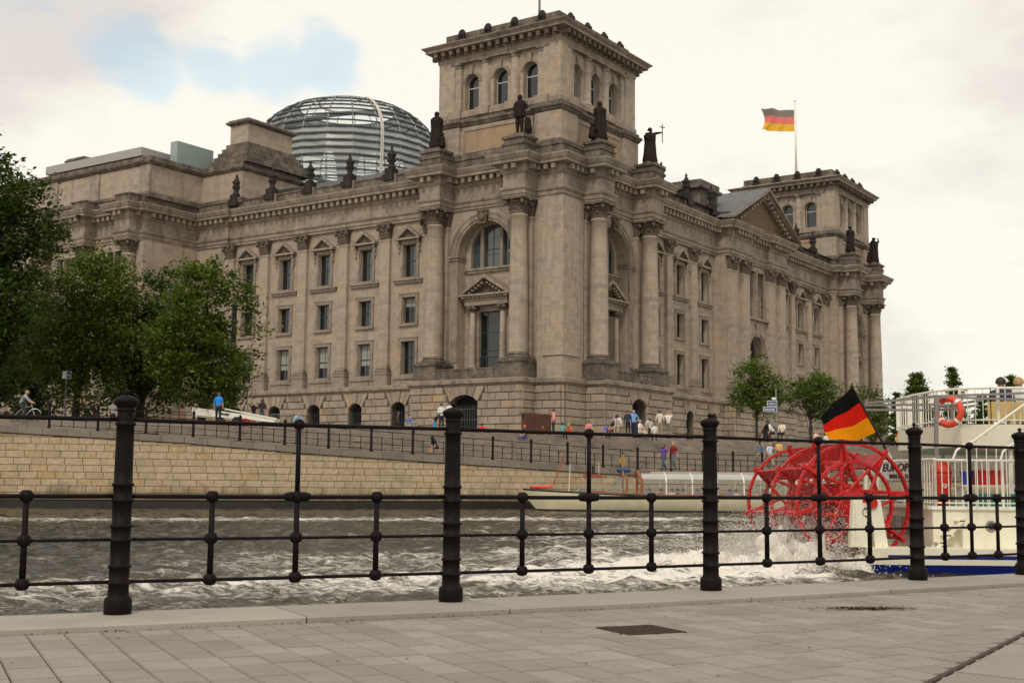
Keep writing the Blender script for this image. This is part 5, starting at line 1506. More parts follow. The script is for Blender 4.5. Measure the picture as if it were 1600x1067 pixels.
b = MB(); b.mat(M_domelight)
a_l = rad(225) + .30
for da in (-.010, .010):
    b.path([((dr(z_) + .45) * math.cos(a_l + da), (dr(z_) + .45) * math.sin(a_l + da), z_ + .1) for z_ in lv] + [(2.6 * math.cos(a_l + da), 2.6 * math.sin(a_l + da), lv[-1] + .9)], .14, 6)
b.build('ladder_rail', dome)
b = MB(); b.mat(M_domelight)
b.path([(4.9 * math.cos(t_), 4.9 * math.sin(t_), lv[-1] + 1.1) for t_ in [2 * PI * i / 32 for i in range(33)]], .2, 6)
for i in range(12): t_ = 2 * PI * i / 12; b.tube((4.9 * math.cos(t_), 4.9 * math.sin(t_), lv[-1] + 1.1), (6.2 * math.cos(t_), 6.2 * math.sin(t_), lv[-2]), .08, n=5)
b.build('crown_ring', dome)
# inner spiral ramps and central mirrored cone
b = MB(); b.mat(M_domesteel)
for ph in (0, PI):
    vs = []; n = 110
    for i in range(n):
        f_ = i / n; z_ = DZ - 9 + f_ * 15; r_ = dr(z_) - 1.0; a_ = ph + f_ * 2.6 * PI
        vs += [(r_ * math.cos(a_), r_ * math.sin(a_), z_), ((r_ - 1.9) * math.cos(a_), (r_ - 1.9) * math.sin(a_), z_), ((r_ - 1.9) * math.cos(a_), (r_ - 1.9) * math.sin(a_), z_ + .25), (r_ * math.cos(a_), r_ * math.sin(a_), z_ + .25)]
    b.add(vs, [(4 * i + q, 4 * i + 4 + q, 4 * i + 4 + (q + 1) % 4, 4 * i + (q + 1) % 4) for i in range(n - 1) for q in range(4)])
b.build('spiral_ramp', dome)
b = MB(); b.mat(M_domesteel); b.lathe([(.9, DZ - 16), (1.1, DZ - 8), (1.9, DZ - 1), (3.4, DZ + 4)], n=24); b.build('mirror_cone', dome)
b = MB(); b.mat(M_greenglass); b.box(-3, 3, -14, -4, 37, 42.0); b.build('roof_stair_box', dome)
def loc_world(x, y, z=0):
    ca, sa = math.cos(PI / 2 - AL), math.sin(PI / 2 - AL); return Vector((BO.x + x * ca - y * sa, BO.y + x * sa + y * ca, z))

# roof flag poles
def flag_mesh(wd, ht, sag, mats, seed=0, nx=26, nz=15, amp=.12, drop=0.0, back=0.0):
    b = MB(); r_ = random.Random(seed); v = []; ph = r_.uniform(0, 6)
    for j in range(nz + 1):
        for i in range(nx + 1):
            u = i / nx; w_ = j / nz
            y = amp * wd * (u ** .8) * math.sin(u * 9 - w_ * 2.2 + ph) * .6 + amp * .5 * wd * u * math.sin(u * 17 + w_ * 5 + ph)
            z = w_ * ht - drop * u * u * ht + .05 * ht * math.sin(u * 8 + ph) * u
            x = -u * wd * (1 - back * math.sin(w_ * PI) ) 
            v.append((x, y, z))
    fs = []; mi = []
    for j in range(nz):
        for i in range(nx):
            a_ = j * (nx + 1) + i; fs.append((a_, a_ + 1, a_ + nx + 2, a_ + nx + 1)); mi.append(2 if j < nz / 3 else (1 if j < 2 * nz / 3 else 0))
    b.add(v, fs); b.mats = list(mats); b.mi = mi; b.smooth = [True] * len(fs)
    return b.mesh('flag')
p = loc_world(LN - 9, 9)
fp = empty('flagpole', (p.x, p.y, 49.2)); tag(fp, 'tall white flagpole on the far tower roof flying a black red gold flag', 'flagpole')
ztop = atY(1242, 158, p.y).z; 
q = atY(1243, 200, p.y); fp.location.x = q.x
b = MB(); b.mat(M_white); b.sm = True; b.tube((0, 0, 0), (0, 0, ztop - 49.2), .22, .13, 10); b.sphere((0, 0, ztop - 49.2), .2, 8, 6); b.build('pole', fp)
zf = atY(1240, 206, p.y).z
link('flag', flag_mesh(5.5, 3.7, 0, (M_fk2, M_fr2, M_fg2), 3, amp=.13, drop=-.04, back=.12), fp, (-.2, 0, zf - 49.2))
p = loc_world(9, 9); q = atY(843, 10, p.y)
fp = empty('flagpole', (q.x, p.y, 49.2)); tag(fp, 'bare thin flagpole rising from the near corner tower out of the picture', 'flagpole')
b = MB(); b.mat(M_grey); b.sm = True; b.tube((0, 0, 0), (0, 0, 14), .16, .1, 8); b.build('pole', fp)

# red brick wall fragment by the building corner
p0 = atY(821, 676, 112); p1 = atY(861, 676, 114); d = (p1 - p0); d.z = 0; ln = d.length
mon = empty('brick_wall_fragment', (p0.x, p0.y, PLAZA), math.atan2(d.y, d.x)); tag(mon, 'ragged reddish brick wall fragment standing before the tower base', 'wall fragment')
b = MB(); b.mat(M_redbrick); hz_ = atY(830, 645, 112).z - PLAZA; rm = random.Random(6)
x = 0
while x < ln - .01:
    wdt = .25; b.box(x, min(ln, x + wdt), 0, .55, 0, hz_ - rm.choice((0, .08, .16, .0))); x += wdt
b.build('brick_courses', mon)
b = MB(); b.mat(M_soot); b.box(-.25, ln * .35, .05, .6, hz_ - .1, hz_ + .06); b.build('cap_slab', mon)
#@@PART3
# ------------------------------------------------------------------ people (one continuous skinned body each)
SKIN = [simple('skin_light', (.52, .30, .21), .6), simple('skin_tan', (.40, .21, .13), .6)]
PAL = {}
def pm(c):
    if c not in PAL: PAL[c] = simple('cloth_%d' % len(PAL), c, .85, 0, .12, 5)
    return PAL[c]
M_shoe = simple('shoe_leather', (.03, .025, .02), .6); M_shoew = simple('white_shoe', (.6, .6, .58), .6)
HAIR = {'dark': simple('hair_dark', (.022, .014, .010), .6), 'brown': simple('hair_brown', (.09, .045, .022), .6), 'blond': simple('hair_blond', (.38, .24, .10), .6), 'grey': simple('hair_grey', (.35, .33, .30), .6), 'red': simple('cap_red', (.6, .10, .07), .7)}
def skeleton(pose, r):
    J = {}
    def S(n, x, y, z): J[n] = (x, y, z)
    # facing -y, unit height
    S('pel', 0, 0, .52); S('wai', 0, 0, .62); S('che', 0, .0, .74); S('nek', 0, .0, .845); S('hed', 0, -.012, .905); S('top', 0, -.005, .965)
    for s_, q in (('l', 1), ('r', -1)):
        S('sh' + s_, q * .105, 0, .805); S('el' + s_, q * .145, .015, .635); S('wr' + s_, q * .15, -.03, .49); S('ha' + s_, q * .148, -.045, .435)
        S('hi' + s_, q * .052, 0, .50); S('kn' + s_, q * .06, -.008, .275); S('an' + s_, q * .062, .005, .045); S('to' + s_, q * .07, -.085, .018)
    def mv(names, dx, dy, dz):
        for n in names: x, y, z = J[n]; J[n] = (x + dx, y + dy, z + dz)
    if pose == 'walk':
        J['knl'] = (.05, -.10, .29); J['anl'] = (.055, -.15, .055); J['tol'] = (.055, -.23, .05); J['knr'] = (-.05, .03, .28); J['anr'] = (-.05, .17, .085); J['tor'] = (-.05, .115, .02)
        J['ell'] = (.14, .07, .65); J['wrl'] = (.15, .07, .50); J['hal'] = (.15, .04, .45); J['elr'] = (-.14, -.03, .64); J['wrr'] = (-.15, -.13, .53); J['har'] = (-.15, -.17, .50)
    if pose in ('sit', 'sitbend'):
        d = -.24
        for n in list(J):
            if n[:2] not in ('kn', 'an') and n not in ('tol', 'tor'): mv([n], 0, 0, d)
        for s_, q in (('l', 1), ('r', -1)):
            J['kn' + s_] = (q * .075, -.24, .285); J['an' + s_] = (q * .08, -.25, .05); J['to' + s_] = (q * .085, -.33, .02)
            J['el' + s_] = (q * .13, -.06, .42); J['wr' + s_] = (q * .09, -.17, .33); J['ha' + s_] = (q * .06, -.21, .32)
    if pose in ('bend', 'sitbend', 'ride'):
        base = J['pel']; k = .55 if pose != 'ride' else .5
        for n in ('wai', 'che', 'nek', 'hed', 'top', 'shl', 'shr', 'ell', 'elr', 'wrl', 'wrr', 'hal', 'har'):
            x, y, z = J[n]; dy, dz = y - base[1], z - base[2]; c_, s_ = math.cos(k), math.sin(k); J[n] = (x, base[1] + dy * c_ - dz * s_, base[2] + dz * c_ + dy * s_)
    if pose == 'ride':
        for s_, q in (('l', 1), ('r', -1)):
            J['el' + s_] = (q * .14, -.26, .62); J['wr' + s_] = (q * .13, -.37, .555); J['ha' + s_] = (q * .13, -.41, .545)
        J['knl'] = (.06, -.20, .40); J['anl'] = (.06, -.12, .17); J['tol'] = (.06, -.20, .14); J['knr'] = (-.06, -.17, .33); J['anr'] = (-.06, -.08, .08); J['tor'] = (-.06, -.16, .05)
    if pose == 'photo':
        for s_, q in (('l', 1), ('r', -1)): J['el' + s_] = (q * .16, -.10, .80); J['wr' + s_] = (q * .07, -.17, .90); J['ha' + s_] = (q * .035, -.18, .93)
    if pose == 'armup':
        J['ell'] = (.20, -.03, .85); J['wrl'] = (.33, -.04, .88); J['hal'] = (.38, -.04, .90); J['elr'] = (-.17, -.05, .70); J['wrr'] = (-.08, -.13, .62); J['har'] = (-.04, -.15, .62)
    if pose == 'hips':
        for s_, q in (('l', 1), ('r', -1)): J['el' + s_] = (q * .20, .03, .66); J['wr' + s_] = (q * .12, -.04, .56); J['ha' + s_] = (q * .09, -.05, .55)
    if pose == 'fold':
        for s_, q in (('l', 1), ('r', -1)): J['el' + s_] = (q * .15, -.02, .65); J['wr' + s_] = (q * .03, -.12, .66); J['ha' + s_] = (-q * .03, -.12, .67)
    return J
BONES = [('pel', 'wai', 'T'), ('wai', 'che', 'T'), ('che', 'nek', 'T'), ('nek', 'hed', 'H'), ('hed', 'top', 'H')]
for s_ in 'lr': BONES += [('che', 'sh' + s_, 'T'), ('sh' + s_, 'el' + s_, 'T'), ('el' + s_, 'wr' + s_, 'A'), ('wr' + s_, 'ha' + s_, 'A'), ('pel', 'hi' + s_, 'P'), ('hi' + s_, 'kn' + s_, 'P'), ('kn' + s_, 'an' + s_, 'C'), ('an' + s_, 'to' + s_, 'F')]
RADI = {'pel': (.088, .066), 'wai': (.078, .056), 'che': (.096, .064), 'nek': (.034, .036), 'hed': (.052, .062), 'top': (.036, .044), 'sh': (.048, .044), 'el': (.030, .030), 'wr': (.020, .018), 'ha': (.020, .013), 'hi': (.066, .064), 'kn': (.042, .043), 'an': (.026, .027), 'to': (.026, .016)}
PEND = []
def person(loc, h, rz, pose='stand', shirt=(.5, .5, .5), pants=(.04, .05, .1), hair='dark', label='', group=None, short_sleeve=True, shorts=False, skin=0, cat='person', long_hair=False, fat=1.0, name='person', shoe=0, mono=None, scale_r=1.0):
    J = skeleton(pose, 1); names = list(J)
    me = bpy.data.meshes.new('body'); me.from_pydata([tuple(c * h for c in J[n]) for n in names], [(names.index(a), names.index(b)) for a, b, _ in BONES], [])
    o = link(name, me, None, loc, rz)
    md = o.modifiers.new('skin', 'SKIN'); md.use_smooth_shade = True; md.branch_smoothing = .3
    for i, n in enumerate(names):
        r = RADI.get(n) or RADI[n[:2]]
        sv_ = me.skin_vertices[0].data[i]; f_ = fat if n in ('pel', 'wai', 'che') else 1.0; sv_.radius = (r[0] * h * f_ * scale_r, r[1] * h * f_ * scale_r); sv_.use_root = (n == 'pel')
    sb = o.modifiers.new('sub', 'SUBSURF'); sb.levels = 1; sb.render_levels = 1
    mats = {'T': pm(shirt), 'P': pm(pants), 'C': SKIN[skin] if shorts else pm(pants), 'A': SKIN[skin] if short_sleeve else pm(shirt), 'H': SKIN[skin], 'F': M_shoew if shoe else M_shoe}
    if mono: mats = {k: mono for k in mats}
    tag(o, label, cat, group)
    PEND.append((o, J, h, mats, hair, long_hair, mono))
    return o
def finish_people():
    bpy.context.view_layer.update()
    dg = bpy.context.evaluated_depsgraph_get()
    for (o, J, h, mats, hair, long_hair, mono) in PEND:
        nm = bpy.data.meshes.new_from_object(o.evaluated_get(dg))
        o.modifiers.clear(); old = o.data; o.data = nm; nm.name = 'body'
        nm.materials.clear(); keys = list(mats)
        for k in keys: nm.materials.append(mats[k])
        segs_ = [(Vector(J[a]) * h, Vector(J[b]) * h, k) for a, b, k in BONES]
        mi = []
        for p in nm.polygons:
            c = p.center; best = None
            for a, b, k in segs_:
                ab = b - a; t_ = max(0, min(1, (c - a).dot(ab) / ab.length_squared)); d = (a + ab * t_ - c).length
                if k == 'H' and t_ < .35 and a == Vector(J['nek']) * h: d += .01
                if best is None or d < best[0]: best = (d, k)
            mi.append(keys.index(best[1]))
        nm.polygons.foreach_set('material_index', mi); nm.polygons.foreach_set('use_smooth', [True] * len(mi))
        if hair:
            hp = Vector(J['hed']) * h; up = (Vector(J['top']) - Vector(J['hed'])).normalized()
            b = MB(); b.mat(mono or HAIR[hair]); b.sm = True; R = .062 * h; n = 10; prof = [(1.06, -.25), (1.1, .1), (1.0, .5), (.72, .88), (.3, 1.08), (.01, 1.12)]
            if long_hair: prof = [(.75, -1.5), (1.0, -1.1), (1.1, -.5)] + prof
            b.lathe([(R * a_, R * z_) for a_, z_ in prof], (0, 0, 0), n, False, .92, 1.02)
            ho = b.build('hair', o); ho.location = hp + Vector((0, .013 * h, .016 * h)); ho.rotation_euler = up.to_track_quat('Z', 'Y').to_euler()
def on_plaza(px, ytop, h, drop=0.0):
    Y = (PLAZA + h - drop - EYE) * F_PX / (hor(px) - ytop)
    p = atY(px, ytop, Y); return Vector((p.x, p.y, PLAZA))

# statues on the entablature
M_st = M_bronze
def statue(F, s, o, rz, label, props, h=4.1, grp='statues over the tower columns'):
    x, y = root_xy(F, s, o); p = loc_world(x, y)
    st = person((p.x, p.y, 36.35), h, rz, props.get('pose', 'stand'), hair='dark', label=label, cat='statue', group=grp, name='statue', mono=M_st, scale_r=1.3)
    b = MB(); b.mat(M_st); b.sm = True; n = 22; vs = []
    fl = props.get('robe', .5); prof = [(.11 + .05 * fl, .0), (.12 + .05 * fl, .06), (.13, .25), (.125, .42), (.118, .56), (.135, .68), (.15, .76), (.10, .82), (.05, .85)] if fl > .3 else [(.10, .42), (.12, .5), (.10, .6), (.125, .72), (.13, .78), (.07, .83)]
    rs = random.Random(int(s * 10))
    ph = [rs.uniform(0, 6) for _ in range(3)]
    for r_, z_ in prof:
        for i in range(n):
            a_ = 2 * PI * i / n; q = r_ * (1 + .10 * math.sin(7 * a_ + ph[0] + z_ * 4) + .06 * math.sin(12 * a_ + ph[1] - z_ * 7)); vs.append((q * math.cos(a_) * h * (1.2 + .2 * math.sin(z_ * 5)), q * math.sin(a_) * h * 1.05, z_ * h))
    b.add(vs, [(j * n + i, j * n + (i + 1) % n, (j + 1) * n + (i + 1) % n, (j + 1) * n + i) for j in range(len(prof) - 1) for i in range(n)])
    b.build('robe', st)
    b = MB(); b.mat(M_soot); b.box(-.75, .75, -.6, .6, -.22, 0); b.build('plinth', st)
    if props.get('cross'):
        b = MB(); b.mat(M_st); b.tube((.38 * h, -.04 * h, .60 * h), (.38 * h, -.04 * h, 1.12 * h), .05, n=6); b.tube((.30 * h, -.04 * h, 1.04 * h), (.46 * h, -.04 * h, 1.04 * h), .05, n=6); b.build('cross_staff', st)
    if props.get('shield'):
        b = MB(); b.mat(M_st); b.prism([(.10 * h, 0), (.30 * h, .0), (.24 * h, .40 * h), (.14 * h, .42 * h)], .1, .45); b.sphere((.24 * h, .2, .12 * h), .35, 8, 6); b.build('shield', st)
    if props.get('child'):
        b = MB(); b.mat(M_st); b.sm = True; cx_ = props['child'] * .24 * h
        b.lathe([(.32, 0), (.36, .3), (.26, .8), (.30, 1.1), (.12, 1.25)], (cx_, -.1, 0), 10); b.sphere((cx_, -.15, 1.45), .22, 8, 6); b.path([(cx_, -.2, 1.0), (cx_ * .6, -.45, .85)], .1, 6); b.build('child_figure', st)
    return st
fE, fN = PI - PI / 2 + (PI / 2 - AL) + PI, 0
RZ_E = (PI / 2 - AL) - PI / 2; RZ_N = (PI / 2 - AL)
statue('E', 15.5, 1.15, RZ_E, 'dark robed statue with shawl, furthest left over the near tower columns', {'robe': .8, 'pose': 'fold', 'child': .9}, 4.2)
statue('E', 4.62, 1.15, RZ_E, 'dark statue of a standing man with a shield, left of the tower corner', {'robe': .1, 'shield': 1, 'pose': 'hips'}, 4.25)
statue('N', 5.3, 1.15, RZ_N - .3, 'dark statue of a robed woman with a seated child, right of the tower corner', {'robe': 1.0, 'child': -1.2, 'pose': 'fold'}, 4.25)
statue('N', 16.4, 1.15, RZ_N - .5, 'dark statue of a robed figure lifting a cross', {'robe': 1.0, 'cross': 1, 'pose': 'armup'}, 4.1)
statue('N', LN - 16.4, 1.15, RZ_N, 'dark seated looking statue group at the left of the far tower', {'robe': .9, 'child': -1.0, 'pose': 'fold'}, 4.2)
statue('N', LN - 5.3, 1.15, RZ_N - .6, 'small dark statue silhouetted on the far right corner of the building', {'robe': .8, 'child': -1.1, 'pose': 'photo'}, 4.2)
b = MB(); b.mat(M_soot); b.box(-1.25, 1.25, -1.05, 1.15, 0, .9); b.box(-1.45, 1.45, -1.25, 1.25, .72, 1.0); b.box(-1.0, 1.0, -.85, .95, 1.0, 1.13); ME_sp = b.mesh('statue_pedestal')
for F, s in (('E', 15.5), ('E', 4.62), ('N', 5.3), ('N', 16.4), ('N', LN - 16.4), ('N', LN - 5.3)): place('statue_pedestal', ME_sp, F, s, 1.15, 35.0)

# bystanders.  (px, ytop, h, pose, facing, shirt, pants, hair, label, extra)
WHT, BLK, JEAN, BEI, NAVY = (.70, .70, .68), (.015, .015, .017), (.05, .08, .16), (.42, .36, .26), (.02, .025, .06)
PPL = [
 (145, 629, 1.75, 'walk', 1.2, BLK, BLK, 'dark', 'person in black walking in the shade under the left trees', {}),
 (177, 628, 1.75, 'stand', .4, (.35, .33, .36), BLK, 'dark', 'dark haired person in grey top half hidden by the left railing post', {}),
 (342, 614, 1.80, 'stand', 2.9, (.02, .22, .70), BLK, 'brown', 'man in bright blue t-shirt and black trousers seen from behind', {'fat': 1.25}),
 (397, 629, 1.72, 'armup', 2.6, BLK, JEAN, None, 'bald person in black top raising an arm by the white boat trailer', {}),
 (410, 625, 1.80, 'stand', 3.1, BLK, JEAN, 'dark', 'man in black t-shirt and jeans standing beside the white boat trailer', {'fat': 1.15}),
 (463, 645, 1.35, 'sitbend', .6, (.35, .52, .72), (.5, .5, .5), None, 'bald man in light blue shirt sitting bent forward on the crest of the steps', {}),
 (622, 643, 1.75, 'stand', 1.8, (.06, .035, .02), BLK, 'dark', 'person in brown jacket standing by the doorway left of the tower', {'fat': 1.3, 'short_sleeve': False}),
 (639, 648, 1.65, 'stand', -.4, (.14, .18, .36), BEI, 'dark', 'person in blue grey top beside a child near the tower', {}),
 (647, 655, 1.25, 'stand', .2, (.20, .22, .30), (.5, .4, .1), 'dark', 'small child in grey blue top near the tower', {}),
 (690, 631, 1.75, 'fold', .5, WHT, BLK, 'dark', 'woman with dark bob in loose white blouse and black trousers', {'fat': 1.2, 'short_sleeve': False}),
 (702, 629, 1.80, 'stand', -.5, WHT, BLK, 'dark', 'man in white shirt just behind the second railing post', {}),
 (679, 648, 1.40, 'bend', 1.1, BLK, (.04, .35, .7), 'brown', 'crouching person in black with light blue trousers', {}),
 (753, 662, 1.35, 'sit', 2.9, (.65, .03, .02), BLK, 'dark', 'person in red top sitting with back turned on the crest of the steps', {}),
 (865, 640, 1.70, 'stand', -1.4, (.75, .33, .27), BLK, 'dark', 'woman in pink top and black trousers standing right of the brick fragment', {'short_sleeve': False}),
 (848, 664, 1.30, 'sit', 1.0, (.20, .02, .02), BLK, 'dark', 'person in dark red sitting before the brick fragment', {}),
 (879, 661, 1.25, 'sit', 2.6, (.15, .35, .36), BLK, 'dark', 'person in teal top sitting on the crest beside the pink dressed woman', {}),
 (892, 663, 1.40, 'sitbend', -.6, (.72, .14, .05), (.72, .14, .05), 'blond', 'blond woman in orange red dress sitting bare legged on the steps', {'shorts': True, 'long_hair': True}),
 (920, 658, 1.30, 'sit', .1, (.65, .22, .22), BLK, 'brown', 'person in red checked shirt sitting alone on the crest', {}),
 (947, 663, 1.20, 'sit', .3, (.08, .14, .45), NAVY, 'brown', 'child in blue top sitting at the left end of the crowd', {}),
 (959, 654, 1.45, 'sit', -1.0, (.03, .02, .02), (.15, .02, .02), 'grey', 'grey haired person in dark jacket sitting at the left of the crowd', {}),
 (970, 649, 1.60, 'sitbend', -.8, WHT, BEI, 'dark', 'man in white t-shirt and beige trousers perched leaning forward', {}),
 (981, 642, 1.75, 'stand', .3, (.03, .03, .05), BLK, 'dark', 'person in dark uniform beside the man in the light blue shirt', {'short_sleeve': False}),
 (990, 642, 1.82, 'hips', -.1, (.16, .34, .72), NAVY, 'grey', 'man in light blue shirt and navy trousers in front of the basement door', {'fat': 1.1}),
 (1000, 657, 1.45, 'sit', .9, WHT, (.6, .5, .4), 'blond', 'blond person in white sitting in the middle of the crowd', {}),
 (1008, 655, 1.50, 'bend', 1.2, WHT, BEI, 'dark', 'bending man in white with a dark shoulder bag', {'fat': 1.2}),
 (1016, 655, 1.55, 'stand', -.3, (.45, .42, .36), BLK, 'dark', 'dark haired person in beige and black behind the bending man', {}),
 (1023, 662, 1.40, 'sit', -.2, WHT, BLK, 'brown', 'person in white top and black skirt at the right of the crowd', {}),
 (1031, 642, 1.80, 'stand', 3.0, (.62, .56, .45), (.30, .26, .18), 'dark', 'man in cream shirt carrying a brown shoulder bag seen from behind', {'fat': 1.15}),
 (1044, 644, 1.75, 'photo', 2.9, WHT, (.20, .19, .13), 'blond', 'woman in white top lifting a camera with both hands', {}),
 (1275, 674, 1.35, 'sit', .4, (.7, .45, .42), BEI, None, 'bald person in pale pink sitting behind the railing left of the boat flag', {}),
 (1292, 677, 1.30, 'sit', -.4, WHT, BLK, 'dark', 'person in white sitting just under the boat flag', {}),
 (1325, 681, 1.30, 'sit', .1, (.6, .03, .05), BLK, 'dark', 'person in red sitting on the steps just right of the boat flag', {}),
 (1402, 679, 1.35, 'sit', .3, (.55, .28, .10), JEAN, 'red', 'person in orange top and jeans sitting on the steps left of the fourth railing post', {}),
 (1416, 671, 1.35, 'sit', -.3, (.5, .12, .10), WHT, 'dark', 'person in red and white sitting right beside the orange topped one', {}),
 (1451, 665, 1.75, 'stand', 2.6, (.65, .03, .03), (.45, .35, .3), 'red', 'person in red top and red cap standing right of the fourth railing post', {}),
 (1222, 659, 1.50, 'sit', -.6, (.75, .68, .5), BLK, 'brown', 'person in pale tank top and black trousers sitting right of the street sign', {}),
 (1209, 660, 1.50, 'sitbend', -1.9, WHT, BLK, 'dark', 'person in white top leaning on a bicycle left of the street sign', {}),
]
for (px, yt, h, pose, rz, sh, pa, hair, lab, ex) in PPL:
    eff = h
    top_frac = {'sit': .73, 'sitbend': .67, 'bend': .88, 'ride': .85}.get(pose, .97)
    full = h if pose not in ('sit', 'sitbend') else h * 1.22
    hh = full * top_frac
    if pose in ('sit', 'sitbend'): full = 1.72 * (h / 1.4 if h < 1.3 else 1); hh = full * top_frac
    drop = .30 if pose in ('sit', 'sitbend') else 0
    Y = (PLAZA - drop + hh - EYE) * F_PX / (hor(px) - yt); p = atY(px, yt, Y)
    person((p.x, p.y, PLAZA - drop), full, rz, pose, sh, pa, hair, lab, 'people on the river steps and plaza', **ex)
# those on the ramp and the steps: feet pixel given through distance
LOW = [
 (1037, 694, 1.70, 77.5, 'walk', -.9, (.13, .06, .33), JEAN, 'brown', 'woman in purple top and jeans walking along the lower promenade', {'long_hair': True}),
 (1052, 691, 1.78, 78.5, 'walk', -.9, (.22, .012, .02), (.12, .13, .15), 'blond', 'person in dark red top and grey jeans walking beside the purple topped woman', {'long_hair': True}),
 (1188, 679, 1.78, 88, 'walk', 1.2, BLK, (.10, .18, .32), 'dark', 'man in black t-shirt and blue shorts walking down the steps', {'shorts': True}),
 (1203, 692, 1.70, 86, 'walk', .3, (.55, .62, .72), BEI, 'blond', 'person in pale blue shirt and beige trousers on the steps behind the paddle wheel', {}),
 (1206, 688, 1.5, 92, 'sit', -.5, (.10, .08, .08), BLK, 'brown', 'person in dark clothes sitting on the steps left of the yellow topped one', {}),
 (1217, 689, 1.5, 92, 'sit', -.2, (.72, .45, .12), BLK, 'brown', 'person in yellow top and black trousers sitting on the steps', {}),
 (683, 681, 1.55, 76.5, 'sitbend', -1.0, BLK, (.03, .03, .03), 'dark', 'dark haired woman sitting sideways on the steps left of the second railing post', {'shorts': True, 'long_hair': True}),
 (820, 664, 1.65, 84.0, 'sit', -.9, (.03, .03, .06), (.05, .09, .22), 'red', 'person in jeans and red cap sitting on the steps above the tour boat mast', {'shoe': 1}),
]
for (px, yt, h, Y, pose, rz, sh, pa, hair, lab, ex) in LOW:
    hh = h * {'sit': .73, 'sitbend': .67}.get(pose, .965); full = h if pose == 'walk' else 1.7; hh = hh if pose == 'walk' else full * {'sit': .73, 'sitbend': .67}[pose]
    p = atY(px, yt, Y); person((p.x, p.y, p.z - hh), full, rz, pose, sh, pa, hair, lab, 'people on the river steps and plaza', **ex)

# cyclist and bicycles
def bicycle(loc, rz, label, frame):
    bk = empty('bicycle', loc, rz); tag(bk, label, 'bicycle')
    for x in (-.52, .52):
        b = MB(); b.mat(M_black); b.torus((x, 0, .34), .32, .02, 'y', 24, 5)
        for k in range(8): a_ = PI * k / 8; b.tube((x - .31 * math.cos(a_), 0, .34 - .31 * math.sin(a_)), (x + .31 * math.cos(a_), 0, .34 + .31 * math.sin(a_)), .003, n=3)
        b.build('wheel', bk)
    b = MB(); b.mat(frame); P = {'bb': (-.05, 0, .30), 'seat': (-.18, 0, .88), 'head': (.36, 0, .85), 'hd2': (.40, 0, .68)}
    for a_, c_ in (((-.52, 0, .34), P['bb']), ((-.52, 0, .34), (-.14, 0, .75)), (P['bb'], P['seat']), (P['bb'], P['hd2']), ((-.15, 0, .76), P['head']), (P['head'], (.52, 0, .34)), (P['head'], (.33, 0, 1.02))): b.tube(a_, c_, .018, n=6)
    b.build('frame', bk)
    b = MB(); b.mat(frame); b.path([(.52 + .37 * math.cos(t_), 0, .34 + .37 * math.sin(t_)) for t_ in [rad(q) for q in range(20, 170, 15)]], .022, 5); b.build('mudguard', bk)
    b = MB(); b.mat(M_black); b.box(-.30, -.06, -.07, .07, .88, .93); b.build('saddle', bk)
    b = MB(); b.mat(M_grey); b.path([(.22, -.3, 1.04), (.33, -.15, 1.06), (.33, .15, 1.06), (.22, .3, 1.04)], .014, 6); b.build('handlebar', bk)
    return bk
M_silver = simple('silver_frame', (.5, .5, .48), .3, .5)
pc = atY(16, 600, 68.0)
bz = PLAZA - .12
bicycle((pc.x + .1, 70.0, bz), .15, 'silver bicycle ridden along the promenade at the left edge', M_silver)
person((pc.x - .18, 70.0, bz + .02), 1.84, PI / 2 + .15, 'ride', (.30, .32, .36), (.03, .03, .04), 'blond', 'man in grey t-shirt riding a bicycle at the left edge', 'cyclist', fat=1.15)
pb = on_plaza(1206, 664, 1.0); bicycle((pb.x, pb.y, PLAZA), .6, 'dark bicycle leaning by the street sign pole', M_black)
# bags
b = MB(); b.mat(simple('brown_bag', (.12, .05, .02), .6)); b.box(-.14, .14, -.06, .06, -.2, .1); b.path([(-.1, 0, .1), (-.3, 0, .45), (-.28, 0, .5)], .012, 5)
pbg = on_plaza(1036, 642, 1.8); tag(b.build('shoulder_bag', None, (pbg.x + .05, pbg.y - .3, PLAZA + 1.0)), 'brown bag hanging on the hip of the man in the cream shirt', 'bag')

# ------------------------------------------------------------------ far bank railing
fr = empty('promenade_railing', (-24, 69, 3)); tag(fr, 'dark iron railing with posts along the sloping far embankment', 'railing'); FRO = Vector((-24, 69, 3))
b = MB(); b.mat(M_iron2); b.lathe([(.10, 0), (.10, .12), (.075, .14), (.072, 1.28), (.10, 1.33), (.105, 1.38), (.05, 1.43), (.03, 1.48), (.01, 1.5)], n=8); ME_fp = b.mesh('post')
def s_at_x(X):
    lo, hi = 0, 300
    for _ in range(50):
        md_ = (lo + hi) / 2
        if wpos(md_)[0].x < X: lo = md_
        else: hi = md_
    return lo
sp = s_at_x(-25.2); k = 0; prev_ = None; se = s_at_x(24)
while sp < se:
    p, d = wpos(sp); nrm = Vector((-d.y, d.x)); q = p + nrm * .22; z = wall_top(p.x)
    P3 = Vector((q.x, q.y, z)) - FRO
    link('post', ME_fp, fr, P3)
    if prev_ is not None:
        b = MB(); b.mat(M_iron2)
        for zz_, r in ((1.22, .022), (.86, .016), (.50, .013), (.16, .016)): b.tube(prev_ + Vector((0, 0, zz_)), P3 + Vector((0, 0, zz_)), r, n=5)
        for f_, tp in ((.25, .86), (.5, 1.22), (.75, .86)):
            c = prev_.lerp(P3, f_); b.tube(c + Vector((0, 0, .1)), c + Vector((0, 0, tp)), .024, n=6)
            for zz_ in (.16, .5, .86): b.sphere((c.x, c.y, c.z + zz_), .045, 6, 4)
        b.build('rail_bay', fr)
    prev_ = P3; sp += 2.55; k += 1
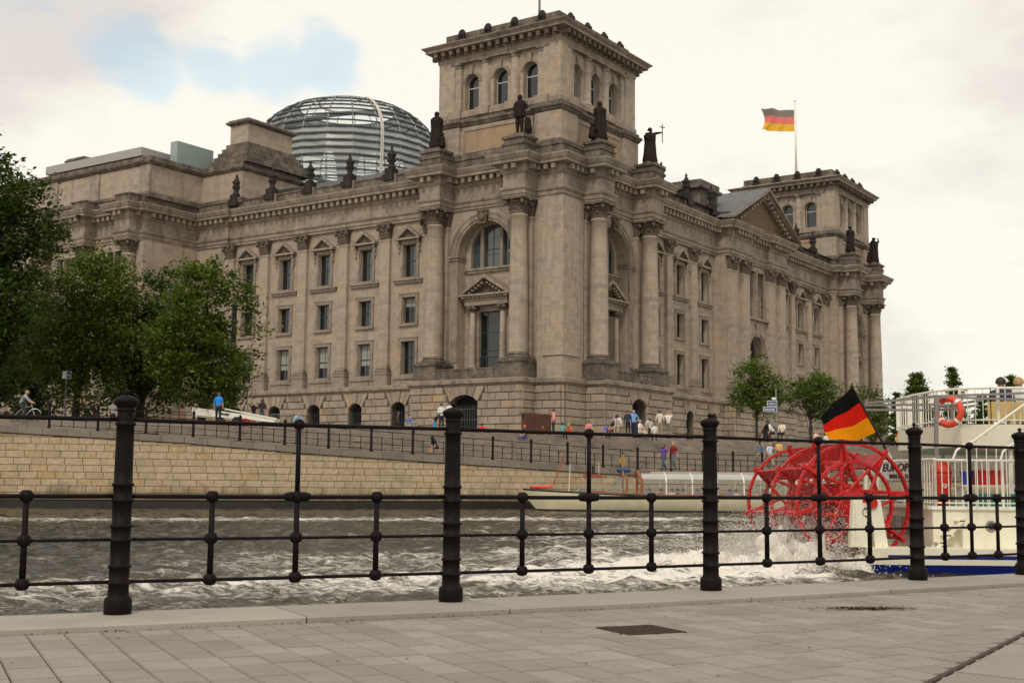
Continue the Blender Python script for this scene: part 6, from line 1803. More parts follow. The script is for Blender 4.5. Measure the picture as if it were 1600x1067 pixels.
# yellow diamond navigation sign on it
pd_ = atY(972, 720, 77.8); dg_ = empty('diamond_sign', (pd_.x, pd_.y, pd_.z - .5), .3); tag(dg_, 'faded yellow diamond shaped river sign on the far railing', 'sign')
b = MB(); b.mat(M_yellow); b.prism([(0, -.42), (.26, 0), (0, .42), (-.26, 0)], -.14, -.10); b.v = [(x, y, z + .5) for x, y, z in b.v]; b.build('board', dg_)
b = MB(); b.mat(M_iron2); b.tube((0, -.09, -.3), (0, -.09, 1.1), .03, n=6); b.build('bracket', dg_)

# ------------------------------------------------------------------ trees
def tree(base, H, crown_c, R, nclump, leaves, lsize, M_leaf, label, seed, lean=(0, 0), kind='round', group='trees before the parliament', trunk_r=.22):
    t_ = empty('tree', base); tag(t_, label, 'tree', group); r = random.Random(seed)
    cx_, cy_, cz_ = crown_c
    b = MB(); b.mat(M_bark); b.sm = True; zc = cz_ - R[2] * .6
    top = Vector((cx_ * .6, cy_ * .6, cz_ + R[2] * .55))
    tp = [Vector((0, 0, -.2)), Vector((lean[0] * .2, lean[1] * .2, zc * .5)), Vector((cx_ * .3, cy_ * .3, zc)), top]
    b.path(tp, [trunk_r * 1.25, trunk_r * .9, trunk_r * .75, trunk_r * .15], 8)
    clumps = []
    i = 0
    while len(clumps) < nclump and i < nclump * 20:
        i += 1
        u = Vector((r.gauss(0, 1), r.gauss(0, 1), r.gauss(0, 1))).normalized(); q = r.random() ** .42
        if kind == 'layer':
            zt_ = r.random(); rr_ = (1 - zt_) ** .8 * r.uniform(.25, 1); a_ = r.uniform(0, 2 * PI); lay = zt_ * .5 + round(zt_ * 10) / 20 + rr_ * .03
            p = Vector((cx_ + R[0] * rr_ * math.cos(a_), cy_ + R[1] * rr_ * math.sin(a_), cz_ - R[2] + 2 * R[2] * lay + r.uniform(-.12, .12)))
        else:
            p = Vector((cx_ + u.x * R[0] * q, cy_ + u.y * R[1] * q, cz_ + u.z * R[2] * q))
            nv_ = noise.noise(p * .38 + Vector((seed * 3.1, 0, 0)))
            if q > .5 and nv_ < -.12 - (.15 if q < .8 else 0): continue
            p += u * max(0, nv_) * R[0] * .42
        clumps.append((p, r.uniform(.55, 1.15)))
    for k, (p, s_) in enumerate(clumps):
        if k % 4 == 0 and (k < 140):
            f_ = r.uniform(.25, .95); st = tp[1].lerp(tp[2], f_) if r.random() < .4 else tp[2].lerp(tp[3], f_ * .8)
            mid_ = st.lerp(p, .5) + Vector((0, 0, .12 * (p - st).length)); b.path([st, mid_, p], [.085 * trunk_r / .22, .045, .015], 5)
    b.build('trunk', t_)
    nl = len(clumps) * leaves; rs = np.random.RandomState(seed)
    C = np.repeat(np.array([tuple(p) for p, _ in clumps]), leaves, 0); Sz = np.repeat(np.array([s_ for _, s_ in clumps]), leaves)
    sp_ = (R[0] + R[1]) * .5 * (.16 if kind == 'round' else .13)
    off = rs.normal(0, 1, (nl, 3)) * Sz[:, None] * sp_
    off[:, 2] *= (.62 if kind == 'round' else .42)
    P = C + off
    nrm = rs.normal(0, 1, (nl, 3)); nrm[:, 2] = np.abs(nrm[:, 2]) + .6; nrm /= np.linalg.norm(nrm, axis=1)[:, None]
    tt = rs.normal(0, 1, (nl, 3)); tt -= nrm * (tt * nrm).sum(1)[:, None]; tt /= np.linalg.norm(tt, axis=1)[:, None]; bb = np.cross(nrm, tt)
    L_ = lsize * rs.uniform(.6, 1.4, nl)[:, None]
    # folded leaf spray: four corner points and a raised middle
    V = np.stack([P - tt * L_, P + bb * L_ * .48 + nrm * L_ * .12, P + tt * L_, P - bb * L_ * .48 + nrm * L_ * .12], 1).reshape(-1, 3)
    idx = np.arange(nl * 4).reshape(nl, 4)
    me = bpy.data.meshes.new('crown'); me.vertices.add(nl * 4); me.vertices.foreach_set('co', V.ravel()); me.loops.add(nl * 4); me.loops.foreach_set('vertex_index', idx.ravel())
    me.polygons.add(nl); me.polygons.foreach_set('loop_start', np.arange(0, nl * 4, 4)); me.polygons.foreach_set('loop_total', np.full(nl, 4)); me.materials.append(M_leaf); me.update(); me.validate()
    link('crown', me, t_)
def tree_px(px, x0, x1, ytop, ybot, Y, **kw):
    zt_ = atY(px, ytop, Y).z; zb_ = atY(px, ybot, Y).z; g = atY(px, 650, Y); cxw = atY((x0 + x1) / 2, 600, Y).x; Rx = (x1 - x0) / 2 / F_PX * Y
    tree((g.x, Y, PLAZA), zt_ - PLAZA, (cxw - g.x, 0, (zt_ + zb_) / 2 - PLAZA), (Rx * .93, Rx * .8, (zt_ - zb_) / 2 * .97), **kw)
tree_px(-35, -160, 72, 195, 665, 76, nclump=470, leaves=72, lsize=.18, M_leaf=M_leafA, label='tallest dark tree cut by the left edge of the picture', seed=1, trunk_r=.4)
tree_px(118, 20, 245, 388, 640, 86, nclump=300, leaves=72, lsize=.15, M_leaf=M_leafB, label='broad mid green tree with a high shoot, second from the left', seed=22, trunk_r=.28)
tree_px(218, 150, 318, 420, 655, 90, nclump=260, leaves=72, lsize=.17, M_leaf=M_leafA, label='dark green tree in the middle of the left tree group', seed=3, trunk_r=.35)
tree_px(315, 232, 412, 410, 640, 80, nclump=260, leaves=72, lsize=.145, M_leaf=M_leafB, label='green tree in front of the east wing, right end of the left tree group', seed=4, trunk_r=.24)
tree_px(45, -30, 130, 450, 665, 92, nclump=220, leaves=55, lsize=.18, M_leaf=M_leafA, label='low dark tree behind the blue signpost', seed=5, trunk_r=.25)
G2 = 'young trees beside the north front'
tree_px(1182, 1132, 1232, 556, 652, 104, nclump=130, leaves=45, lsize=.13, M_leaf=M_leafC, label='young round tree behind the blue street sign', seed=6, group=G2, trunk_r=.12)
tree_px(1266, 1216, 1318, 574, 662, 106, nclump=130, leaves=45, lsize=.13, M_leaf=M_leafC, label='young round tree left of the boat flag', seed=7, group=G2, trunk_r=.12)
tree_px(1345, 1302, 1392, 598, 690, 112, nclump=110, leaves=45, lsize=.13, M_leaf=M_leafC, label='young tree at the building corner behind the boat flag', seed=8, group=G2, trunk_r=.12)
G3 = 'conifer shaped trees at the right'
tree_px(1432, 1388, 1476, 584, 700, 110, nclump=420, leaves=40, lsize=.12, M_leaf=M_leafB, label='layered pointed tree above the fourth railing post', seed=9, kind='layer', group=G3, trunk_r=.1)
tree_px(1487, 1452, 1524, 574, 700, 114, nclump=230, leaves=34, lsize=.12, M_leaf=M_leafC, label='sparse layered tree behind the orange lifebuoy', seed=10, kind='layer', group=G3, trunk_r=.09)
tree_px(1578, 1545, 1615, 588, 700, 114, nclump=230, leaves=34, lsize=.12, M_leaf=M_leafB, label='layered tree at the right edge behind the upper deck', seed=12, kind='layer', group=G3, trunk_r=.09)
tree_px(1400, 1378, 1424, 614, 700, 118, nclump=230, leaves=34, lsize=.12, M_leaf=M_leafC, label='small tree just right of the building corner', seed=13, kind='layer', group=G3, trunk_r=.07)
tree_px(1535, 1505, 1562, 618, 700, 118, nclump=230, leaves=34, lsize=.12, M_leaf=M_leafC, label='low sparse tree behind the upper deck railing', seed=14, kind='layer', group=G3, trunk_r=.07)

# ------------------------------------------------------------------ lamp, signs, boat trailer
pl = atY(361, 650, 92); lp = empty('candelabra_lamp', (pl.x, 92, PLAZA)); tag(lp, 'dark ornate street lamp with hanging lanterns half hidden by the tree', 'street lamp')
b = MB(); b.mat(M_iron2); b.sm = True; b.lathe([(.55, 0), (.55, .5), (.42, .7), (.36, 1.4), (.42, 1.6), (.30, 2.0), (.26, 3.2), (.32, 3.4), (.24, 3.7), (.2, 6), (.17, 9.5), (.05, 9.7)], n=12); b.build('pole', lp)
for k in range(4):
    a_ = PI / 4 + k * PI / 2 if False else k * PI / 2 + .1; ca, sa = math.cos(a_), math.sin(a_)
    b = MB(); b.mat(M_iron2); b.path([(ca * x, sa * x, z) for x, z in ((.2, 3.0), (.6, 3.3), (.95, 3.9), (1.0, 4.2), (.85, 4.35), (.72, 4.2), (.8, 4.05))], .05, 6); b.build('arm', lp)
    b = MB(); b.mat(M_iron2); b.lathe([(.02, .55), (.16, .42), (.20, .36), (.20, .32)], (ca, sa, 3.0), 6); b.lathe([(.11, -.3), (.13, -.27), (.08, -.38), (.02, -.42)], (ca, sa, 3.0), 6)
    for j in range(6): q = PI * j / 3; b.tube((ca + .19 * math.cos(q), sa + .19 * math.sin(q), 3.33), (ca + .12 * math.cos(q), sa + .12 * math.sin(q), 2.72), .018, n=4)
    b.tube((ca, sa, 3.5), (ca, sa, 4.1), .02, n=4); ln_ = b.build('lantern', lp)
    b = MB(); b.mat(M_boatglass); b.lathe([(.11, -.28), (.18, .33)], (ca, sa, 3.0), 6); b.build('pane', ln_)
def signpost(px, Y, zt_, boards, label):
    g = atY(px, 650, Y); zb_ = PLAZA; sgn = empty('street_sign', (g.x, Y, zb_), .1); tag(sgn, label, 'street sign', 'blue and white direction signs')
    b = MB(); b.mat(M_grey); b.tube((0, 0, 0), (0, 0, zt_), .055, n=8); b.build('post', sgn)
    for (x0, x1, z0, z1, mt) in boards:
        b = MB(); b.mat(M_signwhite); b.box(x0, x1, -.09, -.06, z0, z1); bo = b.build('board', sgn)
        if mt == 'b':
            b = MB(); b.mat(M_signblue); b.box(x0 + .04, x1 - .04, -.096, -.085, z0 + .04, z1 - .04); b.build('face', bo)
            b = MB(); b.mat(M_signwhite); rs = random.Random(int(x0 * 100 + z0 * 10)); x = x0 + .12
            while x < x1 - .2: w_ = rs.uniform(.05, .16); b.box(x, min(x + w_, x1 - .1), -.101, -.09, (z0 + z1) / 2 - .06, (z0 + z1) / 2 + .04); x += w_ + .05
            b.build('print', bo)
signpost(1213, 98, 4.2 , [(-.72, .05, 2.82, 3.24, 'b'), (-1.05, .05, 2.38, 2.74, 'b'), (-.38, -.02, 3.32, 3.5, 'w')], 'pole with two blue signs above the seated people at the right')
signpost(101, 84, 3.95, [(-.26, .0, 3.35, 3.85, 'w'), (.02, .34, 3.35, 3.85, 'b')], 'speckled pole with small blue and white signs under the left trees')
# rack of metal barriers
for i, px in enumerate((432, 447, 456, 463)):
    g = on_plaza(px, 647, 1.15); br_ = empty('metal_barrier', (g.x, g.y, PLAZA), .5 + .1 * i); tag(br_, ('grey steel crowd barrier, %s of the row behind the bald man' % ('leftmost', 'second', 'third', 'rightmost')[i]), 'barrier', 'steel crowd barriers')
    b = MB(); b.mat(M_grey); b.path([(-.35, 0, .1), (-.35, 0, 1.05), (-.3, 0, 1.12), (.3, 0, 1.12), (.35, 0, 1.05), (.35, 0, .1)], .03, 6); b.build('hoop', br_)
    b = MB(); b.mat(M_grey); 
    for k in range(4): b.tube((-.21 + .14 * k, 0, .2), (-.21 + .14 * k, 0, 1.1), .012, n=5)
    b.tube((-.35, 0, .2), (.35, 0, .2), .02, n=5); b.build('bars', br_)
# white work platform on a trailer with red lettering
A_ = atY(300, 640, 79); B_ = atY(431, 661, 77); d = B_ - A_; yaw = math.atan2(d.y, d.x); ln = math.hypot(d.x, d.y)
tr = empty('boom_trailer', (A_.x, A_.y, PLAZA), yaw); tag(tr, 'long white sloping boom on a trailer with red lettering behind the men in black', 'trailer')
z0 = A_.z - PLAZA; z1 = B_.z - PLAZA
def sl(x): return z0 + .28 + (z1 - z0) * x / ln
b = MB(); b.mat(M_white); b.hexa([(0, 0, sl(0) - .68), (ln * .97, 0, sl(ln) - .30), (ln * .97, .6, sl(ln) - .30), (0, .6, sl(0) - .68), (0, 0, sl(0) - .12), (ln, 0, sl(ln) - .02), (ln, .6, sl(ln) - .02), (0, .6, sl(0) - .12)]); b.build('boom', tr)
b = MB(); b.mat(M_white)
b.hexa([(ln * .4, -.05, sl(ln * .4) + .05), (ln, -.05, sl(ln) - .06), (ln, .1, sl(ln) - .06), (ln * .4, .1, sl(ln * .4) + .05), (ln * .4, -.05, sl(ln * .4) + .13), (ln, -.05, sl(ln) + .03), (ln, .1, sl(ln) + .03), (ln * .4, .1, sl(ln * .4) + .13)]); b.build('top_rail', tr)
b = MB(); b.mat(M_yellow); b.box(ln * .25, ln * .6, .05, .5, .35, .75); b.mat(M_red); b.box(ln * .45, ln * .95, .1, .5, .08, .22); b.build('chassis', tr)
for x in (ln * .35, ln * .55):
    b = MB(); b.mat(M_black); b.lathe([(.05, -.1), (.32, -.1), (.32, .1), (.05, .1)], (0, 0, 0), 14); w_ = b.build('wheel', tr, (x, -.05, .32)); w_.rotation_euler = (PI / 2, 0, 0)
def text_obj(txt, size, mat_, parent, M_, name='lettering', extr=.01, shear=0, bold=0, sx=1):
    cu = bpy.data.curves.new(name, 'FONT'); cu.body = txt; cu.size = size; cu.extrude = extr; cu.shear = shear; cu.offset = bold; cu.align_x = 'CENTER'; cu.align_y = 'CENTER'; cu.resolution_u = 3
    o = bpy.data.objects.new(name, cu); COL.objects.link(o)
    TXT.append((o, mat_, parent, M_, sx)); return o
TXT = []
sl_ang = math.atan2(z1 - z0, ln)
text_obj('meteco', .34, M_red, tr, Matrix.Translation((ln * .66, -.03, sl(ln * .66) - .36)) @ Matrix.Rotation(-sl_ang, 4, 'Y') @ Matrix.Rotation(PI / 2, 4, 'X'), bold=.012, sx=1.25)
text_obj('mobil', .22, M_black, tr, Matrix.Translation((ln * .40, -.03, sl(ln * .40) - .22)) @ Matrix.Rotation(-sl_ang, 4, 'Y') @ Matrix.Rotation(PI / 2, 4, 'X'), bold=.008, shear=.3, sx=1.1)
# red scooter-like post left of the tree
g = on_plaza(281, 632, 1.6); b = MB(); b.mat(M_red); b.tube((.25, 0, 0), (0, 0, .7), .04, n=6); b.tube((0, 0, .7), (-.05, 0, 1.5), .035, n=6); b.tube((-.15, 0, 1.5), (.08, 0, 1.5), .03, n=6)
tag(b.build('red_trailer_jack', None, (g.x, g.y, PLAZA)), 'thin red bent upright bar left of the white boom', 'jack')

# ------------------------------------------------------------------ tour boat
TY = 70.5
tb0 = atY(1060, 797, TY); tb = empty('tour_boat', (tb0.x, TY, Z_WATER)); tag(tb, 'low cream tour boat with curved glass canopy passing under the steps', 'boat')
def T2(px, py, Y=TY): p = atY(px, py, Y); return (p.x - tb0.x, Y - TY, p.z - Z_WATER)
xb = T2(818, 764)[0]; xs_ = T2(1318, 780)[0]; Lb = xs_ - xb; BW = 1.65
def gun(t_): return 1.30 - .62 * min(1, t_ * 2.2) ** .7 * 1.0 + .0 * t_    # gunwale height
b = MB(); b.mat(M_creamdk); b.sm = True; n = 30; vs = []
for i in range(n + 1):
    t_ = i / n; wv = BW * min(1, (t_ * 3.4) ** .6) if t_ < .93 else BW * (1 - ((t_ - .93) / .07) ** 2 * .5); x = xb + Lb * t_; zg = T2(818, 764)[2] - (T2(818, 764)[2] - T2(1060, 776)[2]) * min(1, t_ * 2.1) ** .8
    xo = .75 * max(0, 1 - t_ * 9)
    for sg in (-1, 1):
        vs += [(x, BW + sg * wv, zg), (x + xo * .3, BW + sg * wv * .97, zg * .55), (x + xo, BW + sg * wv * .85, .08), (x + xo, BW + sg * wv * .6, -.4)]
fs = []
for i in range(n):
    for q in range(3):
        a = i * 8 + q; fs.append((a, a + 1, a + 9, a + 8)); a += 4; fs.append((a, a + 8, a + 9, a + 1))
fs.append((n * 8, n * 8 + 1, n * 8 + 5, n * 8 + 4)); fs.append((n * 8 + 1, n * 8 + 2, n * 8 + 6, n * 8 + 5))
b.add(vs, fs); b.build('hull', tb)
b = MB(); b.mat(M_black); b.sm = False
b.path([vs[i * 8 + 4] for i in range(n + 1)], .05, 5); b.build('rubbing_strake', tb); b = MB(); b.mat(M_black)
b.path([vs[i * 8] for i in range(n + 1)], .05, 5); b.build('rubbing_strake', tb); b = MB(); b.mat(M_black)
for i in range(n):
    a, c = vs[i * 8 + 2], vs[(i + 1) * 8 + 2]; b.add([(a[0], a[1] - .02, .10), (c[0], c[1] - .02, .10), (c[0], c[1] - .02, -.1), (a[0], a[1] - .02, -.1)], [(0, 1, 2, 3)])
b.build('waterline', tb)
b = MB(); b.mat(M_white)
for i in range(n): b.add([(vs[i * 8][0], vs[i * 8][1], vs[i * 8][2] - .03), (vs[i * 8 + 8][0], vs[i * 8 + 8][1], vs[i * 8 + 8][2] - .03), (vs[i * 8 + 12][0], vs[i * 8 + 12][1], vs[i * 8 + 12][2] - .03), (vs[i * 8 + 4][0], vs[i * 8 + 4][1], vs[i * 8 + 4][2] - .03)], [(0, 1, 2, 3)])
b.build('deck', tb)
zg = T2(1060, 776)[2]; zw = T2(1060, 773.5)[2]; zr = T2(1060, 755)[2]; zt_ = T2(1060, 738.5)[2]
x0c, x1c = T2(1003, 760)[0], T2(1300, 760)[0]
def arcsec(x, w_=1.42):   # section of the canopy from sill over the roof
    pts = [(x, BW - w_, zw), (x, BW - w_ + .05, zr)]
    for k in range(1, 8): a_ = PI / 2 * k / 8; pts.append((x, BW - (w_ - .05) + (w_ - .05) * (1 - math.cos(a_)) * .9, zr + (zt_ - zr) * math.sin(a_)))
    return pts + [(x, BW, zt_)] + [(p[0], 2 * BW - p[1], p[2]) for p in reversed(pts)]
b = MB(); b.mat(M_boatglass); s0_ = arcsec(x0c); s1_ = arcsec(x1c); m_ = len(s0_); b.add(s0_ + s1_, [(i, i + 1, m_ + i + 1, m_ + i) for i in range(m_ - 1)]); b.add(s1_, [tuple(range(m_))]); b.build('canopy_glass', tb)
for k, px in enumerate((1003, 1042, 1083, 1122, 1164, 1205, 1246, 1300)):
    x = T2(px, 760)[0]; b = MB(); b.mat(M_white if k else M_varnish); b.path(arcsec(x, 1.44), .045, 6); b.build('canopy_rib', tb)
b = MB(); b.mat(M_grey)
for y in (BW - 1.42, BW + 1.42): b.tube((x0c, y, zr), (x1c, y, zr), .035, n=5); b.tube((x0c, y, (zw)), (x1c, y, zw), .04, n=5)
b.build('canopy_rails', tb)
b = MB(); b.mat(M_white); b.box(x0c + .6, x1c - .2, BW - .35, BW + .35, zt_ + .01, zt_ + .08); b.mat(M_varnish); b.box(x0c - .0, x1c, BW - .4, BW + .4, zt_ + .081, zt_ + .1); b.build('roof_walk', tb)
b = MB(); b.mat(M_varnish); b.box(x0c - .1, x1c + .3, BW - 1.48, BW - 1.38, zg - .05, zw + .03); b.box(x0c - .1, x1c + .3, BW + 1.38, BW + 1.48, zg - .05, zw + .03); b.build('wood_sill', tb)
# wheelhouse
xh0, xh1, xh2 = T2(905, 760)[0], T2(940, 760)[0], T2(980, 760)[0]
b = MB(); b.mat(M_varnish)
for (x, w_) in ((xh2, 1.3), (xh2 + .85, 1.4)): b.path([(x, BW - w_, zw - .1), (x + .02, BW - w_, zr + .2)] + [(x - .15, BW - w_ * math.cos(q), zr + .2 + (zt_ - zr - .1) * math.sin(q)) for q in (.4, .8, 1.2, PI / 2, 1.95, 2.35, 2.75)] + [(x + .02, BW + w_, zr + .2), (x, BW + w_, zw - .1)], .05, 6)
b.build('red_arch', tb)
b = MB(); b.mat(M_boatglass); n = 6; A1 = [(xh2 + (xh1 - xh2) * (q ** 2) * 1.0, z) for q, z in ((1, zw), (.85, zw + .25), (.65, zw + .55), (.45, zw + .85), (.2, zt_ - .12), (0, zt_))]
v_ = [(x, BW - 1.25, z) for x, z in A1] + [(x, BW + 1.25, z) for x, z in A1]; k = len(A1)
b.add(v_, [(i, k + i, k + i + 1, i + 1) for i in range(k - 1)]); b.add([(x, BW - 1.25, z) for x, z in A1] + [(xh2, BW - 1.25, zw)], [tuple(range(k + 1))]); b.add([(x, BW + 1.25, z) for x, z in A1] + [(xh2, BW + 1.25, zw)], [tuple(range(k, -1, -1))]); b.build('cabin_glass', tb)
b = MB(); b.mat(M_varnish); b.box(xh0 + .35, xh1 + .1, BW - .9, BW + .9, zt_ - .28, zt_ - .12); b.box(xh1 - .6, xh2, BW - 1.32, BW - 1.2, zg - .05, zw + .12); b.box(xh0 + .6, xh1 + .4, BW - .5, BW + .4, zg - .1, zg + .28); b.build('wheelhouse_roof', tb)
b = MB(); b.mat(M_boatglass); b.add([(xh0 - .15, BW - .85, zg), (xh0 - .15, BW + .85, zg), (xh0 + .45, BW + .85, zt_ - .28), (xh0 + .45, BW - .85, zt_ - .28)], [(0, 1, 2, 3)]); b.add([(xh0 - .15, BW - .85, zg), (xh0 + .45, BW - .85, zt_ - .28), (xh1, BW - .85, zt_ - .28), (xh1, BW - .85, zg)], [(0, 1, 2, 3)]); b.build('windscreen', tb)
b = MB(); b.mat(M_bluep); b.sphere((xh2 - .05, BW, zt_ + .12), .42, 12, 8, 1.0, 1.2, .42); b.build('blue_hatch_cover', tb)
b = MB(); b.mat(M_black); b.tube((T2(930, 735)[0], BW, zt_ - .15), (T2(930, 735)[0], BW, zt_ + .25), .08, n=6); b.sphere((T2(930, 730)[0], BW, zt_ + .3), .1, 6, 5); b.build('horn', tb)
b = MB(); b.mat(M_varnish); a0 = T2(866, 757); a1 = T2(884, 709); 
for dy in (-.09, .09): b.path([(a0[0], BW + dy, a0[2]), (a1[0], BW + dy, a1[2])], [.055, .045], 4)
for k in range(5): q = .12 + .2 * k; b.tube((a0[0] + (a1[0] - a0[0]) * q, BW - .1, a0[2] + (a1[2] - a0[2]) * q), (a0[0] + (a1[0] - a0[0]) * q, BW + .1, a0[2] + (a1[2] - a0[2]) * q), .03, n=4)
b.build('bow_mast', tb)
b = MB(); b.mat(M_white); p0 = T2(891, 762); p1 = T2(893, 724); b.tube((p0[0], BW, p0[2] - .3), (p1[0], BW, p1[2]), .02, n=5); p0 = T2(939, 760); p1 = T2(939, 722); b.tube((p0[0], BW, p0[2] - .3), (p1[0], BW, p1[2]), .015, n=5); b.build('antenna', tb)
for k in range(3):
    q = T2(838 + 9 * k, 761); b = MB(); b.mat(M_orange); b.torus((0, 0, 0), .27, .10, 'z', 16, 6); rb_ = b.build('life_ring', None, (q[0] + tb0.x, TY + BW - .2, q[2] + Z_WATER)); tag(rb_, ('orange life ring lying on the bow of the tour boat, %s of three' % ('leftmost', 'middle', 'rightmost')[k]), 'life ring', 'orange life rings on the tour boat bow')
b = MB(); b.mat(M_varnish)
for i in range(11):
    x = x0c + .9 + i * 1.0; b.box(x, x + .08, BW - 1.2, BW - .3, .2, 1.0); b.box(x - .4, x + .05, BW - 1.2, BW - .3, .2, .52); b.box(x, x + .08, BW + .3, BW + 1.2, .2, 1.0)
b.build('seats', tb)
PASS = [(972, WHT, 'grey', 'helmsman in a pale shirt behind the curved windscreen'), (1017, (.2, .25, .5), 'dark', 'first tour boat passenger behind the open arch'), (1036, (.25, .1, .1), 'dark', 'passenger in dark red near the front of the canopy'), (1053, WHT, 'brown', 'white shirted passenger left of the dark haired pair'), (1062, (.1, .1, .12), 'dark', 'dark haired passenger in black under the second canopy bay'), (1071, (.35, .3, .25), 'dark', 'passenger in a beige jacket under the second canopy bay'), (1093, (.15, .2, .4), 'brown', 'passenger in blue left of the third railing post'), (1145, (.12, .2, .5), 'dark', 'passenger in bright blue left of the paddle wheel'), (1155, WHT, 'brown', 'passenger in white beside the bright blue one'), (1172, (.3, .3, .4), 'dark', 'tour boat passenger seen through the paddle wheel rim'), (1186, (.5, .45, .4), 'grey', 'grey haired passenger seen between paddle wheel rings'), (1198, (.15, .15, .2), 'brown', 'passenger furthest right before the wheel hub')]
for px, c, hr, lab in PASS:
    q = T2(px, 765); person((q[0] + tb0.x, TY + BW - .75, Z_WATER + .04), 1.72, -.5 if px % 2 else -1.2, 'sit', c, NAVY, hr, lab, 'passengers on the tour boat')

# ------------------------------------------------------------------ paddle steamer at the right
PSB = Vector((8.4, 25.3, Z_WATER)); ps = empty('paddle_steamer', PSB); tag(ps, 'cream and blue passenger boat with red stern paddle wheel', 'boat')
def pw(b, name, par=ps):
    o = b.build(name, par)
    if par is ps: o.location = -PSB
    return o
def A3(px, py, Y): p = atY(px, py, Y); return (p.x, p.y, p.z)
b = MB(); b.mat(M_cream); b.box(8.4, 45, 25.22, 30.6, -.9, .42); pw(b, 'hull')
b = MB(); b.mat(M_green); b.box(8.45, 45, 25.3, 30.5, .42, .45); pw(b, 'green_deck')
b = MB(); b.mat(M_white); b.box(8.36, 45, 25.17, 25.28, .40, .47); b.box(8.34, 8.42, 25.28, 30.6, .40, .47); pw(b, 'deck_edge')
def pontoon(y0, y1, nm):
    b = MB(); b.mat(M_cream); b.box(6.92, 45, y0, y1, -.455, -.33); pw(b, nm)
    b = MB(); b.mat(M_blue); b.box(7.25, 45, y0 - .004, y1 - .01, -.53, -.457); pw(b, 'blue_stripe')
    b = MB(); b.mat(M_cream); b.hexa([(6.94, y0, -.64), (45, y0, -.64), (45, y1, -.64), (6.94, y1, -.64), (6.92, y0 - .01, -.533), (45, y0 - .01, -.533), (45, y1, -.533), (6.92, y1, -.533)]); b.box(6.925, 7.25, y0, y1 - .01, -.54, -.454); pw(b, 'pontoon_band')
    b = MB(); b.mat(M_blue); b.hexa([(7.15, y0 + .1, -1.1), (45, y0 + .1, -1.1), (45, y1, -1.1), (7.15, y1, -1.1), (6.94, y0, -.642), (45, y0, -.642), (45, y1, -.642), (6.94, y1, -.642)]); pw(b, 'blue_bottom')
pontoon(24.4, 25.22, 'near_pontoon'); pontoon(28.6, 29.4, 'far_pontoon')
# brackets holding the axle
for Y in (24.72, 28.7):
    b = MB(); b.mat(M_cream); dx = (Y - 24.72) * .06
    def XZ(pts): return [((px - 800) / F_PX * 24.72 * 1.006 + dx * 0 , z) for px, z in pts]
    for poly in ([(1323, -.33), (1354, -.33), (1342, .62), (1329, .62)], [(1361, -.33), (1381, -.33), (1370, .62), (1353, .62)]): b.prism(XZ(poly), Y, Y + .22)
    b.prism(XZ([(1341, .16), (1356, .16), (1356, .52), (1341, .52)]), Y + .02, Y + .16); pw(b, 'wheel_bracket')
b = MB(); b.mat(M_black); b.torus((6.95, 24.73, .34), .082, .014, 'y', 20, 6); pw(b, 'bracket_ring')
b = MB(); b.mat(M_grey)
for k in range(12): b.sphere((6.72, 24.715, .5 - k * .065), .008, 5, 4)
pw(b, 'rivets')
# paddle wheel
cA = Vector(A3(1333, 786, 25.55)); cC = Vector(A3(1250, 786, 28.25)); ax = (cC - cA).normalized(); RW = 94 / F_PX * 25.55; 
pwl = link('paddle_wheel', None, ps, cA - PSB)
ee1 = Vector((1, 0, 0)); ee1 = (ee1 - ax * ee1.dot(ax)).normalized(); ee2 = ee1.cross(ax); 
if ee2.z < 0: ee2 = -ee2
def wp(tt_, r, a_): return ax * tt_ + ee1 * (r * math.cos(a_)) + ee2 * (r * math.sin(a_))
WL = (cC - cA).length; NB = 8; A0 = rad(10)
for k, tt_ in enumerate((0, WL * .5, WL)):
    for rr_, nm in ((RW, 'outer_ring'), (RW * .70, 'inner_ring')):
        b = MB(); b.mat(M_red); n = 48; vs = []; hw, ht = (.05, .05)
        for i in range(n):
            a_ = 2 * PI * i / n
            vs += [tuple(wp(tt_ - hw, rr_ - ht, a_)), tuple(wp(tt_ + hw, rr_ - ht, a_)), tuple(wp(tt_ + hw, rr_, a_)), tuple(wp(tt_ - hw, rr_, a_))]
        b.add(vs, [(4 * i + q, 4 * i + (q + 1) % 4, 4 * ((i + 1) % n) + (q + 1) % 4, 4 * ((i + 1) % n) + q) for i in range(n) for q in range(4)]); b.build(nm, pwl)
    for j in range(NB):
        a_ = A0 + 2 * PI * j / NB
        for sg in (-1, 1):
            b = MB(); b.mat(M_red); b.tube(wp(tt_, .26, a_ + sg * 1.15), wp(tt_, RW - .02, a_), .036, n=6)
            b.build('spoke', pwl)
        b = MB(); b.mat(M_red); p0, p1 = wp(tt_, RW * .66, a_), wp(tt_, RW * 1.07, a_); u = ax * .06; w_ = (ee1 * -math.sin(a_) + ee2 * math.cos(a_)) * .035
        b.hexa([tuple(q) for q in (p0 - u - w_, p0 + u - w_, p0 + u + w_, p0 - u + w_, p1 - u - w_, p1 + u - w_, p1 + u + w_, p1 - u + w_)]); b.build('paddle_clamp', pwl)
    b = MB(); b.mat(M_red); n = 24; vs = [tuple(wp(tt_ - .03, .28, 2 * PI * i / n)) for i in range(n)] + [tuple(wp(tt_ + .03, .28, 2 * PI * i / n)) for i in range(n)]
    b.add(vs, [tuple(range(n)), tuple(range(2 * n - 1, n - 1, -1))] + [(i, n + i, n + (i + 1) % n, (i + 1) % n) for i in range(n)]); b.build('hub_plate', pwl)
